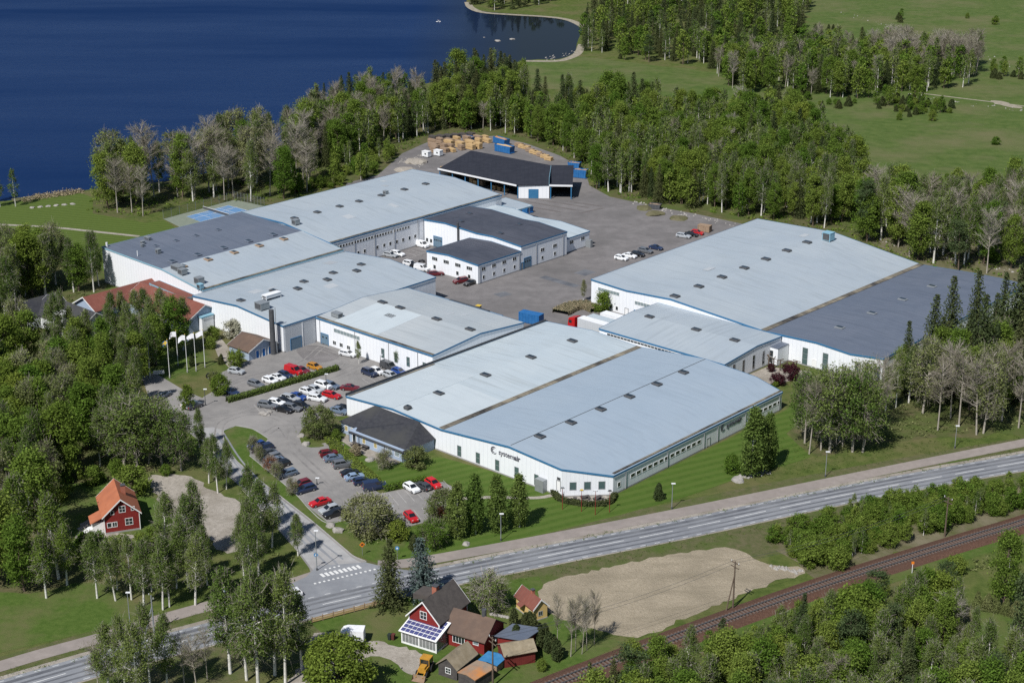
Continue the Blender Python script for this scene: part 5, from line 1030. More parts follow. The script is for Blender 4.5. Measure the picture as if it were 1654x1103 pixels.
# ------------------------------------------------------------------ trucks, skips, containers
def trailer(p_front, name, label, roofm, sidem, ln=13.4, tractor=None):
    fr = G(*p_front, 4.0); r = empty(name, (fr.x, fr.y, 0), math.atan2(dB.y, dB.x), label, 'trailer')
    MB().box(0.3, ln, -1.27, 1.27, 1.1, 3.95).obj('box_body', sidem, r); MB().box(0.28, ln + 0.02, -1.29, 1.29, 3.95, 4.02).obj('roof', roofm, r); MB().box(1.0, ln - 0.3, -0.5, 0.5, 0.8, 1.1).obj('chassis', 'dark_steel', r)
    for x in (ln - 4.2, ln - 2.9, ln - 1.6):
        for s in (-1, 1): MB().tube((x, s * 0.85, 0.5), (x, s * 1.25, 0.5), 0.5, n=12).obj('wheel', 'rubber', r)
    for s in (-1, 1): MB().box(1.6, 1.75, s * 1.0 - 0.08, s * 1.0 + 0.08, 0, 1.1).obj('landing_leg', 'steel', r)
    if tractor:
        t = empty('tractor_unit', (fr.x, fr.y, 0), math.atan2(dB.y, dB.x), tractor, 'truck')
        MB().add([(-3.0, -1.2, 0.7), (-0.7, -1.2, 0.7), (-0.7, 1.2, 0.7), (-3.0, 1.2, 0.7), (-3.0, -1.2, 2.0), (-0.7, -1.2, 2.0), (-0.7, 1.2, 2.0), (-3.0, 1.2, 2.0), (-2.75, -1.15, 3.3), (-0.7, -1.15, 3.8), (-0.7, 1.15, 3.8), (-2.75, 1.15, 3.3)],
                 [(0, 1, 2, 3), (0, 1, 5, 4), (1, 2, 6, 5), (2, 3, 7, 6), (3, 0, 4, 7), (4, 5, 9, 8), (5, 6, 10, 9), (6, 7, 11, 10), (7, 4, 8, 11), (8, 9, 10, 11)]).obj('cab', mat('truck_red', (0.42, 0.012, 0.014), rough=0.35), t)
        MB().add([(-3.02, -1.05, 2.05), (-3.02, 1.05, 2.05), (-2.80, 1.0, 3.1), (-2.80, -1.0, 3.1)], [(0, 1, 2, 3)]).obj('windscreen', 'car_glass', t)
        for s in (-1, 1):
            MB().box(-2.7, -1.7, s * 1.19 - 0.02, s * 1.19 + 0.02, 2.05, 2.85).obj('side_window', 'car_glass', t)
            for x in (-2.4, 1.0): MB().tube((x, s * 0.8, 0.5), (x, s * 1.2, 0.5), 0.5, n=12).obj('wheel', 'rubber', t)
        MB().box(-2.9, 1.8, -0.45, 0.45, 0.55, 0.9).obj('chassis', 'dark_steel', t)
trailer((936.5, 511), 'box_trailer', 'grey-sided box trailer behind the red truck cab', 'white_metal', 'grey_side' if False else 'wall_grey', 9.5, 'red truck cab hitched to a grey trailer by the link hall')
trailer((952, 508), 'box_trailer', 'grey box trailer between the grey-sided trailer and the white one', 'roof_pale', 'wall_grey', 9.0)
trailer((973, 503), 'box_trailer', 'white box trailer closest to the round green tree', 'white_metal', 'white_metal', 9.0)
def skip(px, py, L_, Wd, h, vec, m, label, fill='timber_old', name='skip', closed=False):
    p = G(px, py); d = G(px + vec[0], py + vec[1]) - p; r = empty(name, (p.x, p.y, 0.05), math.atan2(d.y, d.x), label, 'skip' if not closed else 'container')
    t = 0.12; a, b = L_ / 2, Wd / 2
    mb = MB()
    if closed: mb.box(-a, a, -b, b, 0.1, h)
    else:
        mb.box(-a, a, -b, b, 0.1, 0.3)
        for s in (-1, 1): mb.add([(-a + 0.4, s * b, 0.3), (a - 0.4, s * b, 0.3), (a, s * b, h), (-a, s * b, h), (-a + 0.4, s * (b - t), 0.3), (a - 0.4, s * (b - t), 0.3), (a, s * (b - t), h), (-a, s * (b - t), h)], [(0, 1, 2, 3), (4, 5, 6, 7), (3, 2, 6, 7), (0, 3, 7, 4), (1, 2, 6, 5)])
        for s in (-1, 1): mb.add([(s * (a - 0.4), -b, 0.3), (s * (a - 0.4), b, 0.3), (s * a, b, h), (s * a, -b, h)], [(0, 1, 2, 3)])
    mb.obj('shell', m, r)
    k = int(L_ / 0.9)
    for i in range(k + 1):
        x = -a + 0.3 + (L_ - 0.6) * i / k
        MB().box(x - 0.06, x + 0.06, -b - 0.07, -b, 0.2, h - 0.05).obj('rib', m, r)
    if not closed:
        hp = MB(); g = 7; rr = random.Random(px); zs = [[h - 0.35 + rr.uniform(-0.1, 0.55) for _ in range(4)] for _ in range(g)]
        hp.add([(-a + 0.2 + (L_ - 0.4) * i / (g - 1), -b + 0.15 + (Wd - 0.3) * j / 3, zs[i][j] if 0 < j < 3 else h - 0.4) for i in range(g) for j in range(4)], [(i * 4 + j, i * 4 + j + 1, i * 4 + j + 5, i * 4 + j + 4) for i in range(g - 1) for j in range(3)]); hp.obj('load', fill, r)
    else: MB().box(-a - 0.03, a + 0.03, -b - 0.03, b + 0.03, h, h + 0.1).obj('lid', m, r)
    return r
skip(810, 233, 7.5, 2.6, 2.4, (20, 6), 'skip_blue', 'blue skip heaped with rusty scrap behind the storage shed', 'rust')
skip(815, 246, 8.0, 2.7, 2.7, (20, 4), 'skip_blue', 'tall blue skip filled with pale timber behind the storage shed', 'timber')
skip(757, 227, 5.0, 2.4, 1.6, (20, 4), 'skip_blue', 'small blue skip beside the timber stacks', 'timber_old')
skip(849, 342, 5.4, 2.4, 2.0, (20, 7), 'skip_blue', 'blue skip with brown load near the workshop annexe', 'rust')
skip(938, 287, 5.0, 2.6, 3.0, (20, 2), 'skip_blue', 'blue skip standing beside the shelter bay', 'timber_old')
skip(928, 272, 4.6, 2.4, 2.2, (20, 2), 'skip_blue', 'blue skip farthest back beside the shelter bay', 'timber_old')
skip(858, 521, 6.2, 2.6, 2.6, (20, 4), 'skip_blue', 'closed blue container on the yard behind the twin hall', closed=True, name='container')
skip(1058, 337, 4.2, 2.2, 1.6, (20, 2), 'dark_steel', 'dark skip with brown load by the yard edge', 'timber_old')
skip(1138, 374, 4.0, 2.2, 2.0, (20, 3), 'timber_old', 'small brown hut beside the red car on the far yard', closed=True, name='hut')['category'] = 'hut'
# yellow loader on the yard
p = G(773, 505); r = empty('yard_loader', p, R(-30), scale=0.8, label='yellow yard loader peeking over the cross hall roof', cat='loader'); MB().box(-1.4, 1.2, -0.8, 0.8, 0.5, 1.5).obj('body', 'yellow', r); MB().box(-0.6, 0.7, -0.7, 0.7, 1.5, 2.5).obj('cab', 'glass', r); MB().box(-0.8, 0.9, -0.8, 0.8, 2.5, 2.62).obj('cab_roof', 'yellow', r)
for x in (-0.9, 0.9):
    for s in (-1, 1): MB().tube((x, s * 0.6, 0.5), (x, s * 1.0, 0.5), 0.5, n=10).obj('wheel', 'rubber', r)
# motorcycle
p = G(681, 424); r = empty('motorcycle', p, R(10), 'black motorcycle standing in the inner court', 'motorcycle')
for x in (-0.7, 0.7): MB().tube((x, -0.08, 0.33), (x, 0.08, 0.33), 0.33, n=12).obj('wheel', 'rubber', r)
MB().add([(-0.8, -0.15, 0.75), (0.1, -0.18, 0.8), (0.5, -0.15, 1.0), (0.5, 0.15, 1.0), (0.1, 0.18, 0.8), (-0.8, 0.15, 0.75), (-0.3, 0, 0.35), (0.4, 0, 0.35)], [(0, 1, 2, 3, 4, 5), (0, 1, 6), (1, 2, 7, 6), (5, 4, 6), (4, 3, 7, 6), (2, 3, 7), (0, 5, 6)]).obj('body', 'dark_steel', r)
MB().tube((0.55, -0.35, 1.05), (0.55, 0.35, 1.05), 0.03, n=5).tube((0.72, 0, 0.33), (0.5, 0, 1.05), 0.05, n=5).obj('handlebar', 'steel', r)
# timber stacks
def stack(px, py, L_, Wd, h, ang, m, label, grp, name='timber_stack'):
    p = G(px, py); r = empty(name, (p.x, p.y, 0.05), R(ang), label, 'timber stack', grp); n = max(2, int(h / 0.7)); rr = random.Random(int(px * 7 + py))
    for i in range(n):
        z0 = h * i / n; dx, dy = rr.uniform(-0.08, 0.08), rr.uniform(-0.08, 0.08)
        MB().box(-L_/2 + dx, L_/2 + dx, -Wd/2 + dy, Wd/2 + dy, z0 + 0.12, z0 + h / n).box(-L_/2 + 0.3, -L_/2 + 0.45, -Wd/2, Wd/2, z0, z0 + 0.12).box(L_/2 - 0.45, L_/2 - 0.3, -Wd/2, Wd/2, z0, z0 + 0.12).obj('bundle', m, r)
TS = 'timber stacks left of the storage shed'
for i in range(26):
    t = rnd.random(); row = i % 4
    px = 697 + 14.5 * (i // 4) + rnd.uniform(-3, 3) + row * 1.5; py = 233 + row * 4.6 - 1.2 * (i // 4) + rnd.uniform(-1, 1)
    dark = px < 718; m = 'timber_old' if dark or t < 0.3 else 'timber'
    stack(px, py, rnd.uniform(2.6, 4.2), rnd.uniform(1.2, 2.0), rnd.uniform(1.2, 2.4), -48 + rnd.uniform(-8, 8), m, 'stack of grey-brown timber in the pile left of the storage shed' if m == 'timber_old' else 'stack of orange sawn timber in the pile left of the storage shed', TS + (' (grey)' if m == 'timber_old' else ' (orange)'))
for i in range(6): stack(700 + 12 * i, 226 - 1.0 * i, 3.6, 1.8, 1.6, -45, 'timber_dark', 'dark stack at the back of the timber pile', 'dark stacks at the back')
for i in range(9): stack(838 + 6.0 * i, 236 + 2.9 * i + rnd.uniform(-1, 1), 3.2, 1.6, 1.3, -40, 'timber' if i % 3 else 'timber_old', 'low timber stack in the line right of the blue skips', 'timber line right of the skips')
for i, (px, py, h) in enumerate([(716, 283, 2.8), (722, 286, 2.2), (727, 288, 2.6), (731, 291, 1.2), (763, 299, 2.2), (769, 301, 2.0), (779, 301, 1.8), (800, 307, 1.4), (808, 309, 1.3), (816, 311, 1.1)]):
    stack(px, py - 1, 1.6, 1.6, h, -48, 'timber' if i not in (6,) else 'timber_old', 'stack of pallets in the open front of storage shed', 'pallet stacks under the shed roof', 'pallet_stack')
# materials dump: white caravans, rubble
for i, (px, py) in enumerate([(689, 254), (708, 252)]):
    p = G(px, py); r = empty('site_cabin', p, R(-40), ['white site cabin nearest the trees by the timber yard', 'white box van body beside the timber stacks'][i], 'cabin'); r.scale = (0.85,) * 3; MB().box(-1.8, 1.8, -1.1, 1.1, 0.4, 2.6).obj('box_body', 'white_metal', r); MB().box(-1.9, 1.9, -1.2, 1.2, 2.6, 2.72).obj('roof', 'frame_white', r); win(r, 'q0', 0.3, -1.1, 1.3, 0.9, 0.7)
def rock(px, py, s, label, grp=None, m='rock', flat=0.65, name='boulder', world=None):
    rr = random.Random(int(px * 13 + py * 7)); bm = bmesh.new(); bmesh.ops.create_icosphere(bm, subdivisions=2, radius=1.0)
    for v in bm.verts:
        k = 1 + rr.uniform(-0.2, 0.2); v.co = Vector((v.co.x * k * rr.uniform(0.9, 1.1), v.co.y * k, max(-0.3, v.co.z * k * flat))) * s
    me = bpy.data.meshes.new(name); bm.to_mesh(me); bm.free(); me.materials.append(M[m]); o = link(name, me, None, world or G(px, py)); o.rotation_euler = (0, 0, rr.uniform(0, 6))
    return tag(o, label, 'boulder', grp)
for i, (px, py, s) in enumerate([(424, 668, 0.9), (430, 670, 1.0), (435, 666, 0.7)]): rock(px, py, s, 'boulder in the heap at the end of the front middle row', 'boulder heap by the middle cars')
rock(487, 704, 0.9, 'pale boulder at the corner of the big bush bed'); rock(495, 718, 1.0, 'boulder in the small grass strip by the lower car park'); rock(549.7, 721, 0.9, 'boulder at the top of the clipped hedge')
rock(546.5, 857, 1.2, 'large boulder on the lawn by the entrance road'); rock(534, 849, 1.0, 'flat boulder on the lawn beside the larger boulder'); rock(598, 743, 1.0, 'boulder on the terrace by the office wing'); rock(1192, 776, 1.3, 'boulder at the lawn edge by the tall birches'); rock(753, 879, 0.8, 'boulder beside the cycle path under the birch row')
for i, (px, py, s) in enumerate([(782, 61, 0.7), (804, 66.7, 1.8), (827.6, 63.8, 1.6)]): rock(px, py, s, ['small rock in the lake farthest from the beach', 'flat rock in the lake off the cove', 'rock with pale top in the lake near the cove'][i], None, 'rock', 0.35)
rs = random.Random(5); db = MB()
for i in range(420):
    a = rs.choice([((1020, 326), (1110, 350)), ((1060, 338), (1200, 366)), ((640, 262), (700, 250)), ((640, 285), (690, 262)), ((1430, 390), (1640, 440)), ((1240, 915), (1300, 925)), ((930, 84), (880, 98)), ((1180, 776), (1240, 762)), ((1440, 150), (1654, 180)), ((1360, 20), (1650, 110))])
    t = rs.random(); p = G(a[0][0] + (a[1][0] - a[0][0]) * t + rs.uniform(-6, 6), a[0][1] + (a[1][1] - a[0][1]) * t + rs.uniform(-3, 3)); s = rs.uniform(0.15, 0.6)
    q = [(p.x + s * rs.uniform(0.5, 1) * math.cos(k), p.y + s * rs.uniform(0.5, 1) * math.sin(k), 0.02) for k in (0, 1.3, 2.5, 3.8, 5)]; k = len(q)
    db.add(q + [(p.x, p.y, s * 0.8)], [(j, (j + 1) % k, k) for j in range(k)])
tag(db.obj('rubble', 'rock'), 'scattered grey stones along the yard edge and shore', 'rubble', kind='stuff')
for px, py, s, z in ((672, 262, 4.5, 1.4), (655, 275, 4.0, 1.0), (1058, 346, 3.2, 0.9), (1095, 353, 3.0, 0.9), (1040, 337, 2.8, 1.0)):
    p = G(px, py); rock(px, py, s, {672: 'grey gravel heap beside the timber yard', 655: 'earth heap near the north hall roof', 1058: 'earth bank below the dark skip', 1095: 'earth bank near the warehouse corner', 1040: 'stony bank at the edge of the wood by the yard'}[px], None, 'brush' if px > 1000 else 'gravel', z / s, 'earth_heap')['category'] = 'heap'

# ------------------------------------------------------------------ street furniture
def lamp(px, py, h, label, m='steel', arm=True):
    r = empty('street_lamp', G(px, py), 0, label, 'street lamp'); MB().tube((0, 0, 0), (0, 0, h), 0.09, 0.06, 8).obj('pole', m, r); MB().box(-0.25, 0.55, -0.17, 0.17, h - 0.02, h + 0.12).obj('lamp_head', 'white_metal', r); MB().tube((0, 0, 0), (0, 0, 0.5), 0.16, n=8).obj('base', 'dark_steel', r)
for a in [(809, 873, 5.6, 'street lamp by the cycle path in front of the birch row'), (1333, 770, 5.6, 'street lamp by the cycle path near the bare aspens'), (1085, 822, 5.5, 'street lamp by the cycle path near the small spruce'), (210, 1007, 6.0, 'street lamp by the cycle path below the red house'), (512, 921, 8.0, 'tall street lamp at the zebra crossing'),
          (442.5, 850, 5.0, 'street lamp halfway along the entrance road'), (1542, 724, 5.2, 'street lamp by the cycle path near the tall aspens')]: lamp(*a)
for a in [(527.5, 634, 4.6, 'dark lamp post among the back middle row of cars'), (615, 601, 4.4, 'dark lamp post beside white hatchback near cross hall'), (632.5, 852, 4.5, 'dark lamp post at the bottom edge of the lower car park'), (332, 655, 4.0, 'dark lamp post at the drive mouth'), (512, 783, 1.5, 'short post in the middle of the lower car park')]: lamp(*a, m='dark_steel')
zl = lambda x, y: (160 + x / 5.0125, 400 + y / 5.0125)
FL = [(573, 1055, 9.7, 'leftmost'), (641, 955, 9.0, 'second'), (716, 1010, 9.7, 'third'), (787, 1000, 9.8, 'fourth'), (858, 970, 9.6, 'rightmost')]
for i, (x, y, h, nm) in enumerate(FL):
    r = empty('flagpole', G(*zl(x, y)), 0, ['white flagpole with a blue and yellow flag, leftmost of five', 'white flagpole with white flag, second from the white sign', 'white flagpole with white flag, middle of the five', 'white flagpole with white flag, fourth from the white sign', 'white flagpole with white flag, nearest the boiler house'][i], 'flagpole', 'flagpoles at the entrance')
    MB().tube((0, 0, 0), (0, 0, h), 0.09, 0.05, 8).obj('pole', 'pole', r); MB().tube((0, 0, h), (0, 0, h + 0.15), 0.1, n=8).obj('finial', 'yellow', r); MB().tube((0, 0, 0), (0, 0, 0.6), 0.18, n=8).obj('base', 'concrete', r)
    nx, nz = 9, 5; v = []; L_ = 2.2 if i else 1.6; hh = 1.3 if i else 1.0; dr = Vector((-0.9, 0.25, 0)).normalized(); sd_ = Vector((dr.y, -dr.x, 0))
    for a in range(nx):
        s = a / (nx - 1)
        for b in range(nz):
            q = dr * (L_ * s * 0.85) + sd_ * (0.22 * s * math.sin(7 * s + b * 0.4 + i)); v.append((q.x, q.y, h - 0.15 - hh * b / (nz - 1) - 0.9 * s * s - 0.1 * math.sin(6 * s + i)))
    f = [(a * nz + b, (a + 1) * nz + b, (a + 1) * nz + b + 1, a * nz + b + 1) for a in range(nx - 1) for b in range(nz - 1)]
    mi = None
    if i == 0: mi = [1 if (a in (2, 3) or b in (1, 2)) else 0 for a in range(nx - 1) for b in range(nz - 1)]
    link('flag', mesh('flag', v, f, ['flag_blue', 'yellow'] if i == 0 else ['flag_white'], True, mi), r)
p = G(257, 609); r = empty('entrance_sign', p, R(8), 'low white sign board on two posts beside the leftmost flagpole', 'sign')
MB().box(-1.3, 1.3, -0.05, 0.05, 0.8, 1.7).obj('board', 'frame_white', r)
for x in (-0.8, 0.8): MB().box(x - 0.05, x + 0.05, 0.05, 0.15, 0, 1.5).obj('post', 'steel', r)
for k in range(9): MB().box(-0.95 + 0.22 * k, -0.95 + 0.22 * k + (0.13 if k % 3 else 0.17), -0.07, -0.04, 1.15, 1.32 + 0.05 * (k % 2)).obj('lettering', 'frame_grey', r)
# yellow-orange warning sign at the crossing, blue round sign
p = G(585.5, 897); r = empty('warning_sign', p, R(20), 'orange road sign on a post on the lawn corner', 'sign'); MB().tube((0, 0, 0), (0, 0, 2.2), 0.04, n=6).obj('post', 'steel', r)
MB().add([(0, -0.06, 1.75), (0.55, -0.06, 2.3), (0, -0.06, 2.85), (-0.55, -0.06, 2.3), (0, -0.03, 1.75), (0.55, -0.03, 2.3), (0, -0.03, 2.85), (-0.55, -0.03, 2.3)], [(0, 1, 2, 3), (7, 6, 5, 4), (0, 1, 5, 4), (1, 2, 6, 5), (2, 3, 7, 6), (3, 0, 4, 7)]).obj('plate', 'orange', r); MB().box(-0.22, 0.22, -0.075, -0.06, 2.15, 2.45).obj('symbol', 'dark', r)
for px, py, lb in ((511, 916, 'blue round sign on a pole at the zebra crossing'), (642, 905, 'blue round sign by the cycle path behind the big spruce'), (363, 975, 'blue plate sign by the cycle path behind the birches')):
    p = G(px, py); r = empty('traffic_sign', p, 0, lb, 'sign'); MB().tube((0, 0, 0), (0, 0, 3.0), 0.04, n=6).obj('post', 'steel', r); MB().tube((0, -0.08, 2.6), (0, -0.04, 2.6), 0.38, n=18).obj('plate', 'tarp_blue', r); MB().add([(-0.2, -0.09, 2.45), (0.2, -0.09, 2.45), (0, -0.09, 2.82)], [(0, 1, 2)]).obj('symbol', 'frame_white', r)
# wooden line poles by the railway
def lpole(px, py, h, label, brace=True, arms=2, m='bark_brown'):
    r = empty('utility_pole', G(px, py), R(-55), label, 'utility pole'); MB().tube((0, 0, 0), (0, 0, h), 0.17, 0.11, 8).obj('pole', m, r)
    for k in range(arms): z = h - 0.35 - 0.8 * k; MB().box(-1.0, 1.0, -0.06, 0.06, z - 0.07, z + 0.07).obj('crossarm', m, r)
    for x in (-0.9, 0, 0.9): MB().tube((x, 0, h - 0.28), (x, 0, h - 0.02), 0.06, n=6).obj('insulator', 'white_metal', r)
    if brace: MB().tube((0, -1.6, 0), (0, 0, h * 0.72), 0.12, 0.1, 7).obj('brace', m, r)
    return G(px, py) + Vector((0, 0, h - 0.05))
t1 = lpole(1183.7, 983, 9.3, 'braced rusty brown line pole at the ploughed field edge'); t2 = lpole(1525.6, 867, 8.4, 'brown line pole by the railway in front of the shrub belt', False); t0 = lpole(796, 1108, 9.0, 'dark line pole beside the farm sheds', False)
lpole(249, 1022, 7.2, 'slim grey pole pair beside the road at lower left', True, 0, 'steel')
for k, (a, b) in enumerate(((t0, t1), (t1, t2))):
    for off in (-0.5, 0.5):
        mb = MB(); pr = None; d = (b - a).normalized(); n = Vector((-d.y, d.x, 0)) * off
        for i in range(9):
            t = i / 8; q = a.lerp(b, t) + n; q.z -= 1.3 * 4 * t * (1 - t)
            if pr is not None: mb.tube(pr, q, 0.022, n=4, caps=False)
            pr = q
        tag(mb.obj('overhead_wire', 'dark_steel'), ['overhead wire from the farm pole across the field', 'overhead wire along the railway to the shrub belt pole'][k], 'wire', 'wires' + str(k))
p = G(1473, 925); r = empty('rail_marker', p, 0, 'white marker post beside the railway', 'marker'); MB().tube((0, 0, 0), (0, 0, 1.9), 0.06, n=6).obj('post', 'white_metal', r); MB().box(-0.25, 0.25, -0.05, 0.05, 1.8, 2.3).obj('plate', 'orange', r)
# farm fence
fa, fb = G(504.5, 1006), G(622, 975); dr = (fb - fa); LF = dr.length; r = empty('plank_fence', fa, math.atan2(dr.y, dr.x), 'orange-brown wooden board fence along the road by the farm lawn', 'fence'); n = int(LF / 1.9)
for i in range(n + 1): MB().box(-0.07, 0.07, -0.07, 0.07, 0, 1.25).obj('post', 'timber_old', r, (LF * i / n, 0, 0))
for i in range(n):
    for z in (0.35, 0.65, 0.95): MB().box(0.08, LF / n - 0.08, -0.1, -0.07, z - 0.1, z + 0.1).obj('board', 'timber', r, (LF * i / n, 0, 0))
# tennis court fence and net
for (a, b), lb in ((((264, 354), (379, 323)), 'wire mesh fence on the lake side of the tennis court'), (((379, 323), (427, 333.5)), 'wire mesh fence at the far end of the tennis court')):
    A, B = G(*a), G(*b); d = B - A; r = empty('mesh_fence', A, math.atan2(d.y, d.x), lb, 'fence'); k = 9
    for i in range(k + 1): MB().tube((d.length * i / k, 0, 0), (d.length * i / k, 0, 3.0), 0.05, n=6).obj('post', 'steel', r)
    mb = MB()
    for j in range(16): mb.box(0, d.length, -0.012, 0.012, 0.1 + 0.19 * j - 0.012, 0.1 + 0.19 * j + 0.012)
    for j in range(int(d.length / 0.35)): mb.box(0.35 * j - 0.012, 0.35 * j + 0.012, -0.012, 0.012, 0, 3.0)
    tag(mb.obj('mesh_panel', 'dark_steel', r), kind='stuff')
A, B = G(328, 337.5), G(370, 350); d = B - A; r = empty('tennis_net', A, math.atan2(d.y, d.x), 'dark tennis net across the blue court', 'net'); MB().box(0, d.length, -0.01, 0.01, 0.1, 0.85).obj('netting', 'dark_steel', r); MB().box(0, d.length, -0.02, 0.02, 0.85, 0.95).obj('tape', 'frame_white', r)
for x in (0, d.length): MB().tube((x, 0, 0), (x, 0, 1.07), 0.05, n=6).obj('post', 'steel', r)
# picnic terrace
z2 = lambda x, y: (780 + x / 5.9, 680 + y / 5.9)
for i, (x, y) in enumerate(((975, 745), (1100, 752), (875, 772))):
    r = empty('picnic_table', G(*z2(x, y)), R(20 + 30 * i), ['dark picnic table left of centre by the cut corner windows', 'dark picnic table nearest the red pole pair on the right', 'dark low table by the round shrubs on the terrace'][i], 'table', 'picnic tables')
    tag(r, ['dark picnic table in the middle of the corner terrace', 'dark picnic table at the right end of the corner terrace', 'dark picnic table nearest the steps on the corner terrace'][i])
    MB().box(-0.9, 0.9, -0.4, 0.4, 0.7, 0.76).obj('tabletop', 'timber_dark', r)
    for s in (-1, 1): MB().box(-0.9, 0.9, s * 0.75 - 0.14, s * 0.75 + 0.14, 0.42, 0.47).obj('bench', 'timber_dark', r); MB().box(s * 0.6 - 0.05, s * 0.6 + 0.05, -0.8, 0.8, 0.0, 0.42).obj('leg', 'timber_dark', r)
for i, (x, y, t, c) in enumerate(((757, 840, 690, 'steel'), (938, 862, 655, 'yellow'), (1070, 893, 640, 'white_metal'), (1206, 868, 650, 'dark_steel'))):
    r = empty('lantern_pole', G(*z2(x, y)), 0, 'slim red pole ' + ['nearest the steps below the corner terrace', 'with a yellow top, second below the corner terrace', 'with a white top, third below the corner terrace', 'with a dark top, rightmost below the corner terrace'][i], 'pole', 'red poles below the terrace')
    h = 4.6 if i != 2 else 5.2; MB().tube((0, 0, 0), (0, 0, h), 0.07, 0.05, 7).obj('pole', 'falu', r); MB().box(-0.3, 0.3, -0.12, 0.12, h, h + 0.22).obj('lantern', c, r); MB().box(-0.45, 0.45, -0.03, 0.03, h - 0.1, h).obj('bracket', 'dark_steel', r)
r = empty('corner_steps', G(908, 797), R(-40), 'grey concrete steps up to the door near the cut corner', 'steps')
for k in range(4): MB().box(-1.3, 1.3, -1.9 + 0.35 * k, 1.6, 0.28 * k, 0.28 * (k + 1)).obj('step', 'concrete', r)
MB().tube((-1.3, -1.9, 0.9), (-1.3, 1.5, 2.0), 0.03, n=5).tube((1.3, -1.9, 0.9), (1.3, 1.5, 2.0), 0.03, n=5).obj('handrail', 'steel', r)
for i, (x, y) in enumerate(((205, 592), (292, 618))):
    r = empty('bench_table', G(540 + x / 5.9, 620 + y / 5.9), R(-42), ['dark bench table nearest the office wing entrance', 'dark bench table farther along the office wing terrace'][i], 'table'); MB().box(-1.0, 1.0, -0.4, 0.4, 0.68, 0.76).obj('tabletop', 'timber_dark', r)
    for s in (-1, 1): MB().box(-1.0, 1.0, s * 0.75 - 0.15, s * 0.75 + 0.15, 0.4, 0.46).obj('bench', 'timber_dark', r); MB().box(s * 0.7 - 0.05, s * 0.7 + 0.05, -0.8, 0.8, 0, 0.4).obj('leg', 'timber_dark', r)
# pergola in the garden corner
p = G(1262, 594); r = empty('pergola', p, -YA, 'brown wooden garden pergola in the corner by the link hall', 'pergola'); 
for i in range(8):
    t = math.pi * i / 7; x, y = 4.2 * math.cos(t), -3.0 * math.sin(t) * 0.7
    MB().box(-0.1, 0.1, -0.1, 0.1, 0, 2.7).obj('post', 'bark_brown', r, (x, y, 0)); o = MB().box(-0.06, 0.06, -1.1, 1.1, 2.75, 2.92).obj('rafter', 'bark_brown', r, (x, y, 0)); o.rotation_euler = (0, 0, t + R(90))
    if i < 7:
        t2_ = math.pi * (i + 1) / 7; x2, y2 = 4.2 * math.cos(t2_), -3.0 * math.sin(t2_) * 0.7; MB().tube((x, y, 2.68), (x2, y2, 2.68), 0.08, n=4).tube((x, y, 1.9), (x2, y2, 1.9), 0.05, n=4).obj('beam', 'bark_brown', r)
# caravan, digger, bins
p = G(571, 1036); r = empty('caravan', p, R(176), 'white caravan with dark window band on the farm drive', 'caravan'); pr = [(-1.9, 0.5), (1.7, 0.5), (2.15, 1.0), (2.2, 1.7), (1.75, 2.35), (1.0, 2.6), (-1.9, 2.6)]
MB().prism(pr, -1.1, 1.1, 'y').obj('body', 'white_metal', r)
for s in (-1, 1): MB().box(-1.4, 1.5, s * 1.1 - 0.02, s * 1.1 + 0.02, 1.15, 1.55).obj('window', 'glass', r); MB().tube((0, s * 0.85, 0.32), (0, s * 1.08, 0.32), 0.32, n=12).obj('wheel', 'rubber', r)
MB().tube((2.1, 0, 0.5), (3.3, 0, 0.5), 0.05, n=6).obj('drawbar', 'steel', r)
p = G(686, 1087); r = empty('digger', p, R(250), 'yellow wheeled digger with front bucket beside the plank shed', 'digger')
MB().box(-1.6, 1.2, -0.7, 0.7, 0.7, 1.35).obj('body', 'digger', r); MB().box(-1.5, -0.1, -0.75, 0.75, 1.35, 2.5).obj('cab', 'glass', r); MB().box(-1.6, 0.0, -0.85, 0.85, 2.5, 2.66).obj('cab_roof', 'digger', r); MB().box(0.0, 1.2, -0.5, 0.5, 1.35, 1.75).obj('bonnet', 'digger', r)
for x in (-1.55, -0.05):
    for y in (-0.78, 0.78): MB().box(x - 0.05, x + 0.05, y - 0.05, y + 0.05, 1.35, 2.5).obj('cab_post', 'digger', r)
for s in (-1, 1):
    MB().tube((-1.0, s * 0.65, 0.75), (-1.0, s * 1.1, 0.75), 0.75, n=14).obj('wheel', 'rubber', r); MB().tube((1.0, s * 0.65, 0.5), (1.0, s * 1.0, 0.5), 0.5, n=14).obj('wheel', 'rubber', r); MB().tube((0.2, s * 0.6, 1.3), (2.3, s * 0.6, 0.55), 0.1, n=6).obj('loader_arm', 'digger', r)
MB().add([(2.2, -1.1, 0.1), (3.0, -1.1, 0.1), (2.2, -1.1, 0.95), (2.2, 1.1, 0.1), (3.0, 1.1, 0.1), (2.2, 1.1, 0.95)], [(0, 1, 4, 3), (0, 3, 5, 2), (0, 1, 2), (3, 4, 5)]).obj('bucket', 'timber_old', r)
for i, (x, y) in enumerate(((-20.6, 239.3), (-20.0, 239.3))):
    r = empty('wheelie_bin', (x, y, 0.04), R(-20), ['dark green wheelie bin beside the conservatory', 'brown-red wheelie bin beside the conservatory'][i], 'bin'); mm = [mat('bin_dark', (0.02, 0.03, 0.025)), mat('bin_brown', (0.10, 0.03, 0.025))][i]
    MB().add([(-0.22, -0.25, 0.05), (0.22, -0.25, 0.05), (0.22, 0.25, 0.05), (-0.22, 0.25, 0.05), (-0.29, -0.33, 1.0), (0.29, -0.33, 1.0), (0.29, 0.33, 1.0), (-0.29, 0.33, 1.0)], [(0, 1, 2, 3), (4, 5, 6, 7), (0, 1, 5, 4), (1, 2, 6, 5), (2, 3, 7, 6), (3, 0, 4, 7)]).obj('body', mm, r); MB().box(-0.31, 0.31, -0.36, 0.36, 1.0, 1.08).obj('lid', mm, r)
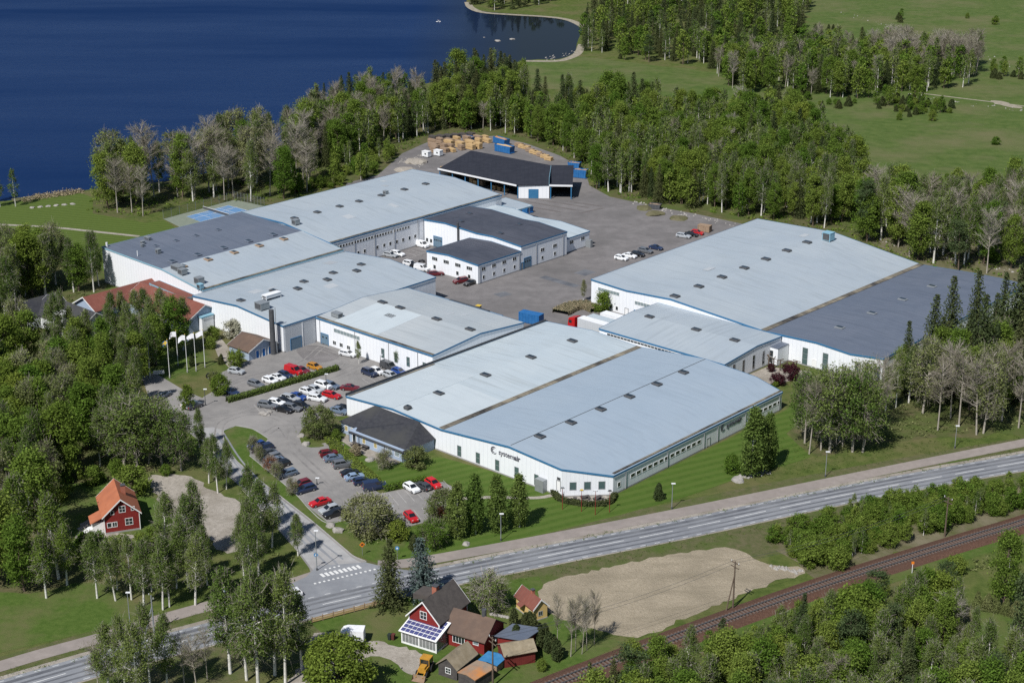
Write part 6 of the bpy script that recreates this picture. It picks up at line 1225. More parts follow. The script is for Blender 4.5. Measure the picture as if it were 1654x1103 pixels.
# low garden wall by the apple tree, white stones on the park lawn
for i in range(6): rock(52 + 13 * i, 336 - 1.2 * i, 0.9, 'pale stone in the row on the park lawn by the lake', 'stone row on the park lawn', 'rock', 0.5, 'white_stone')
for i in range(7): rock(794 + 4.2 * i, 992 + 0.8 * i, 0.45, 'pale stone in the short row under the apple tree', 'stone row under the apple tree', 'rock', 0.6, 'white_stone')
# swans on the lake
for i, (px, py) in enumerate(((706, 36.5), (710.5, 36.5))):
    r = empty('swan', G(px, py), R(40 + 200 * i), ['white swan on the lake, left of the pair', 'white swan on the lake, right of the pair'][i], 'swan'); bm = bmesh.new(); bmesh.ops.create_uvsphere(bm, u_segments=12, v_segments=8, radius=1)
    for v in bm.verts: v.co = Vector((v.co.x * 0.75, v.co.y * 0.36, v.co.z * 0.32 + 0.2 + (0.22 * max(0, -v.co.x))))
    for k in range(9):
        t = k / 8; c = Vector((0.55 + 0.35 * math.sin(t * 2.6) - 0.05 * t, 0, 0.3 + 0.85 * t)); rr = 0.1 - 0.03 * t + (0.04 if k > 6 else 0)
        bmesh.ops.create_icosphere(bm, subdivisions=1, radius=rr * 1.25, matrix=Matrix.Translation(c))
    me = bpy.data.meshes.new('body'); bm.to_mesh(me); bm.free(); me.materials.append(M['frame_white']); link('body', me, r); MB().tube((0.85, 0, 1.12), (1.08, 0, 1.06), 0.05, 0.02, 6).obj('bill', 'orange', r)
# ------------------------------------------------------------------ trees and shrubs
leaf_mat('leaf_birch', (0.190, 0.240, 0.068), (0.102, 0.165, 0.036), 0.45)
leaf_mat('leaf_fresh', (0.205, 0.262, 0.054), (0.102, 0.180, 0.028), 0.45)
leaf_mat('leaf_bright', (0.200, 0.250, 0.046), (0.140, 0.205, 0.036), 0.45)
leaf_mat('leaf_bud', (0.215, 0.228, 0.098), (0.145, 0.182, 0.058), 0.4)
leaf_mat('needle_spruce', (0.050, 0.072, 0.030), (0.085, 0.095, 0.038), 0.15)
leaf_mat('needle_blue', (0.085, 0.115, 0.105), (0.07, 0.10, 0.095), 0.1)
leaf_mat('needle_pine', (0.055, 0.082, 0.034), (0.068, 0.092, 0.038), 0.15)
leaf_mat('juniper', (0.048, 0.066, 0.026), (0.066, 0.076, 0.03), 0.15)
leaf_mat('twig_grey', (0.30, 0.275, 0.235), (0.235, 0.205, 0.168), 0.0)
leaf_mat('twig_brown', (0.205, 0.178, 0.142), (0.235, 0.208, 0.168), 0.0)
leaf_mat('leaf_purple', (0.055, 0.018, 0.024), (0.045, 0.016, 0.02), 0.2)
leaf_mat('leaf_rust', (0.20, 0.075, 0.03), (0.16, 0.06, 0.03), 0.2)
leaf_mat('blossom', (0.42, 0.40, 0.33), (0.34, 0.34, 0.24), 0.2)
leaf_mat('reed', (0.30, 0.25, 0.16), (0.24, 0.20, 0.13), 0.1)
R_ = np.random.default_rng(7)
def unit(a): return a / np.maximum(1e-9, np.linalg.norm(a, axis=-1, keepdims=True))
def leaves(c, size, out=None, up=0.3, aspect=0.7, bias=0.7, droop=0.0):
    """diamond leaf sprays: (n,4,3) corner positions around the centres c"""
    n = len(c); nr = R_.normal(size=(n, 3))
    if out is not None: nr = nr + bias * 1.6 * out
    nr[:, 2] += up; nr = unit(nr)
    t = R_.normal(size=(n, 3)); t[:, 2] -= droop; t = unit(t - nr * (t * nr).sum(1, keepdims=True)); b = np.cross(nr, t)
    s = (size * R_.uniform(0.7, 1.3, n))[:, None]
    return np.stack([c - t * s, c - b * s * aspect, c + t * s, c + b * s * aspect], 1)
def strips(a, b, w_):
    d = unit(b - a); s = unit(np.cross(d, R_.normal(size=a.shape))) * w_
    return np.stack([a - s, a + s, b + s * 0.4, b - s * 0.4], 1)
def tubes(segs, n=6):
    V, F_q = [], []
    for a, b, r0, r1 in segs:
        a = np.array(a, float); b = np.array(b, float); d = b - a; d /= np.linalg.norm(d) + 1e-9
        x = np.cross(d, [0.3, 0.9, 0.2]); x /= np.linalg.norm(x) + 1e-9; y = np.cross(d, x); k = len(V)
        for p, r in ((a, r0), (b, r1)):
            for i in range(n): t = 2 * math.pi * i / n; V.append(p + x * r * math.cos(t) + y * r * math.sin(t))
        F_q += [(k + i, k + (i + 1) % n, k + n + (i + 1) % n, k + n + i) for i in range(n)]
    return np.array(V), np.array(F_q)
def np_mesh(name, V, Q, mats, mi=None, tint=None, smooth=False):
    me = bpy.data.meshes.new(name); V = np.asarray(V, np.float32); Q = np.asarray(Q, np.int32)
    me.vertices.add(len(V)); me.vertices.foreach_set('co', V.ravel()); me.loops.add(Q.size); me.loops.foreach_set('vertex_index', Q.ravel())
    me.polygons.add(len(Q)); me.polygons.foreach_set('loop_start', np.arange(0, Q.size, 4, dtype=np.int32))
    if mi is not None: me.polygons.foreach_set('material_index', np.asarray(mi, np.int32))
    if tint is not None: at = me.attributes.new('tint', 'FLOAT', 'FACE'); at.data.foreach_set('value', np.asarray(tint, np.float32))
    for m in mats: me.materials.append(M[m] if m in M else MATS[m])
    me.update(calc_edges=True); me.validate(); return me
def quad_arr(q): return q.reshape(-1, 3), np.arange(len(q) * 4).reshape(-1, 4)
class Tree: pass
def build(kind, seed):
    global R_
    R_ = np.random.default_rng(seed); t = Tree(); segs = []; Ls = []; tw = None
    if kind in ('birch', 'leafy', 'bright', 'bud', 'bush', 'bigbush', 'apple', 'round', 'colbirch'):
        H, Rr, lo, nc, per, ls, sg = dict(birch=(17, 2.05, 0.32, 100, 62, 0.135, 0.40), leafy=(13, 2.35, 0.18, 120, 62, 0.155, 0.44), bright=(14, 3.5, 0.14, 160, 62, 0.20, 0.55), bud=(15, 3.3, 0.25, 105, 46, 0.165, 0.5),
                                          bush=(4.0, 1.75, 0.02, 60, 50, 0.135, 0.3), bigbush=(7.5, 3.4, 0.02, 130, 62, 0.15, 0.42), apple=(6, 2.7, 0.25, 60, 44, 0.13, 0.38), round=(9.5, 3.9, 0.10, 200, 80, 0.19, 0.42), colbirch=(11, 1.5, 0.08, 120, 60, 0.15, 0.34))[kind]
        lean = R_.normal(size=2) * 0.25; trunk = [np.array([lean[0] * z + 0.12 * math.sin(3 * z + seed), lean[1] * z, z * H * 0.92]) for z in np.linspace(0, 1, 7)]
        r0 = H * 0.0125 + 0.05
        for i in range(6): segs.append((trunk[i], trunk[i + 1], r0 * (1 - i / 6.6), r0 * (1 - (i + 1) / 6.6)))
        zz = R_.uniform(0, 1, nc) ** 0.9; th = R_.uniform(0, 2 * math.pi, nc)
        if kind in ('round', 'bush', 'bigbush'): env = np.sqrt(np.clip(1 - (2 * zz - 1) ** 2, 0, 1)) * 0.98 + 0.05
        elif kind in ('leafy', 'bright', 'apple'): env = np.sqrt(np.clip(1 - (1.75 * zz - 0.75) ** 2, 0.02, 1))
        elif kind == 'bud': env = np.sqrt(np.clip(1 - (1.7 * zz - 0.8) ** 2, 0.02, 1))
        else: env = np.clip(np.minimum(1.0, (1 - zz) * 1.9 + 0.1) * (0.55 + 0.45 * np.minimum(1, zz * 3.2)), 0.08, 1)
        lob = 1 + 0.22 * np.sin(3 * th + seed) * R_.uniform(0.5, 1) + 0.12 * np.sin(5 * th + 9 * zz)
        rad = Rr * env * lob * R_.uniform(0.45 if kind != 'round' else 0.8, 1.0, nc) ** 0.6
        cz = H * (lo + (1 - lo) * zz) - 0.2; cx = rad * np.cos(th) + lean[0] * cz / H; cyy = rad * np.sin(th) + lean[1] * cz / H
        C = np.stack([cx, cyy, cz], 1)
        for i in R_.choice(nc, min(nc, 26), False):
            zt = max(0.3, C[i, 2] - np.hypot(C[i, 0], C[i, 1]) * 0.75); f = zt / (H * 0.92); a = np.array([lean[0] * f, lean[1] * f, zt]); segs.append((a, C[i], 0.06 * r0 / 0.2 + 0.02, 0.015))
        cl = np.repeat(C, per, 0); off = R_.normal(size=cl.shape) * np.array([sg, sg, sg * (0.85 if kind not in ('birch', 'colbirch') else 1.15)]); c = cl + off; c[:, 2] = np.maximum(c[:, 2], 0.15)
        if kind in ('birch', 'colbirch'): c[:, 2] -= 0.35 * np.hypot(off[:, 0], off[:, 1])
        mid = np.array([0, 0, H * (lo + 1) / 2]); out = unit(c - mid); Ls.append(leaves(c, ls, out, 0.25, 0.7, 0.55, 0.5 if 'birch' in kind else 0)); 
        if kind in ('birch', 'bud', 'apple', 'bigbush'):
            m = 900 if kind == 'birch' else 1500; ii = R_.integers(0, nc, m); a = C[ii] * np.array([0.7, 0.7, 0.97]) + R_.normal(size=(m, 3)) * 0.5; b = a + unit(unit(C[ii] - mid) + R_.normal(size=(m, 3)) * 0.6 + np.array([0, 0, 0.4])) * R_.uniform(0.6, 1.5, (m, 1)); tw = strips(a, b, 0.022)
        t.leaf = dict(birch='leaf_birch', leafy='leaf_fresh', bright='leaf_bright', bud='leaf_bud', bush='leaf_fresh', bigbush='leaf_bud', apple='leaf_bud', round='leaf_bright', colbirch='leaf_birch')[kind]; t.bark = dict(birch='bark_white', colbirch='bark_white', bud='bark_grey').get(kind, 'bark_brown'); t.twig = 'twig_grey'; t.H = H
    elif kind == 'bare':
        H = 18; lean = R_.normal(size=2) * 0.5; tr = [np.array([lean[0] * z, lean[1] * z, z * H * 0.9]) for z in np.linspace(0, 1, 7)]; r0 = 0.22
        for i in range(6): segs.append((tr[i], tr[i + 1], r0 * (1 - i / 6.8), r0 * (1 - (i + 1) / 6.8)))
        A, B = [], []
        for k in range(60):
            f = R_.uniform(0.38, 0.97); a = np.array([lean[0] * f, lean[1] * f, f * H * 0.9]); th = R_.uniform(0, 6.283); L_ = (2.6 + 1.6 * math.sin(math.pi * min(1, (f - 0.3) / 0.75))) * R_.uniform(0.6, 1.05); d = unit(np.array([math.cos(th), math.sin(th), R_.uniform(0.5, 1.3)])); b = a + d * L_
            segs.append((a, b, 0.055, 0.02))
            for j in range(34):
                s = R_.uniform(0.25, 1.05); p = a + (b - a) * s; e = p + unit(d + R_.normal(size=3) * 0.75 + np.array([0, 0, 0.35])) * R_.uniform(0.5, 1.6); A.append(p); B.append(e)
        A, B = np.array(A), np.array(B); tw = strips(A, B, 0.021); n = 900; ii = R_.integers(0, len(B), n); c = B[ii] + R_.normal(size=(n, 3)) * 0.25
        Ls.append(leaves(c, 0.10, None, 0.3)); t.leaf = 'leaf_bud'; t.bark = 'bark_grey'; t.twig = 'twig_grey' if seed % 2 else 'twig_brown'; t.H = H
    elif kind in ('spruce', 'bluespruce', 'thuja', 'juniper'):
        H, Rr = dict(spruce=(17, 3.5), bluespruce=(12.5, 3.5), thuja=(4.2, 0.85), juniper=(4.0, 1.7))[kind]
        segs.append(((0, 0, 0), (0, 0, H * 0.98), H * 0.012 + 0.04, 0.02)); 
        if kind in ('spruce', 'bluespruce'):
            lev = int(H * 2.3); c = []; o = []; dr = []
            for l in range(lev):
                f = 0.06 + 0.93 * l / lev; z = H * f; rr = Rr * (1 - f) ** 0.68 * R_.uniform(0.68, 1.15) + 0.12; nb = int(7 + 5 * (1 - f)); t0 = R_.uniform(0, 6.28)
                for k in range(nb):
                    th = t0 + 6.283 * k / nb + R_.uniform(-0.2, 0.2); L_ = rr * R_.uniform(0.72, 1.12); m = max(3, int(L_ / 0.24))
                    for j in range(m):
                        s = (j + 0.6) / m; w_ = 0.32 * (1 - s) + 0.12; zz = z - 0.55 * L_ * s ** 1.3 + 0.18 * L_ * max(0, s - 0.75)
                        for q in range(2): c.append((L_ * s * math.cos(th) + R_.normal() * w_ * 0.55, L_ * s * math.sin(th) + R_.normal() * w_ * 0.55, zz + R_.normal() * 0.08)); o.append((math.cos(th) * 0.4, math.sin(th) * 0.4, 1.0))
            c = np.array(c); Ls.append(leaves(c, 0.21, unit(np.array(o)), 0.2, 0.5, 0.5, 0.5))
        else:
            n = 1500 if kind == 'thuja' else 2200; f = R_.uniform(0.02, 1, n); th = R_.uniform(0, 6.283, n); env = (np.sqrt(np.clip(1 - (1.6 * f - 0.6) ** 2, 0, 1)) if kind == 'thuja' else np.clip((1 - f) ** 0.6, 0, 1)) * (1 + 0.22 * np.sin(3 * th + 7 * f + seed)); rr = Rr * env * R_.uniform(0.55, 1.05, n)
            c = np.stack([rr * np.cos(th), rr * np.sin(th), H * f], 1); Ls.append(leaves(c, 0.17, unit(c - np.array([0, 0, H * 0.35])), 0.3, 0.6, 0.7))
        t.leaf = dict(spruce='needle_spruce', bluespruce='needle_blue', thuja='juniper', juniper='juniper')[kind]; t.bark = 'bark_brown'; t.twig = 'twig_brown'; t.H = H
    elif kind == 'pine':
        H = 16; segs.append(((0, 0, 0), (0.2, 0.1, H * 0.6), 0.24, 0.17)); segs.append(((0.2, 0.1, H * 0.6), (0.1, 0.2, H * 0.95), 0.17, 0.05)); nc = 60; f = R_.uniform(0.42, 1, nc); th = R_.uniform(0, 6.283, nc); rr = 2.7 * np.sqrt(np.clip(1 - (2.2 * f - 1.45) ** 2, 0.05, 1)) * R_.uniform(0.4, 1, nc)
        C = np.stack([rr * np.cos(th), rr * np.sin(th), H * f], 1)
        for i in range(0, nc, 3): segs.append(((0.15, 0.12, C[i, 2] - 0.7), C[i], 0.06, 0.02))
        c = np.repeat(C, 60, 0) + R_.normal(size=(nc * 60, 3)) * np.array([0.6, 0.6, 0.3]); Ls.append(leaves(c, 0.2, unit(c - np.array([0, 0, H * 0.55])), 0.6, 0.55, 0.6)); t.leaf = 'needle_pine'; t.bark = 'bark_brown'; t.twig = 'twig_brown'; t.H = H
    tv, tq = tubes(segs); lv = np.concatenate(Ls); cv, cq = quad_arr(lv); mi = np.zeros(len(cq), int)
    if tw is not None:
        v2, q2 = quad_arr(tw); cq = np.concatenate([cq, q2 + len(cv)]); cv = np.concatenate([cv, v2]); mi = np.concatenate([mi, np.ones(len(q2), int)])
    t.trunk = np_mesh('trunk', tv, tq, [t.bark]); t.crown = np_mesh('crown', cv, cq, [t.leaf, t.twig], mi)
    t.whole = np_mesh('tree', np.concatenate([cv, tv]), np.concatenate([cq, tq + len(cv)]), [t.leaf, t.twig, t.bark], np.concatenate([mi, np.full(len(tq), 2)]))
    # coarse version for the woodland masses: every sixth spray, enlarged
    k = 9; L6 = lv[::k]; cc = L6.mean(1, keepdims=True); L6 = cc + (L6 - cc) * 2.2; parts = [L6]; mm = [np.zeros(len(L6), int)]
    if tw is not None: T6 = tw[::5]; cc = T6.mean(1, keepdims=True); d = T6 - cc; parts.append(cc + d * np.array([1.5, 1.5, 1.1])); mm.append(np.ones(len(T6), int))
    tv4, tq4 = tubes([s for s in segs[:6]], 4); parts.append(tv4[tq4]); mm.append(np.full(len(tq4), 2)); t.low = np.concatenate(parts); t.lowmi = np.concatenate(mm)
    return t
KN = dict(birch=('birch_tree', 4), leafy=('leafy_tree', 4), bright=('bright_leafy_tree', 3), bud=('budding_tree', 3), bare=('bare_tree', 4), spruce=('spruce_tree', 4), pine=('pine_tree', 2), bush=('shrub', 3), bigbush=('large_bush', 2), juniper=('juniper_bush', 3), thuja=('thuja', 2), apple=('apple_tree', 2), round=('round_tree', 1), colbirch=('slender_birch', 3), bluespruce=('blue_spruce', 1))
WORD = dict(birch='pale-stemmed birch', leafy='green leafy tree', bright='bright green leafy tree', bud='olive budding tree', bare='grey leafless tree', spruce='dark spruce', pine='dark pine', bush='low green shrub', bigbush='large bush', juniper='dark juniper bush', thuja='dark columnar thuja', apple='old apple tree', round='round tree', colbirch='slender birch', bluespruce='blue spruce')
TP = {k: [build(k, 100 + 17 * i + sum(map(ord, k))) for i in range(n)] for k, (nm, n) in KN.items()}
CAT = dict(bush='shrub', bigbush='shrub', juniper='shrub', thuja='shrub')
ONES = []      # hand-placed trees: (kind, px, py, height, label, group, leaf override)
def one(kind, px, py, h, label, group=None, leaf=None, wide=1.0, twig=None): ONES.append((kind, px, py, h, label, group, leaf, wide, twig))
one('spruce', 629, 980, 13.6, 'tall dark spruce at the road fence by the farmhouse', None, None, 1.6)
one('bluespruce', 687, 967, 12.3, 'grey-blue spruce beside the farmhouse gable', wide=1.15)
one('round', 546, 1128, 10.2, 'huge round bright green tree by the caravan')
one('apple', 790, 985, 7.0, 'old apple tree between farmhouse and yellow cottage', None, 'leaf_birch', 1.0); one('bush', 756, 962, 2.2, 'round green shrub behind the farmhouse roof', None, 'leaf_bright')
for i, (x, y, h) in enumerate([(740, 868, 11.6), (768, 863, 12.0), (805.6, 858, 11.5), (839, 851, 10.8)]): one('colbirch', x, y, h, ['slender birch, first of four by the lower car park', 'slender birch, second of four by the lower car park', 'slender birch, third of four, behind the street lamp', 'slender birch, last of four, casting shadow on the lawn'][i], 'four slender birches by the cycle path', None, 1.15)
one('bigbush', 598, 862, 7.8, 'big brown-green bush at the bottom corner of the car park', None, 'leaf_bud', 1.1); one('bush', 645, 872, 4.0, 'small bright bush beside the dark lamp post', None, 'leaf_bright'); one('juniper', 670, 886, 3.0, 'dark low bush beside the four birches', wide=1.3)
one('bigbush', 698, 882, 5.6, 'broad green bush at the foot of the first slender birch', None, 'leaf_fresh', 1.2); one('bigbush', 717, 838, 6.0, 'airy pale bush at the corner of the bottom bays', None, 'leaf_bud', 1.0); one('bush', 713, 836, 2.2, 'rusty red low bush under the airy bush', None, 'leaf_rust')
one('bigbush', 515, 705, 7.0, 'large olive bush at the forecourt corner', None, 'leaf_bud', 1.1); one('bush', 545, 712, 2.6, 'low green bush by the office wing gable'); one('bush', 672, 756, 4.2, 'broad blossoming bush at the end of the office wing', None, 'leaf_bud', 1.2); one('apple', 620, 757, 4.2, 'small spreading tree on the lawn by the office wing', wide=0.8); one('bush', 575, 735, 2.4, 'yellowish grass bush on the office wing terrace', None, 'reed')
for i, (x, y) in enumerate([(408, 733), (420, 748), (437, 765), (447, 774), (471, 800)]): one('apple', x, y, 3.8, ['small tree at the head of the lower left car row', 'small tree in front of the charcoal saloon', 'small tree with reddish leaves in front of the black estate', 'small tree in front of the blue-grey estate', 'lone young tree in front of the dark red hatchback'][i], 'young trees along the grass island', 'leaf_rust' if i == 2 else None, 0.75)
one('bush', 382, 592, 4.6, 'little round tree beside the small silver hatchback', None, 'leaf_fresh', 0.9); one('bush', 358, 637, 4.8, 'bright yellow-green bush at the hedge end', None, 'leaf_bright', 0.9); one('bush', 306, 660, 5.5, 'yellow-green tree by the drive', None, 'leaf_bright', 0.8); one('bush', 345, 618, 3.0, 'low mixed bush by the black estate', None, 'leaf_bud')
one('birch', 580, 588, 6.0, 'young tree against the cross hall beside the white estate'); one('birch', 643, 596, 6.2, 'young tree against the cross hall beside the dark van'); one('bush', 971, 503, 5.6, 'round yellow-green tree at the warehouse corner', None, 'leaf_bright', 1.0); one('birch', 942, 487, 6.2, 'young autumn-toned tree on the yard near the warehouse', None, 'leaf_bud')
for i in range(5): one('bush', 598 + 19 * i, 410 - 6.4 * i, 3.4, 'young tree in the bed along the north hall, ' + ['nearest the gable hall', 'second along the bed', 'third along the bed', 'fourth along the bed', 'nearest the workshop'][i], 'young trees along the north hall', 'leaf_bright', 0.6)
one('juniper', 1064, 806, 3.6, 'small dark spruce on the front lawn', wide=0.9)
for i, (x, y, s) in enumerate([(1257, 622, 3.0), (1281, 614, 4.2), (1268, 600, 2.0), (1245, 600, 2.0)]): one('bush', x, y, s, ['dull purple shrub on the gravel by the pergola', 'crimson shrub on the grass by the pergola', 'dark red creeper bush at the pergola foot', 'dark red creeper bush at the pergola left foot'][i], None, 'leaf_purple')
one('bush', 1252, 625, 1.4, 'small yellow flowering shrub below the purple shrub', None, 'leaf_bright')
for i, (x, y) in enumerate([(1300, 716), (1307, 733), (1326, 727), (1340, 731), (1355, 712), (1361, 721), (1377, 730), (1394, 730), (1385, 705), (1415, 700)]): one('bare' if i % 4 == 1 else 'bud', x, y, rnd.uniform(15, 19), 'pale-stemmed aspen with thin crown in the clump at the lawn edge', 'aspen clump at the lawn edge', 'leaf_birch' if i % 4 != 1 else None, 0.9)
for i, (x, y) in enumerate([(1514.6, 695), (1548.6, 689), (1577, 702), (1588, 700), (1618, 680), (1645, 691), (1535, 676), (1490, 668)]): one('bud' if i % 4 == 3 else 'bare', x, y, rnd.uniform(17.5, 20), 'tall aspen with bare fan-shaped crown beside the cycle path', 'tall aspens by the cycle path')
for i, (x, y, h) in enumerate([(1447, 659, 14), (1467, 650, 14), (1430, 665, 11)]): one('birch', x, y, h, 'birch standing between the aspen clump and the spruces', 'birches by the warehouse corner')
for i, (x, y, h) in enumerate([(1212, 768, 15), (1228, 762, 13), (1242, 755, 12.5), (1222, 757, 11)]): one('colbirch', x, y, h, 'bushy birch in the clump beside the twin hall side wall', 'birch clump by the side wall', 'leaf_birch', 0.95)
for i, (x, y, h) in enumerate([(1466, 640, 19), (1484, 640, 14), (1500, 622, 23), (1520, 632, 19), (1533, 606, 25), (1556, 618, 19), (1571, 604, 27), (1596, 612, 22), (1612, 592, 25), (1634, 606, 29), (1652, 596, 26), (1560, 640, 15), (1603, 636, 18), (1640, 645, 22), (1525, 650, 13), (1585, 640, 25)]): one('spruce', x, y, h, 'tall dark spruce in the row along the slate blue warehouse wing', 'spruces along the warehouse', None, rnd.uniform(0.75, 1.1))
# tall birches in the lower left foreground
for i, (x, y, h) in enumerate([(371, 1087, 19), (417, 1112, 21.5), (462, 1106, 21), (445, 1090, 18), (398, 1098, 17), (488, 1080, 14)]): one('birch', x, y, h, ['tall birch nearest the road in the lower group', 'tallest birch in the lower group', 'tall birch with thick white stem closest to the round tree', 'birch in the middle of the lower group', 'slimmer birch inside the lower group', 'short birch beside the farm drive'][i], 'tall birches by the main road')
for i, (x, y, h) in enumerate([(176, 1125, 13), (205, 1130, 15), (244, 1112, 15), (270, 1118, 14), (225, 1150, 16)]): one('birch', x, y, h, 'birch in the low clump at the bottom edge by the main road', 'birch clump at the bottom edge')
for i, (x, y) in enumerate([(160, 1120), (298, 1108), (318, 1112), (335, 1096)]): one('bare', x, y, 9.5, 'leafless small tree between the birches at the bottom edge', 'leafless trees at the bottom edge')
for i, (x, y, h) in enumerate([(157, 966, 13), (186, 970, 12), (213, 968, 12.5), (233, 978, 13), (264, 984, 14), (274, 980, 13), (316, 977, 14), (267, 909, 14), (300, 915, 14), (322, 905, 16), (190, 952, 10), (245, 955, 11), (285, 950, 12), (305, 948, 14), (335, 945, 12)]): one('birch', x, y, h, 'birch in the open grove below the red house', 'birch grove below the red house')
for i, (x, y, h) in enumerate([(352, 796, 12.5), (338, 780, 10), (366, 790, 11), (410, 868, 15), (424, 884, 14), (440, 884, 13), (400, 905, 13), (406, 953, 15), (418, 930, 12), (395, 940, 13), (481, 897, 8.5)]): one('birch', x, y, h, 'birch beside the entrance road' if i < 10 else 'single young birch near the zebra crossing', 'birches along the entrance road' if i < 10 else None)
for i, (x, y, h) in enumerate([(20, 905, 17), (62, 870, 18), (95, 935, 17), (40, 955, 15), (108, 945, 12), (-10, 940, 18), (75, 965, 12)]): one('leafy' if i % 2 else 'birch', x, y, h, 'broad leafy tree in the clump left of the red house', 'leafy clump left of the red house', 'leaf_fresh', 1.1)
for i, (x, y, h) in enumerate([(214, 800, 6), (160, 890, 4), (190, 893, 3.5), (225, 892, 4), (250, 890, 4.5), (140, 900, 5)]): one('bush', x, y, h, 'shrub in the garden border of the red house', 'garden shrubs of the red house')
# trees round the offices on the left
for i, (x, y, h) in enumerate([(288, 576, 15.5), (296, 566, 14), (242, 610, 14), (228, 622, 13), (216, 606, 15), (200, 628, 14), (252, 590, 13), (178, 566, 15)]): one('birch' if i % 3 else 'leafy', x, y, h, 'tall tree screening the red roofed office beside the flagpoles', 'trees screening the red roofed office')
for i, (x, y, h) in enumerate([(880, 196, 19), (905, 204, 17), (935, 208, 20), (1010, 205, 18), (1045, 200, 17), (1150, 235, 15), (1210, 250, 16), (1000, 262, 16), (860, 215, 17)]): one('spruce', x, y, h, 'tall dark spruce rising above the birch wood behind the yard', 'spruces above the birch wood', None, 0.9)
for i, (x, y, h) in enumerate([(248, 585, 17), (262, 565, 16), (226, 560, 15), (184, 585, 15), (210, 590, 16), (272, 572, 15), (236, 552, 14), (205, 556, 14), (100, 560, 15), (168, 600, 14), (120, 575, 13), (152, 472, 17), (160, 462, 16), (90, 460, 15), (108, 452, 13), (40, 478, 15)]): one('birch', x, y, h, 'birch among the offices with red and charcoal roofs', 'birches around the offices')
for i, (x, y, h) in enumerate([(292, 760, 13), (262, 752, 15), (240, 748, 15), (222, 758, 16), (200, 752, 15), (330, 742, 8), (322, 722, 9)]): one('bud' if i < 5 else 'birch', x, y, h, 'wide olive willow between the drive and the gravel plot' if i < 5 else 'young birch at the bend of the entrance road', 'willows by the drive' if i < 5 else 'young birches at the bend', 'leaf_birch' if i < 5 else None, 1.25 if i < 5 else 1)
for i, (x, y) in enumerate([(226, 595), (238, 588), (246, 592), (310, 592)]): one('thuja', x, y, 3.4, 'dark columnar thuja on the flagpole lawn', 'thujas on the flagpole lawn')
one('juniper', 357, 588, 2.6, 'small rounded conifer at the courtyard corner'); one('bush', 345, 548, 3.4, 'dense round bush in front of the red roofed gable'); one('bush', 340, 562, 3.0, 'second round bush beside the courtyard path'); one('bush', 372, 545, 4.6, 'pale blossoming bush against the gable hall wall', None, 'blossom')
for i, (x, y) in enumerate([(830, 1013), (848, 1020), (856, 1018), (862, 1022), (835, 1040), (873, 1045), (885, 1052), (896, 1060), (900, 1066), (880, 1038)]): one('thuja', x, y, 3.7, 'dark columnar thuja behind the farm sheds', 'thujas behind the farm sheds', None, 1.0)
for i, (x, y) in enumerate([(922, 1060), (930, 1052), (940, 1056), (948, 1050), (900, 1050), (960, 1040)]): one('bare', x, y, 10.5, 'thin leafless tree between the thujas and the ploughed field', 'thin bare trees by the field', None, 0.62)
for i, (x, y) in enumerate([(1578, 982), (1594, 985), (1609, 988), (1624, 992), (1638, 996)]): one('juniper', x, y, 3.4, 'golden-green conifer in the row behind the garden lawn', 'conifer row by the garden lawn', 'leaf_bud', 0.75)
one('leafy', 1620, 985, 15, 'tall green tree behind the conifer row', wide=0.8); one('pine', 1640, 1090, 18, 'dark pine at the garden lawn edge'); one('pine', 1330, 232, 9, 'dark lone pine on the pasture slope', wide=1.2)
def scatter(polys, spacing, mixk, h0, h1, zone, seed, jitter=0.45):
    rr = random.Random(seed); out = []
    for poly in polys:
        P = [G(*p) for p in poly]; x0, x1 = min(p.x for p in P), max(p.x for p in P); y0, y1 = min(p.y for p in P), max(p.y for p in P)
        y = y0
        while y < y1:
            x = x0
            while x < x1:
                q = (x + rr.uniform(-jitter, jitter) * spacing * 1.6, y + rr.uniform(-jitter, jitter) * spacing * 1.6); x += spacing
                if not inside(q, P): continue
                pq = proj((q[0], q[1], 0)); 
                if not (-70 < pq[0] < 1724 and -60 < pq[1] < 1240): continue
                k = rr.choices([a for a, b in mixk], [b for a, b in mixk])[0]; h = rr.uniform(h0, h1)
                if k == 'bush': h = rr.uniform(1.8, 4.5)
                if k == 'juniper': h = rr.uniform(2.2, 4.6)
                if k == 'spruce': h *= rr.uniform(0.75, 1.1)
                out.append((k, q, h, zone))
            y += spacing
    return out
S = []
S += scatter([[(140, 342), (235, 353), (262, 332), (340, 327), (440, 326), (500, 312), (520, 290), (500, 240), (470, 240), (400, 268), (290, 296), (150, 316)]], 7.0, [('bare', 40), ('birch', 30), ('leafy', 12), ('spruce', 5), ('bud', 13)], 17, 23, 'in the lakeside wood by the tennis court', 1)
S += scatter([[(440, 328), (520, 310), (600, 288), (640, 252), (620, 235), (540, 270), (500, 300)]], 4.5, [('bush', 35), ('birch', 30), ('leafy', 35)], 6, 10, 'in the young growth beside the north hall', 2)
S += scatter([[(490, 245), (530, 272), (600, 245), (680, 222), (700, 190), (640, 168), (545, 178), (510, 198)]], 5.4, [('spruce', 30), ('birch', 25), ('bare', 25), ('leafy', 20)], 13, 18, 'in the wood between the lake and the timber yard', 3)
S += scatter([[(680, 219), (740, 214), (800, 212), (860, 228), (920, 250), (952, 275), (958, 305), (1010, 318), (1100, 336), (1160, 350), (1160, 300), (1080, 262), (960, 225), (860, 196), (720, 186)]], 4.4, [('birch', 48), ('leafy', 36), ('spruce', 8), ('bare', 3), ('bright', 5)], 10, 16, 'in the wood behind the storage shed yard', 4)
S += scatter([[(960, 225), (1080, 262), (1160, 300), (1160, 350), (1230, 352), (1340, 370), (1400, 345), (1370, 270), (1290, 215), (1240, 196), (1100, 200), (900, 205)]], 4.7, [('birch', 48), ('leafy', 34), ('bare', 4), ('bright', 7), ('spruce', 8)], 10, 17, 'in the wood beyond the warehouse', 5)
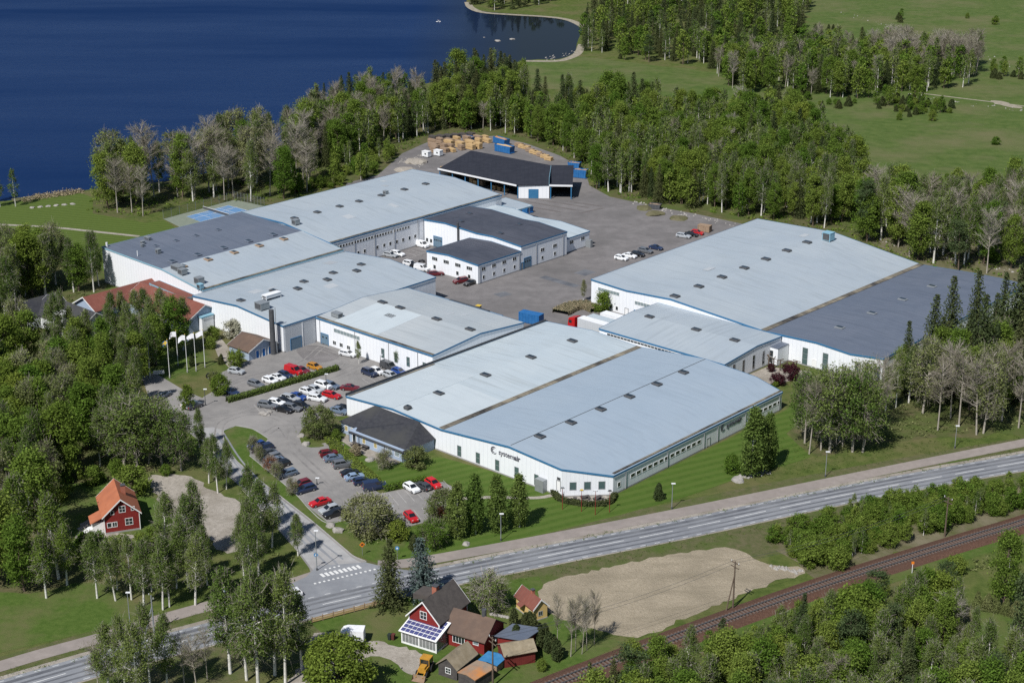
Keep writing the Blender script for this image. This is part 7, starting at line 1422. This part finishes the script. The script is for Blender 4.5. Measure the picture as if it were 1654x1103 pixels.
S += scatter([[(690, 186), (730, 180), (850, 190), (960, 205), (1070, 182), (1075, 195), (960, 222), (850, 204), (700, 205)], [(700, 178), (735, 150), (760, 140), (840, 150), (860, 185), (760, 190)]], 6.0, [('spruce', 72), ('birch', 18), ('leafy', 10)], 16, 23, 'in the spruce line at the pasture edge', 6)
S += scatter([[(766, 12), (800, 18), (850, 19), (872, 12), (900, 2), (960, 0), (1000, -30), (760, -40), (757, 2)], [(935, 62), (950, 92), (990, 96), (1110, 108), (1230, 128), (1290, 60), (1310, 10), (1310, -40), (980, -40), (960, 10), (950, 40)]], 7.6, [('spruce', 48), ('leafy', 20), ('birch', 14), ('juniper', 14), ('pine', 4)], 11, 17, 'in the conifer wood on the far lakeside', 7)
S += scatter([[(1105, 80), (1200, 158), (1240, 150), (1300, 160), (1400, 160), (1480, 150), (1570, 140), (1560, 112), (1470, 102), (1400, 98), (1320, 84), (1230, 100), (1160, 92)]], 5.8, [('leafy', 34), ('birch', 30), ('spruce', 18), ('juniper', 10), ('bare', 8)], 11, 17, 'in the pasture grove at upper right', 8)
S += scatter([[(1400, 118), (1470, 125), (1480, 100), (1410, 96)], [(1500, 126), (1575, 128), (1580, 104), (1505, 104)]], 4.6, [('bare', 92), ('birch', 8)], 15, 19, 'in the grey leafless clumps on the pasture', 9)
S += scatter([[(1345, 376), (1420, 400), (1490, 428), (1560, 445), (1660, 440), (1720, 420), (1720, 345), (1560, 352), (1500, 362), (1450, 360), (1400, 352)]], 6.2, [('birch', 44), ('bare', 22), ('leafy', 22), ('bush', 8), ('pine', 4)], 15, 21, 'in the thin wood right of the warehouse', 10)
S += scatter([[(1380, 180), (1654, 150), (1654, 320), (1500, 300), (1430, 260)], [(870, 120), (1100, 150), (1230, 170), (1230, 150), (1000, 105), (900, 105)], [(1330, 20), (1654, 10), (1654, 100), (1590, 100)]], 52, [('juniper', 15), ('bush', 85)], 2, 4, 'scattered over the far pasture', 24)
S += scatter([[(1390, 170), (1450, 165), (1545, 172), (1535, 185), (1460, 190)], [(1230, 150), (1330, 160), (1400, 170), (1390, 180), (1240, 165)]], 6, [('juniper', 35), ('bush', 65)], 2, 4, 'in the shrub patch below the pasture grove', 25)
S += scatter([[(1240, 190), (1330, 215), (1400, 250), (1430, 300), (1400, 340), (1330, 280)]], 9.5, [('bush', 40), ('juniper', 30), ('birch', 30)], 4, 9, 'on the cleared slope above the warehouse wood', 11)
S += scatter([[(-60, 575), (90, 570), (150, 590), (165, 622), (220, 640), (235, 700), (200, 745), (130, 765), (100, 795), (55, 840), (-60, 880)]], 6.0, [('bright', 6), ('leafy', 32), ('birch', 38), ('bud', 19), ('bush', 5)], 12, 18, 'in the dense wood at the left edge', 12)
S += scatter([[(-40, 640), (30, 640), (70, 690), (60, 760), (-40, 780)]], 8.5, [('bright', 100)], 13, 17, 'at the far left edge of the picture', 22)
S += scatter([[(-60, 458), (60, 450), (150, 462), (140, 476), (85, 482), (45, 492), (0, 545), (-60, 575)]], 6.0, [('birch', 38), ('leafy', 26), ('bud', 20), ('bright', 16)], 13, 18, 'in the wood left of the west hall', 13)
S += scatter([[(120, 770), (200, 758), (300, 768), (320, 750), (330, 765), (236, 772), (150, 790), (90, 820), (80, 800)]], 4.6, [('bush', 100)], 2, 4, 'in the thicket above the red house', 14)
S += scatter([[(985, 1150), (1090, 1122), (1190, 1092), (1290, 1056), (1390, 1025), (1480, 1000), (1545, 1000), (1560, 1050), (1580, 1110), (1660, 1120), (1760, 1090), (1760, 1290), (940, 1290), (950, 1160)]], 3.5, [('leafy', 34), ('birch', 40), ('bright', 6), ('spruce', 9), ('pine', 8), ('bare', 3)], 9, 13.5, 'in the wood below the railway', 15)
S += scatter([[(960, 1120), (1090, 1078), (1290, 1008), (1480, 945), (1600, 905), (1600, 925), (1480, 985), (1290, 1050), (1090, 1115), (985, 1145)]], 4.2, [('bush', 70), ('leafy', 30)], 3.5, 6.5, 'in the young thicket on the railway bank', 23)
S += scatter([[(1600, 930), (1660, 905), (1760, 890), (1760, 990), (1660, 975), (1640, 965)]], 5.0, [('birch', 40), ('bush', 50), ('bare', 10)], 4, 7, 'in the thicket at the right edge below the railway', 16)
S += scatter([[(1246, 876), (1331, 846), (1466, 812), (1660, 788), (1760, 768), (1760, 800), (1660, 822), (1560, 846), (1466, 880), (1400, 905), (1331, 930), (1305, 915), (1275, 894)]], 2.1, [('bush', 62), ('leafy', 28), ('birch', 10)], 3.2, 5.4, 'in the shrub belt between road and railway', 17)
S += scatter([[(1440, 640), (1654, 560), (1740, 560), (1740, 640), (1654, 670), (1500, 672)]], 5.8, [('spruce', 46), ('leafy', 34), ('birch', 20)], 11, 18, 'under the spruces along the warehouse', 18)
S += scatter([[(1330, 45), (1340, 40), (1350, 48), (1335, 50)], [(1440, 32), (1460, 30), (1455, 42)], [(1400, 170), (1440, 160), (1545, 168), (1540, 182), (1470, 185)], [(1595, 118), (1654, 122), (1654, 130), (1600, 128)]], 6.0, [('juniper', 60), ('leafy', 40)], 6, 11, 'standing free on the upper right pasture', 19)
S += scatter([[(-20, 326), (48, 322), (46, 336), (-20, 350)]], 7, [('birch', 70), ('spruce', 30)], 10, 14, 'on the park lawn by the lake at the left edge', 20)
S += scatter([[(1180, 760), (1205, 770), (1195, 776), (1180, 772)], [(1010, 1060), (1060, 1042), (1090, 1040), (1000, 1078)], [(860, 1075), (900, 1085), (880, 1100), (850, 1095)]], 4.0, [('bush', 100)], 2, 3, 'in low scrub beside the railway and lawn edge', 21)
# the largest 300 of a kind in view become single trees, the rest one woodland mass
def app(s): q = proj((s[1][0], s[1][1], 0)); return s[2] / max(1, q[2])
bykind = {}
for s in S: bykind.setdefault(s[0], []).append(s)
hand = {}
for o in ONES: hand[o[0]] = hand.get(o[0], 0) + 1
single, mass = [], []
for k, L_ in bykind.items():
    L_.sort(key=app, reverse=True); n = 290 - hand.get(k, 0); single += L_[:n]; mass += L_[n:]
def plant(kind, loc, h, label, group, leaf=None, wide=1.0, parts=True, rr=rnd):
    v = TP[kind]; t = v[rr.randrange(len(v))]; nm = KN[kind][0]; s = h / t.H; cat = CAT.get(kind, 'tree')
    kw = wide * rr.uniform(0.8, 1.22); sc_ = (s * kw, s * kw, s)
    if parts:
        r = link(nm, None, None, (loc[0], loc[1], 0.0)); r.scale = sc_; r.rotation_euler = (rr.gauss(0, 0.035), rr.gauss(0, 0.035), rr.uniform(0, 6.28)); r.empty_display_size = 0.2
        link('trunk', t.trunk, r); cr = link('crown', t.crown, r)
    else:
        r = link(nm, t.whole, None, (loc[0], loc[1], 0.0)); r.scale = sc_; r.rotation_euler = (rr.gauss(0, 0.035), rr.gauss(0, 0.035), rr.uniform(0, 6.28)); cr = r
    if leaf:
        cr.data = leafy_copy(cr.data, leaf)
    return tag(r, label, cat, group)
_lc = {}
def leafy_copy(me, leaf):
    k = (me.name, leaf)
    if k not in _lc: m2 = me.copy(); m2.materials[0] = MATS[leaf]; _lc[k] = m2
    return _lc[k]
_g = {}
ORD = ['leftmost', 'second from left', 'third from left', 'fourth from left', 'fifth from left', 'sixth from left', 'seventh from left', 'eighth from left', 'ninth from left', 'tenth from left', 'eleventh from left', 'twelfth from left', 'thirteenth from left', 'fourteenth from left', 'fifteenth from left', 'sixteenth from left']
for i, o in enumerate(ONES): _g.setdefault(o[4], []).append(i)
for lb, ii in _g.items():
    if 1 < len(ii) <= 16:
        ii.sort(key=lambda i: ONES[i][1])
        for n, i in enumerate(ii): o = list(ONES[i]); o[4] = lb + ', ' + ORD[n]; ONES[i] = tuple(o)
for kind, px, py, h, label, group, leaf, wide, twig in ONES: plant(kind, G(px, py), h, label, group, leaf, wide)
_z = {}
for k, q, h, zone in single: _z.setdefault(zone, []).append(proj((q[0], q[1], 0)))
def _cell(p, zone):
    P = _z[zone]; n = len(P)
    if n < 8: return ''
    fx = sum(a[0] < p[0] for a in P) / n; near = [a for a in P if abs(a[0] - p[0]) < 60]; fy = sum(a[1] < p[1] for a in near) / max(1, len(near))
    return ', ' + ('back ' if fy < 0.34 else 'middle ' if fy < 0.67 else 'front ') + ('far left' if fx < 0.125 else 'left' if fx < 0.3 else 'centre left' if fx < 0.45 else 'centre' if fx < 0.6 else 'centre right' if fx < 0.75 else 'right' if fx < 0.9 else 'far right')
for k, q, h, zone in single:
    pz = proj((q[0], q[1], 0))[2]; lb = WORD[k] + ' ' + zone; lc = lb + _cell(proj((q[0], q[1], 0)), zone); lb = lc if len(lc.split()) <= 16 else lb; plant(k, q, h, lb, lb, parts=(h / pz * 2615 > 75), wide=1.0)
if mass:
    V, MI, TI = {}, {}, {}
    leafn = sorted({t.leaf for v in TP.values() for t in v}); mats = leafn + ['twig_grey', 'twig_brown', 'bark_white', 'bark_grey', 'bark_brown']; idx = {m: i for i, m in enumerate(mats)}
    vs, mis, tis = [], [], []; rr = random.Random(3)
    for k, q, h, zone in mass:
        t = rr.choice(TP[k]); s = h / t.H; a = rr.uniform(0, 6.28); c_, s_ = math.cos(a), math.sin(a); P = t.low * s
        x = P[..., 0] * c_ - P[..., 1] * s_ + q[0]; y = P[..., 0] * s_ + P[..., 1] * c_ + q[1]; vs.append(np.stack([x, y, P[..., 2]], -1)); mis.append(np.array([idx[t.leaf], idx[t.twig], idx[t.bark]])[t.lowmi]); tis.append(np.full(len(P), rr.random()))
    A = np.concatenate(vs); v_, q_ = quad_arr(A); o = link('woodland', np_mesh('woodland', v_, q_, mats, np.concatenate(mis), np.concatenate(tis))); tag(o, 'distant mixed woodland filling the gaps between the nearer trees', 'woodland', kind='stuff')
print('TREES', len(ONES), len(single), len(mass), {k: len(v) for k, v in bykind.items()})

# hedges: clipped leafy walls
def hedge(pts, wd, h, label, leaf='leaf_fresh', dens=75, ls=0.15):
    global R_
    R_ = np.random.default_rng(int(pts[0][0])); P = catmull([G(*p) for p in pts], 4); D = along(P); n = int(D[-1] * dens * (wd + 2 * h) * 0.5); c = []; o_ = []
    for i in range(n):
        p, d = at_len(P, D, R_.uniform(0, D[-1])); nn = Vector((-d.y, d.x, 0)); u = R_.uniform(0, wd + 2 * h)
        if u < h: off, z, ou = wd / 2, u, nn
        elif u < h + wd: off, z, ou = u - h - wd / 2, h, Vector((0, 0, 1))
        else: off, z, ou = -wd / 2, u - h - wd, -nn
        q = p + nn * off; c.append((q.x + R_.normal() * 0.07, q.y + R_.normal() * 0.07, z + R_.normal() * 0.08 + 0.06)); o_.append(tuple(ou))
    v_, q_ = quad_arr(leaves(np.array(c), ls, np.array(o_), 0.3, 0.7, 0.6)); p0 = P[0]; v_ = v_ - np.array([p0.x, p0.y, 0]); o = link('hedge', np_mesh('hedge', v_, q_, [leaf]), None, (p0.x, p0.y, 0)); tag(o, label, 'hedge')
    ridge('branches', [p - p0 for p in P], [(wd / 2 - 0.1, 0), (wd / 2 - 0.12, h - 0.1), (-wd / 2 + 0.12, h - 0.1), (-wd / 2 + 0.1, 0)], 'hedge_core', o)
hedge([(366.7, 650), (410, 638), (470, 620), (546, 597)], 1.3, 1.1, 'long clipped hedge between the upper car park and the middle rows', 'leaf_birch')
hedge([(531, 712), (548, 729), (575, 754), (598, 773), (614, 790)], 2.0, 1.1, 'clipped green hedge along the right row of the lower car park', 'leaf_fresh')
hedge([(619, 793), (650, 786), (689, 777)], 1.4, 1.0, 'short clipped hedge behind the bottom bays', 'leaf_fresh')
hedge([(893, 797), (905, 809), (930, 815), (960, 817), (985, 813), (993, 801)], 1.0, 0.9, 'dark curved hedge round the corner terrace', 'juniper')
hedge([(880, 790), (895, 792)], 1.4, 1.2, 'small dark hedge beside the corner steps', 'leaf_bud'); hedge([(596, 411), (640, 398), (688, 382)], 2.2, 0.6, 'low brown planting bed along the north hall', 'twig_brown')
hedge([(905, 508), (925, 498), (948, 496), (966, 503)], 5.0, 1.2, 'patch of tall dry grass beside the parked trailers', 'reed', 110, 0.1)
# reeds and loose undergrowth (uncountable)
def cover(name, polys, dens, size, hgt, leaf, label, cat, seed):
    global R_
    R_ = np.random.default_rng(seed); C = []
    for poly in polys:
        P = [G(*p) for p in poly]; x0, x1 = min(p.x for p in P), max(p.x for p in P); y0, y1 = min(p.y for p in P), max(p.y for p in P); n = int((x1 - x0) * (y1 - y0) * dens)
        xs, ys = R_.uniform(x0, x1, n), R_.uniform(y0, y1, n)
        for x, y in zip(xs, ys):
            if inside((x, y), P):
                pq = proj((x, y, 0))
                if -40 < pq[0] < 1700 and -20 < pq[1] < 1150: C.append((x, y))
    C = np.array(C); k = 9; c = np.repeat(C, k, 0); sc_ = np.repeat(R_.uniform(0.4, 1.3, len(C)), k)[:, None]; off = R_.normal(size=(len(c), 3)) * np.array([0.45, 0.45, 0.3]); p = np.concatenate([c, np.zeros((len(c), 1))], 1) + off * sc_ * hgt; p[:, 2] = np.abs(p[:, 2]) + 0.08
    v_, q_ = quad_arr(leaves(p, size, None, 0.8)); tag(link(name, np_mesh(name, v_, q_, [leaf], None, np.repeat(R_.uniform(0, 1, len(C)), k))), label, cat, kind='stuff'); return len(q_)
W1 = [[(140, 342), (235, 353), (262, 332), (340, 327), (440, 326), (560, 300), (640, 250), (700, 222), (640, 200), (540, 200), (480, 240), (400, 268), (290, 296), (150, 316)], [(690, 218), (800, 214), (870, 232), (950, 275), (958, 308), (1100, 340), (1230, 356), (1340, 374), (1490, 430), (1600, 450), (1654, 440), (1654, 380), (1440, 352), (1300, 330), (1000, 270), (860, 205)]]
W2 = [[(-60, 395), (95, 398), (165, 435), (150, 460), (120, 560), (215, 600), (235, 700), (320, 740), (300, 765), (150, 785), (90, 820), (60, 900), (-60, 940)], [(1000, 1095), (1290, 1000), (1480, 945), (1545, 965), (1590, 1103), (960, 1103)], [(1440, 650), (1654, 580), (1654, 690), (1500, 705), (1310, 735), (1290, 715)], [(380, 900), (420, 880), (480, 900), (440, 930), (400, 950)], [(960, 1070), (1100, 1050), (1300, 985), (1480, 935), (1654, 870), (1654, 900), (1480, 955), (1300, 1010), (1000, 1100)]]
n1 = cover('undergrowth', W1, 0.10, 0.32, 1.5, 'leaf_fresh', 'leafy undergrowth on the floor of the woods', 'undergrowth', 1)
n2 = cover('undergrowth', W2, 0.28, 0.22, 1.1, 'leaf_bud', 'brownish brush and weeds along wood edges', 'undergrowth', 2)
n3 = cover('reeds', [[(30, 324), (60, 314), (132, 306), (138, 313), (90, 319), (40, 327)], [(500, 205), (520, 180), (535, 190), (520, 215)]], 1.2, 0.22, 1.2, 'reed', 'pale dry reeds along the lake shore', 'reeds', 3)
n4 = cover('weeds', [[(660, 917), (760, 901), (1110, 834), (1654, 722), (1654, 731), (1094, 842), (760, 911), (680, 922)], [(740, 946), (1094, 872), (1654, 764), (1654, 778), (1330, 838), (1094, 890), (880, 932), (760, 955)], [(0, 1085), (150, 1040), (340, 985), (430, 962), (430, 968), (150, 1062), (0, 1100)], [(1270, 700), (1310, 736), (1500, 712), (1654, 700), (1654, 708), (1300, 770), (1190, 778)]], 0.8, 0.075, 0.45, 'leaf_birch', 'dry weeds and tufts on the road verges', 'weeds', 4)
print('COVER', n1, n2, n3, n4)
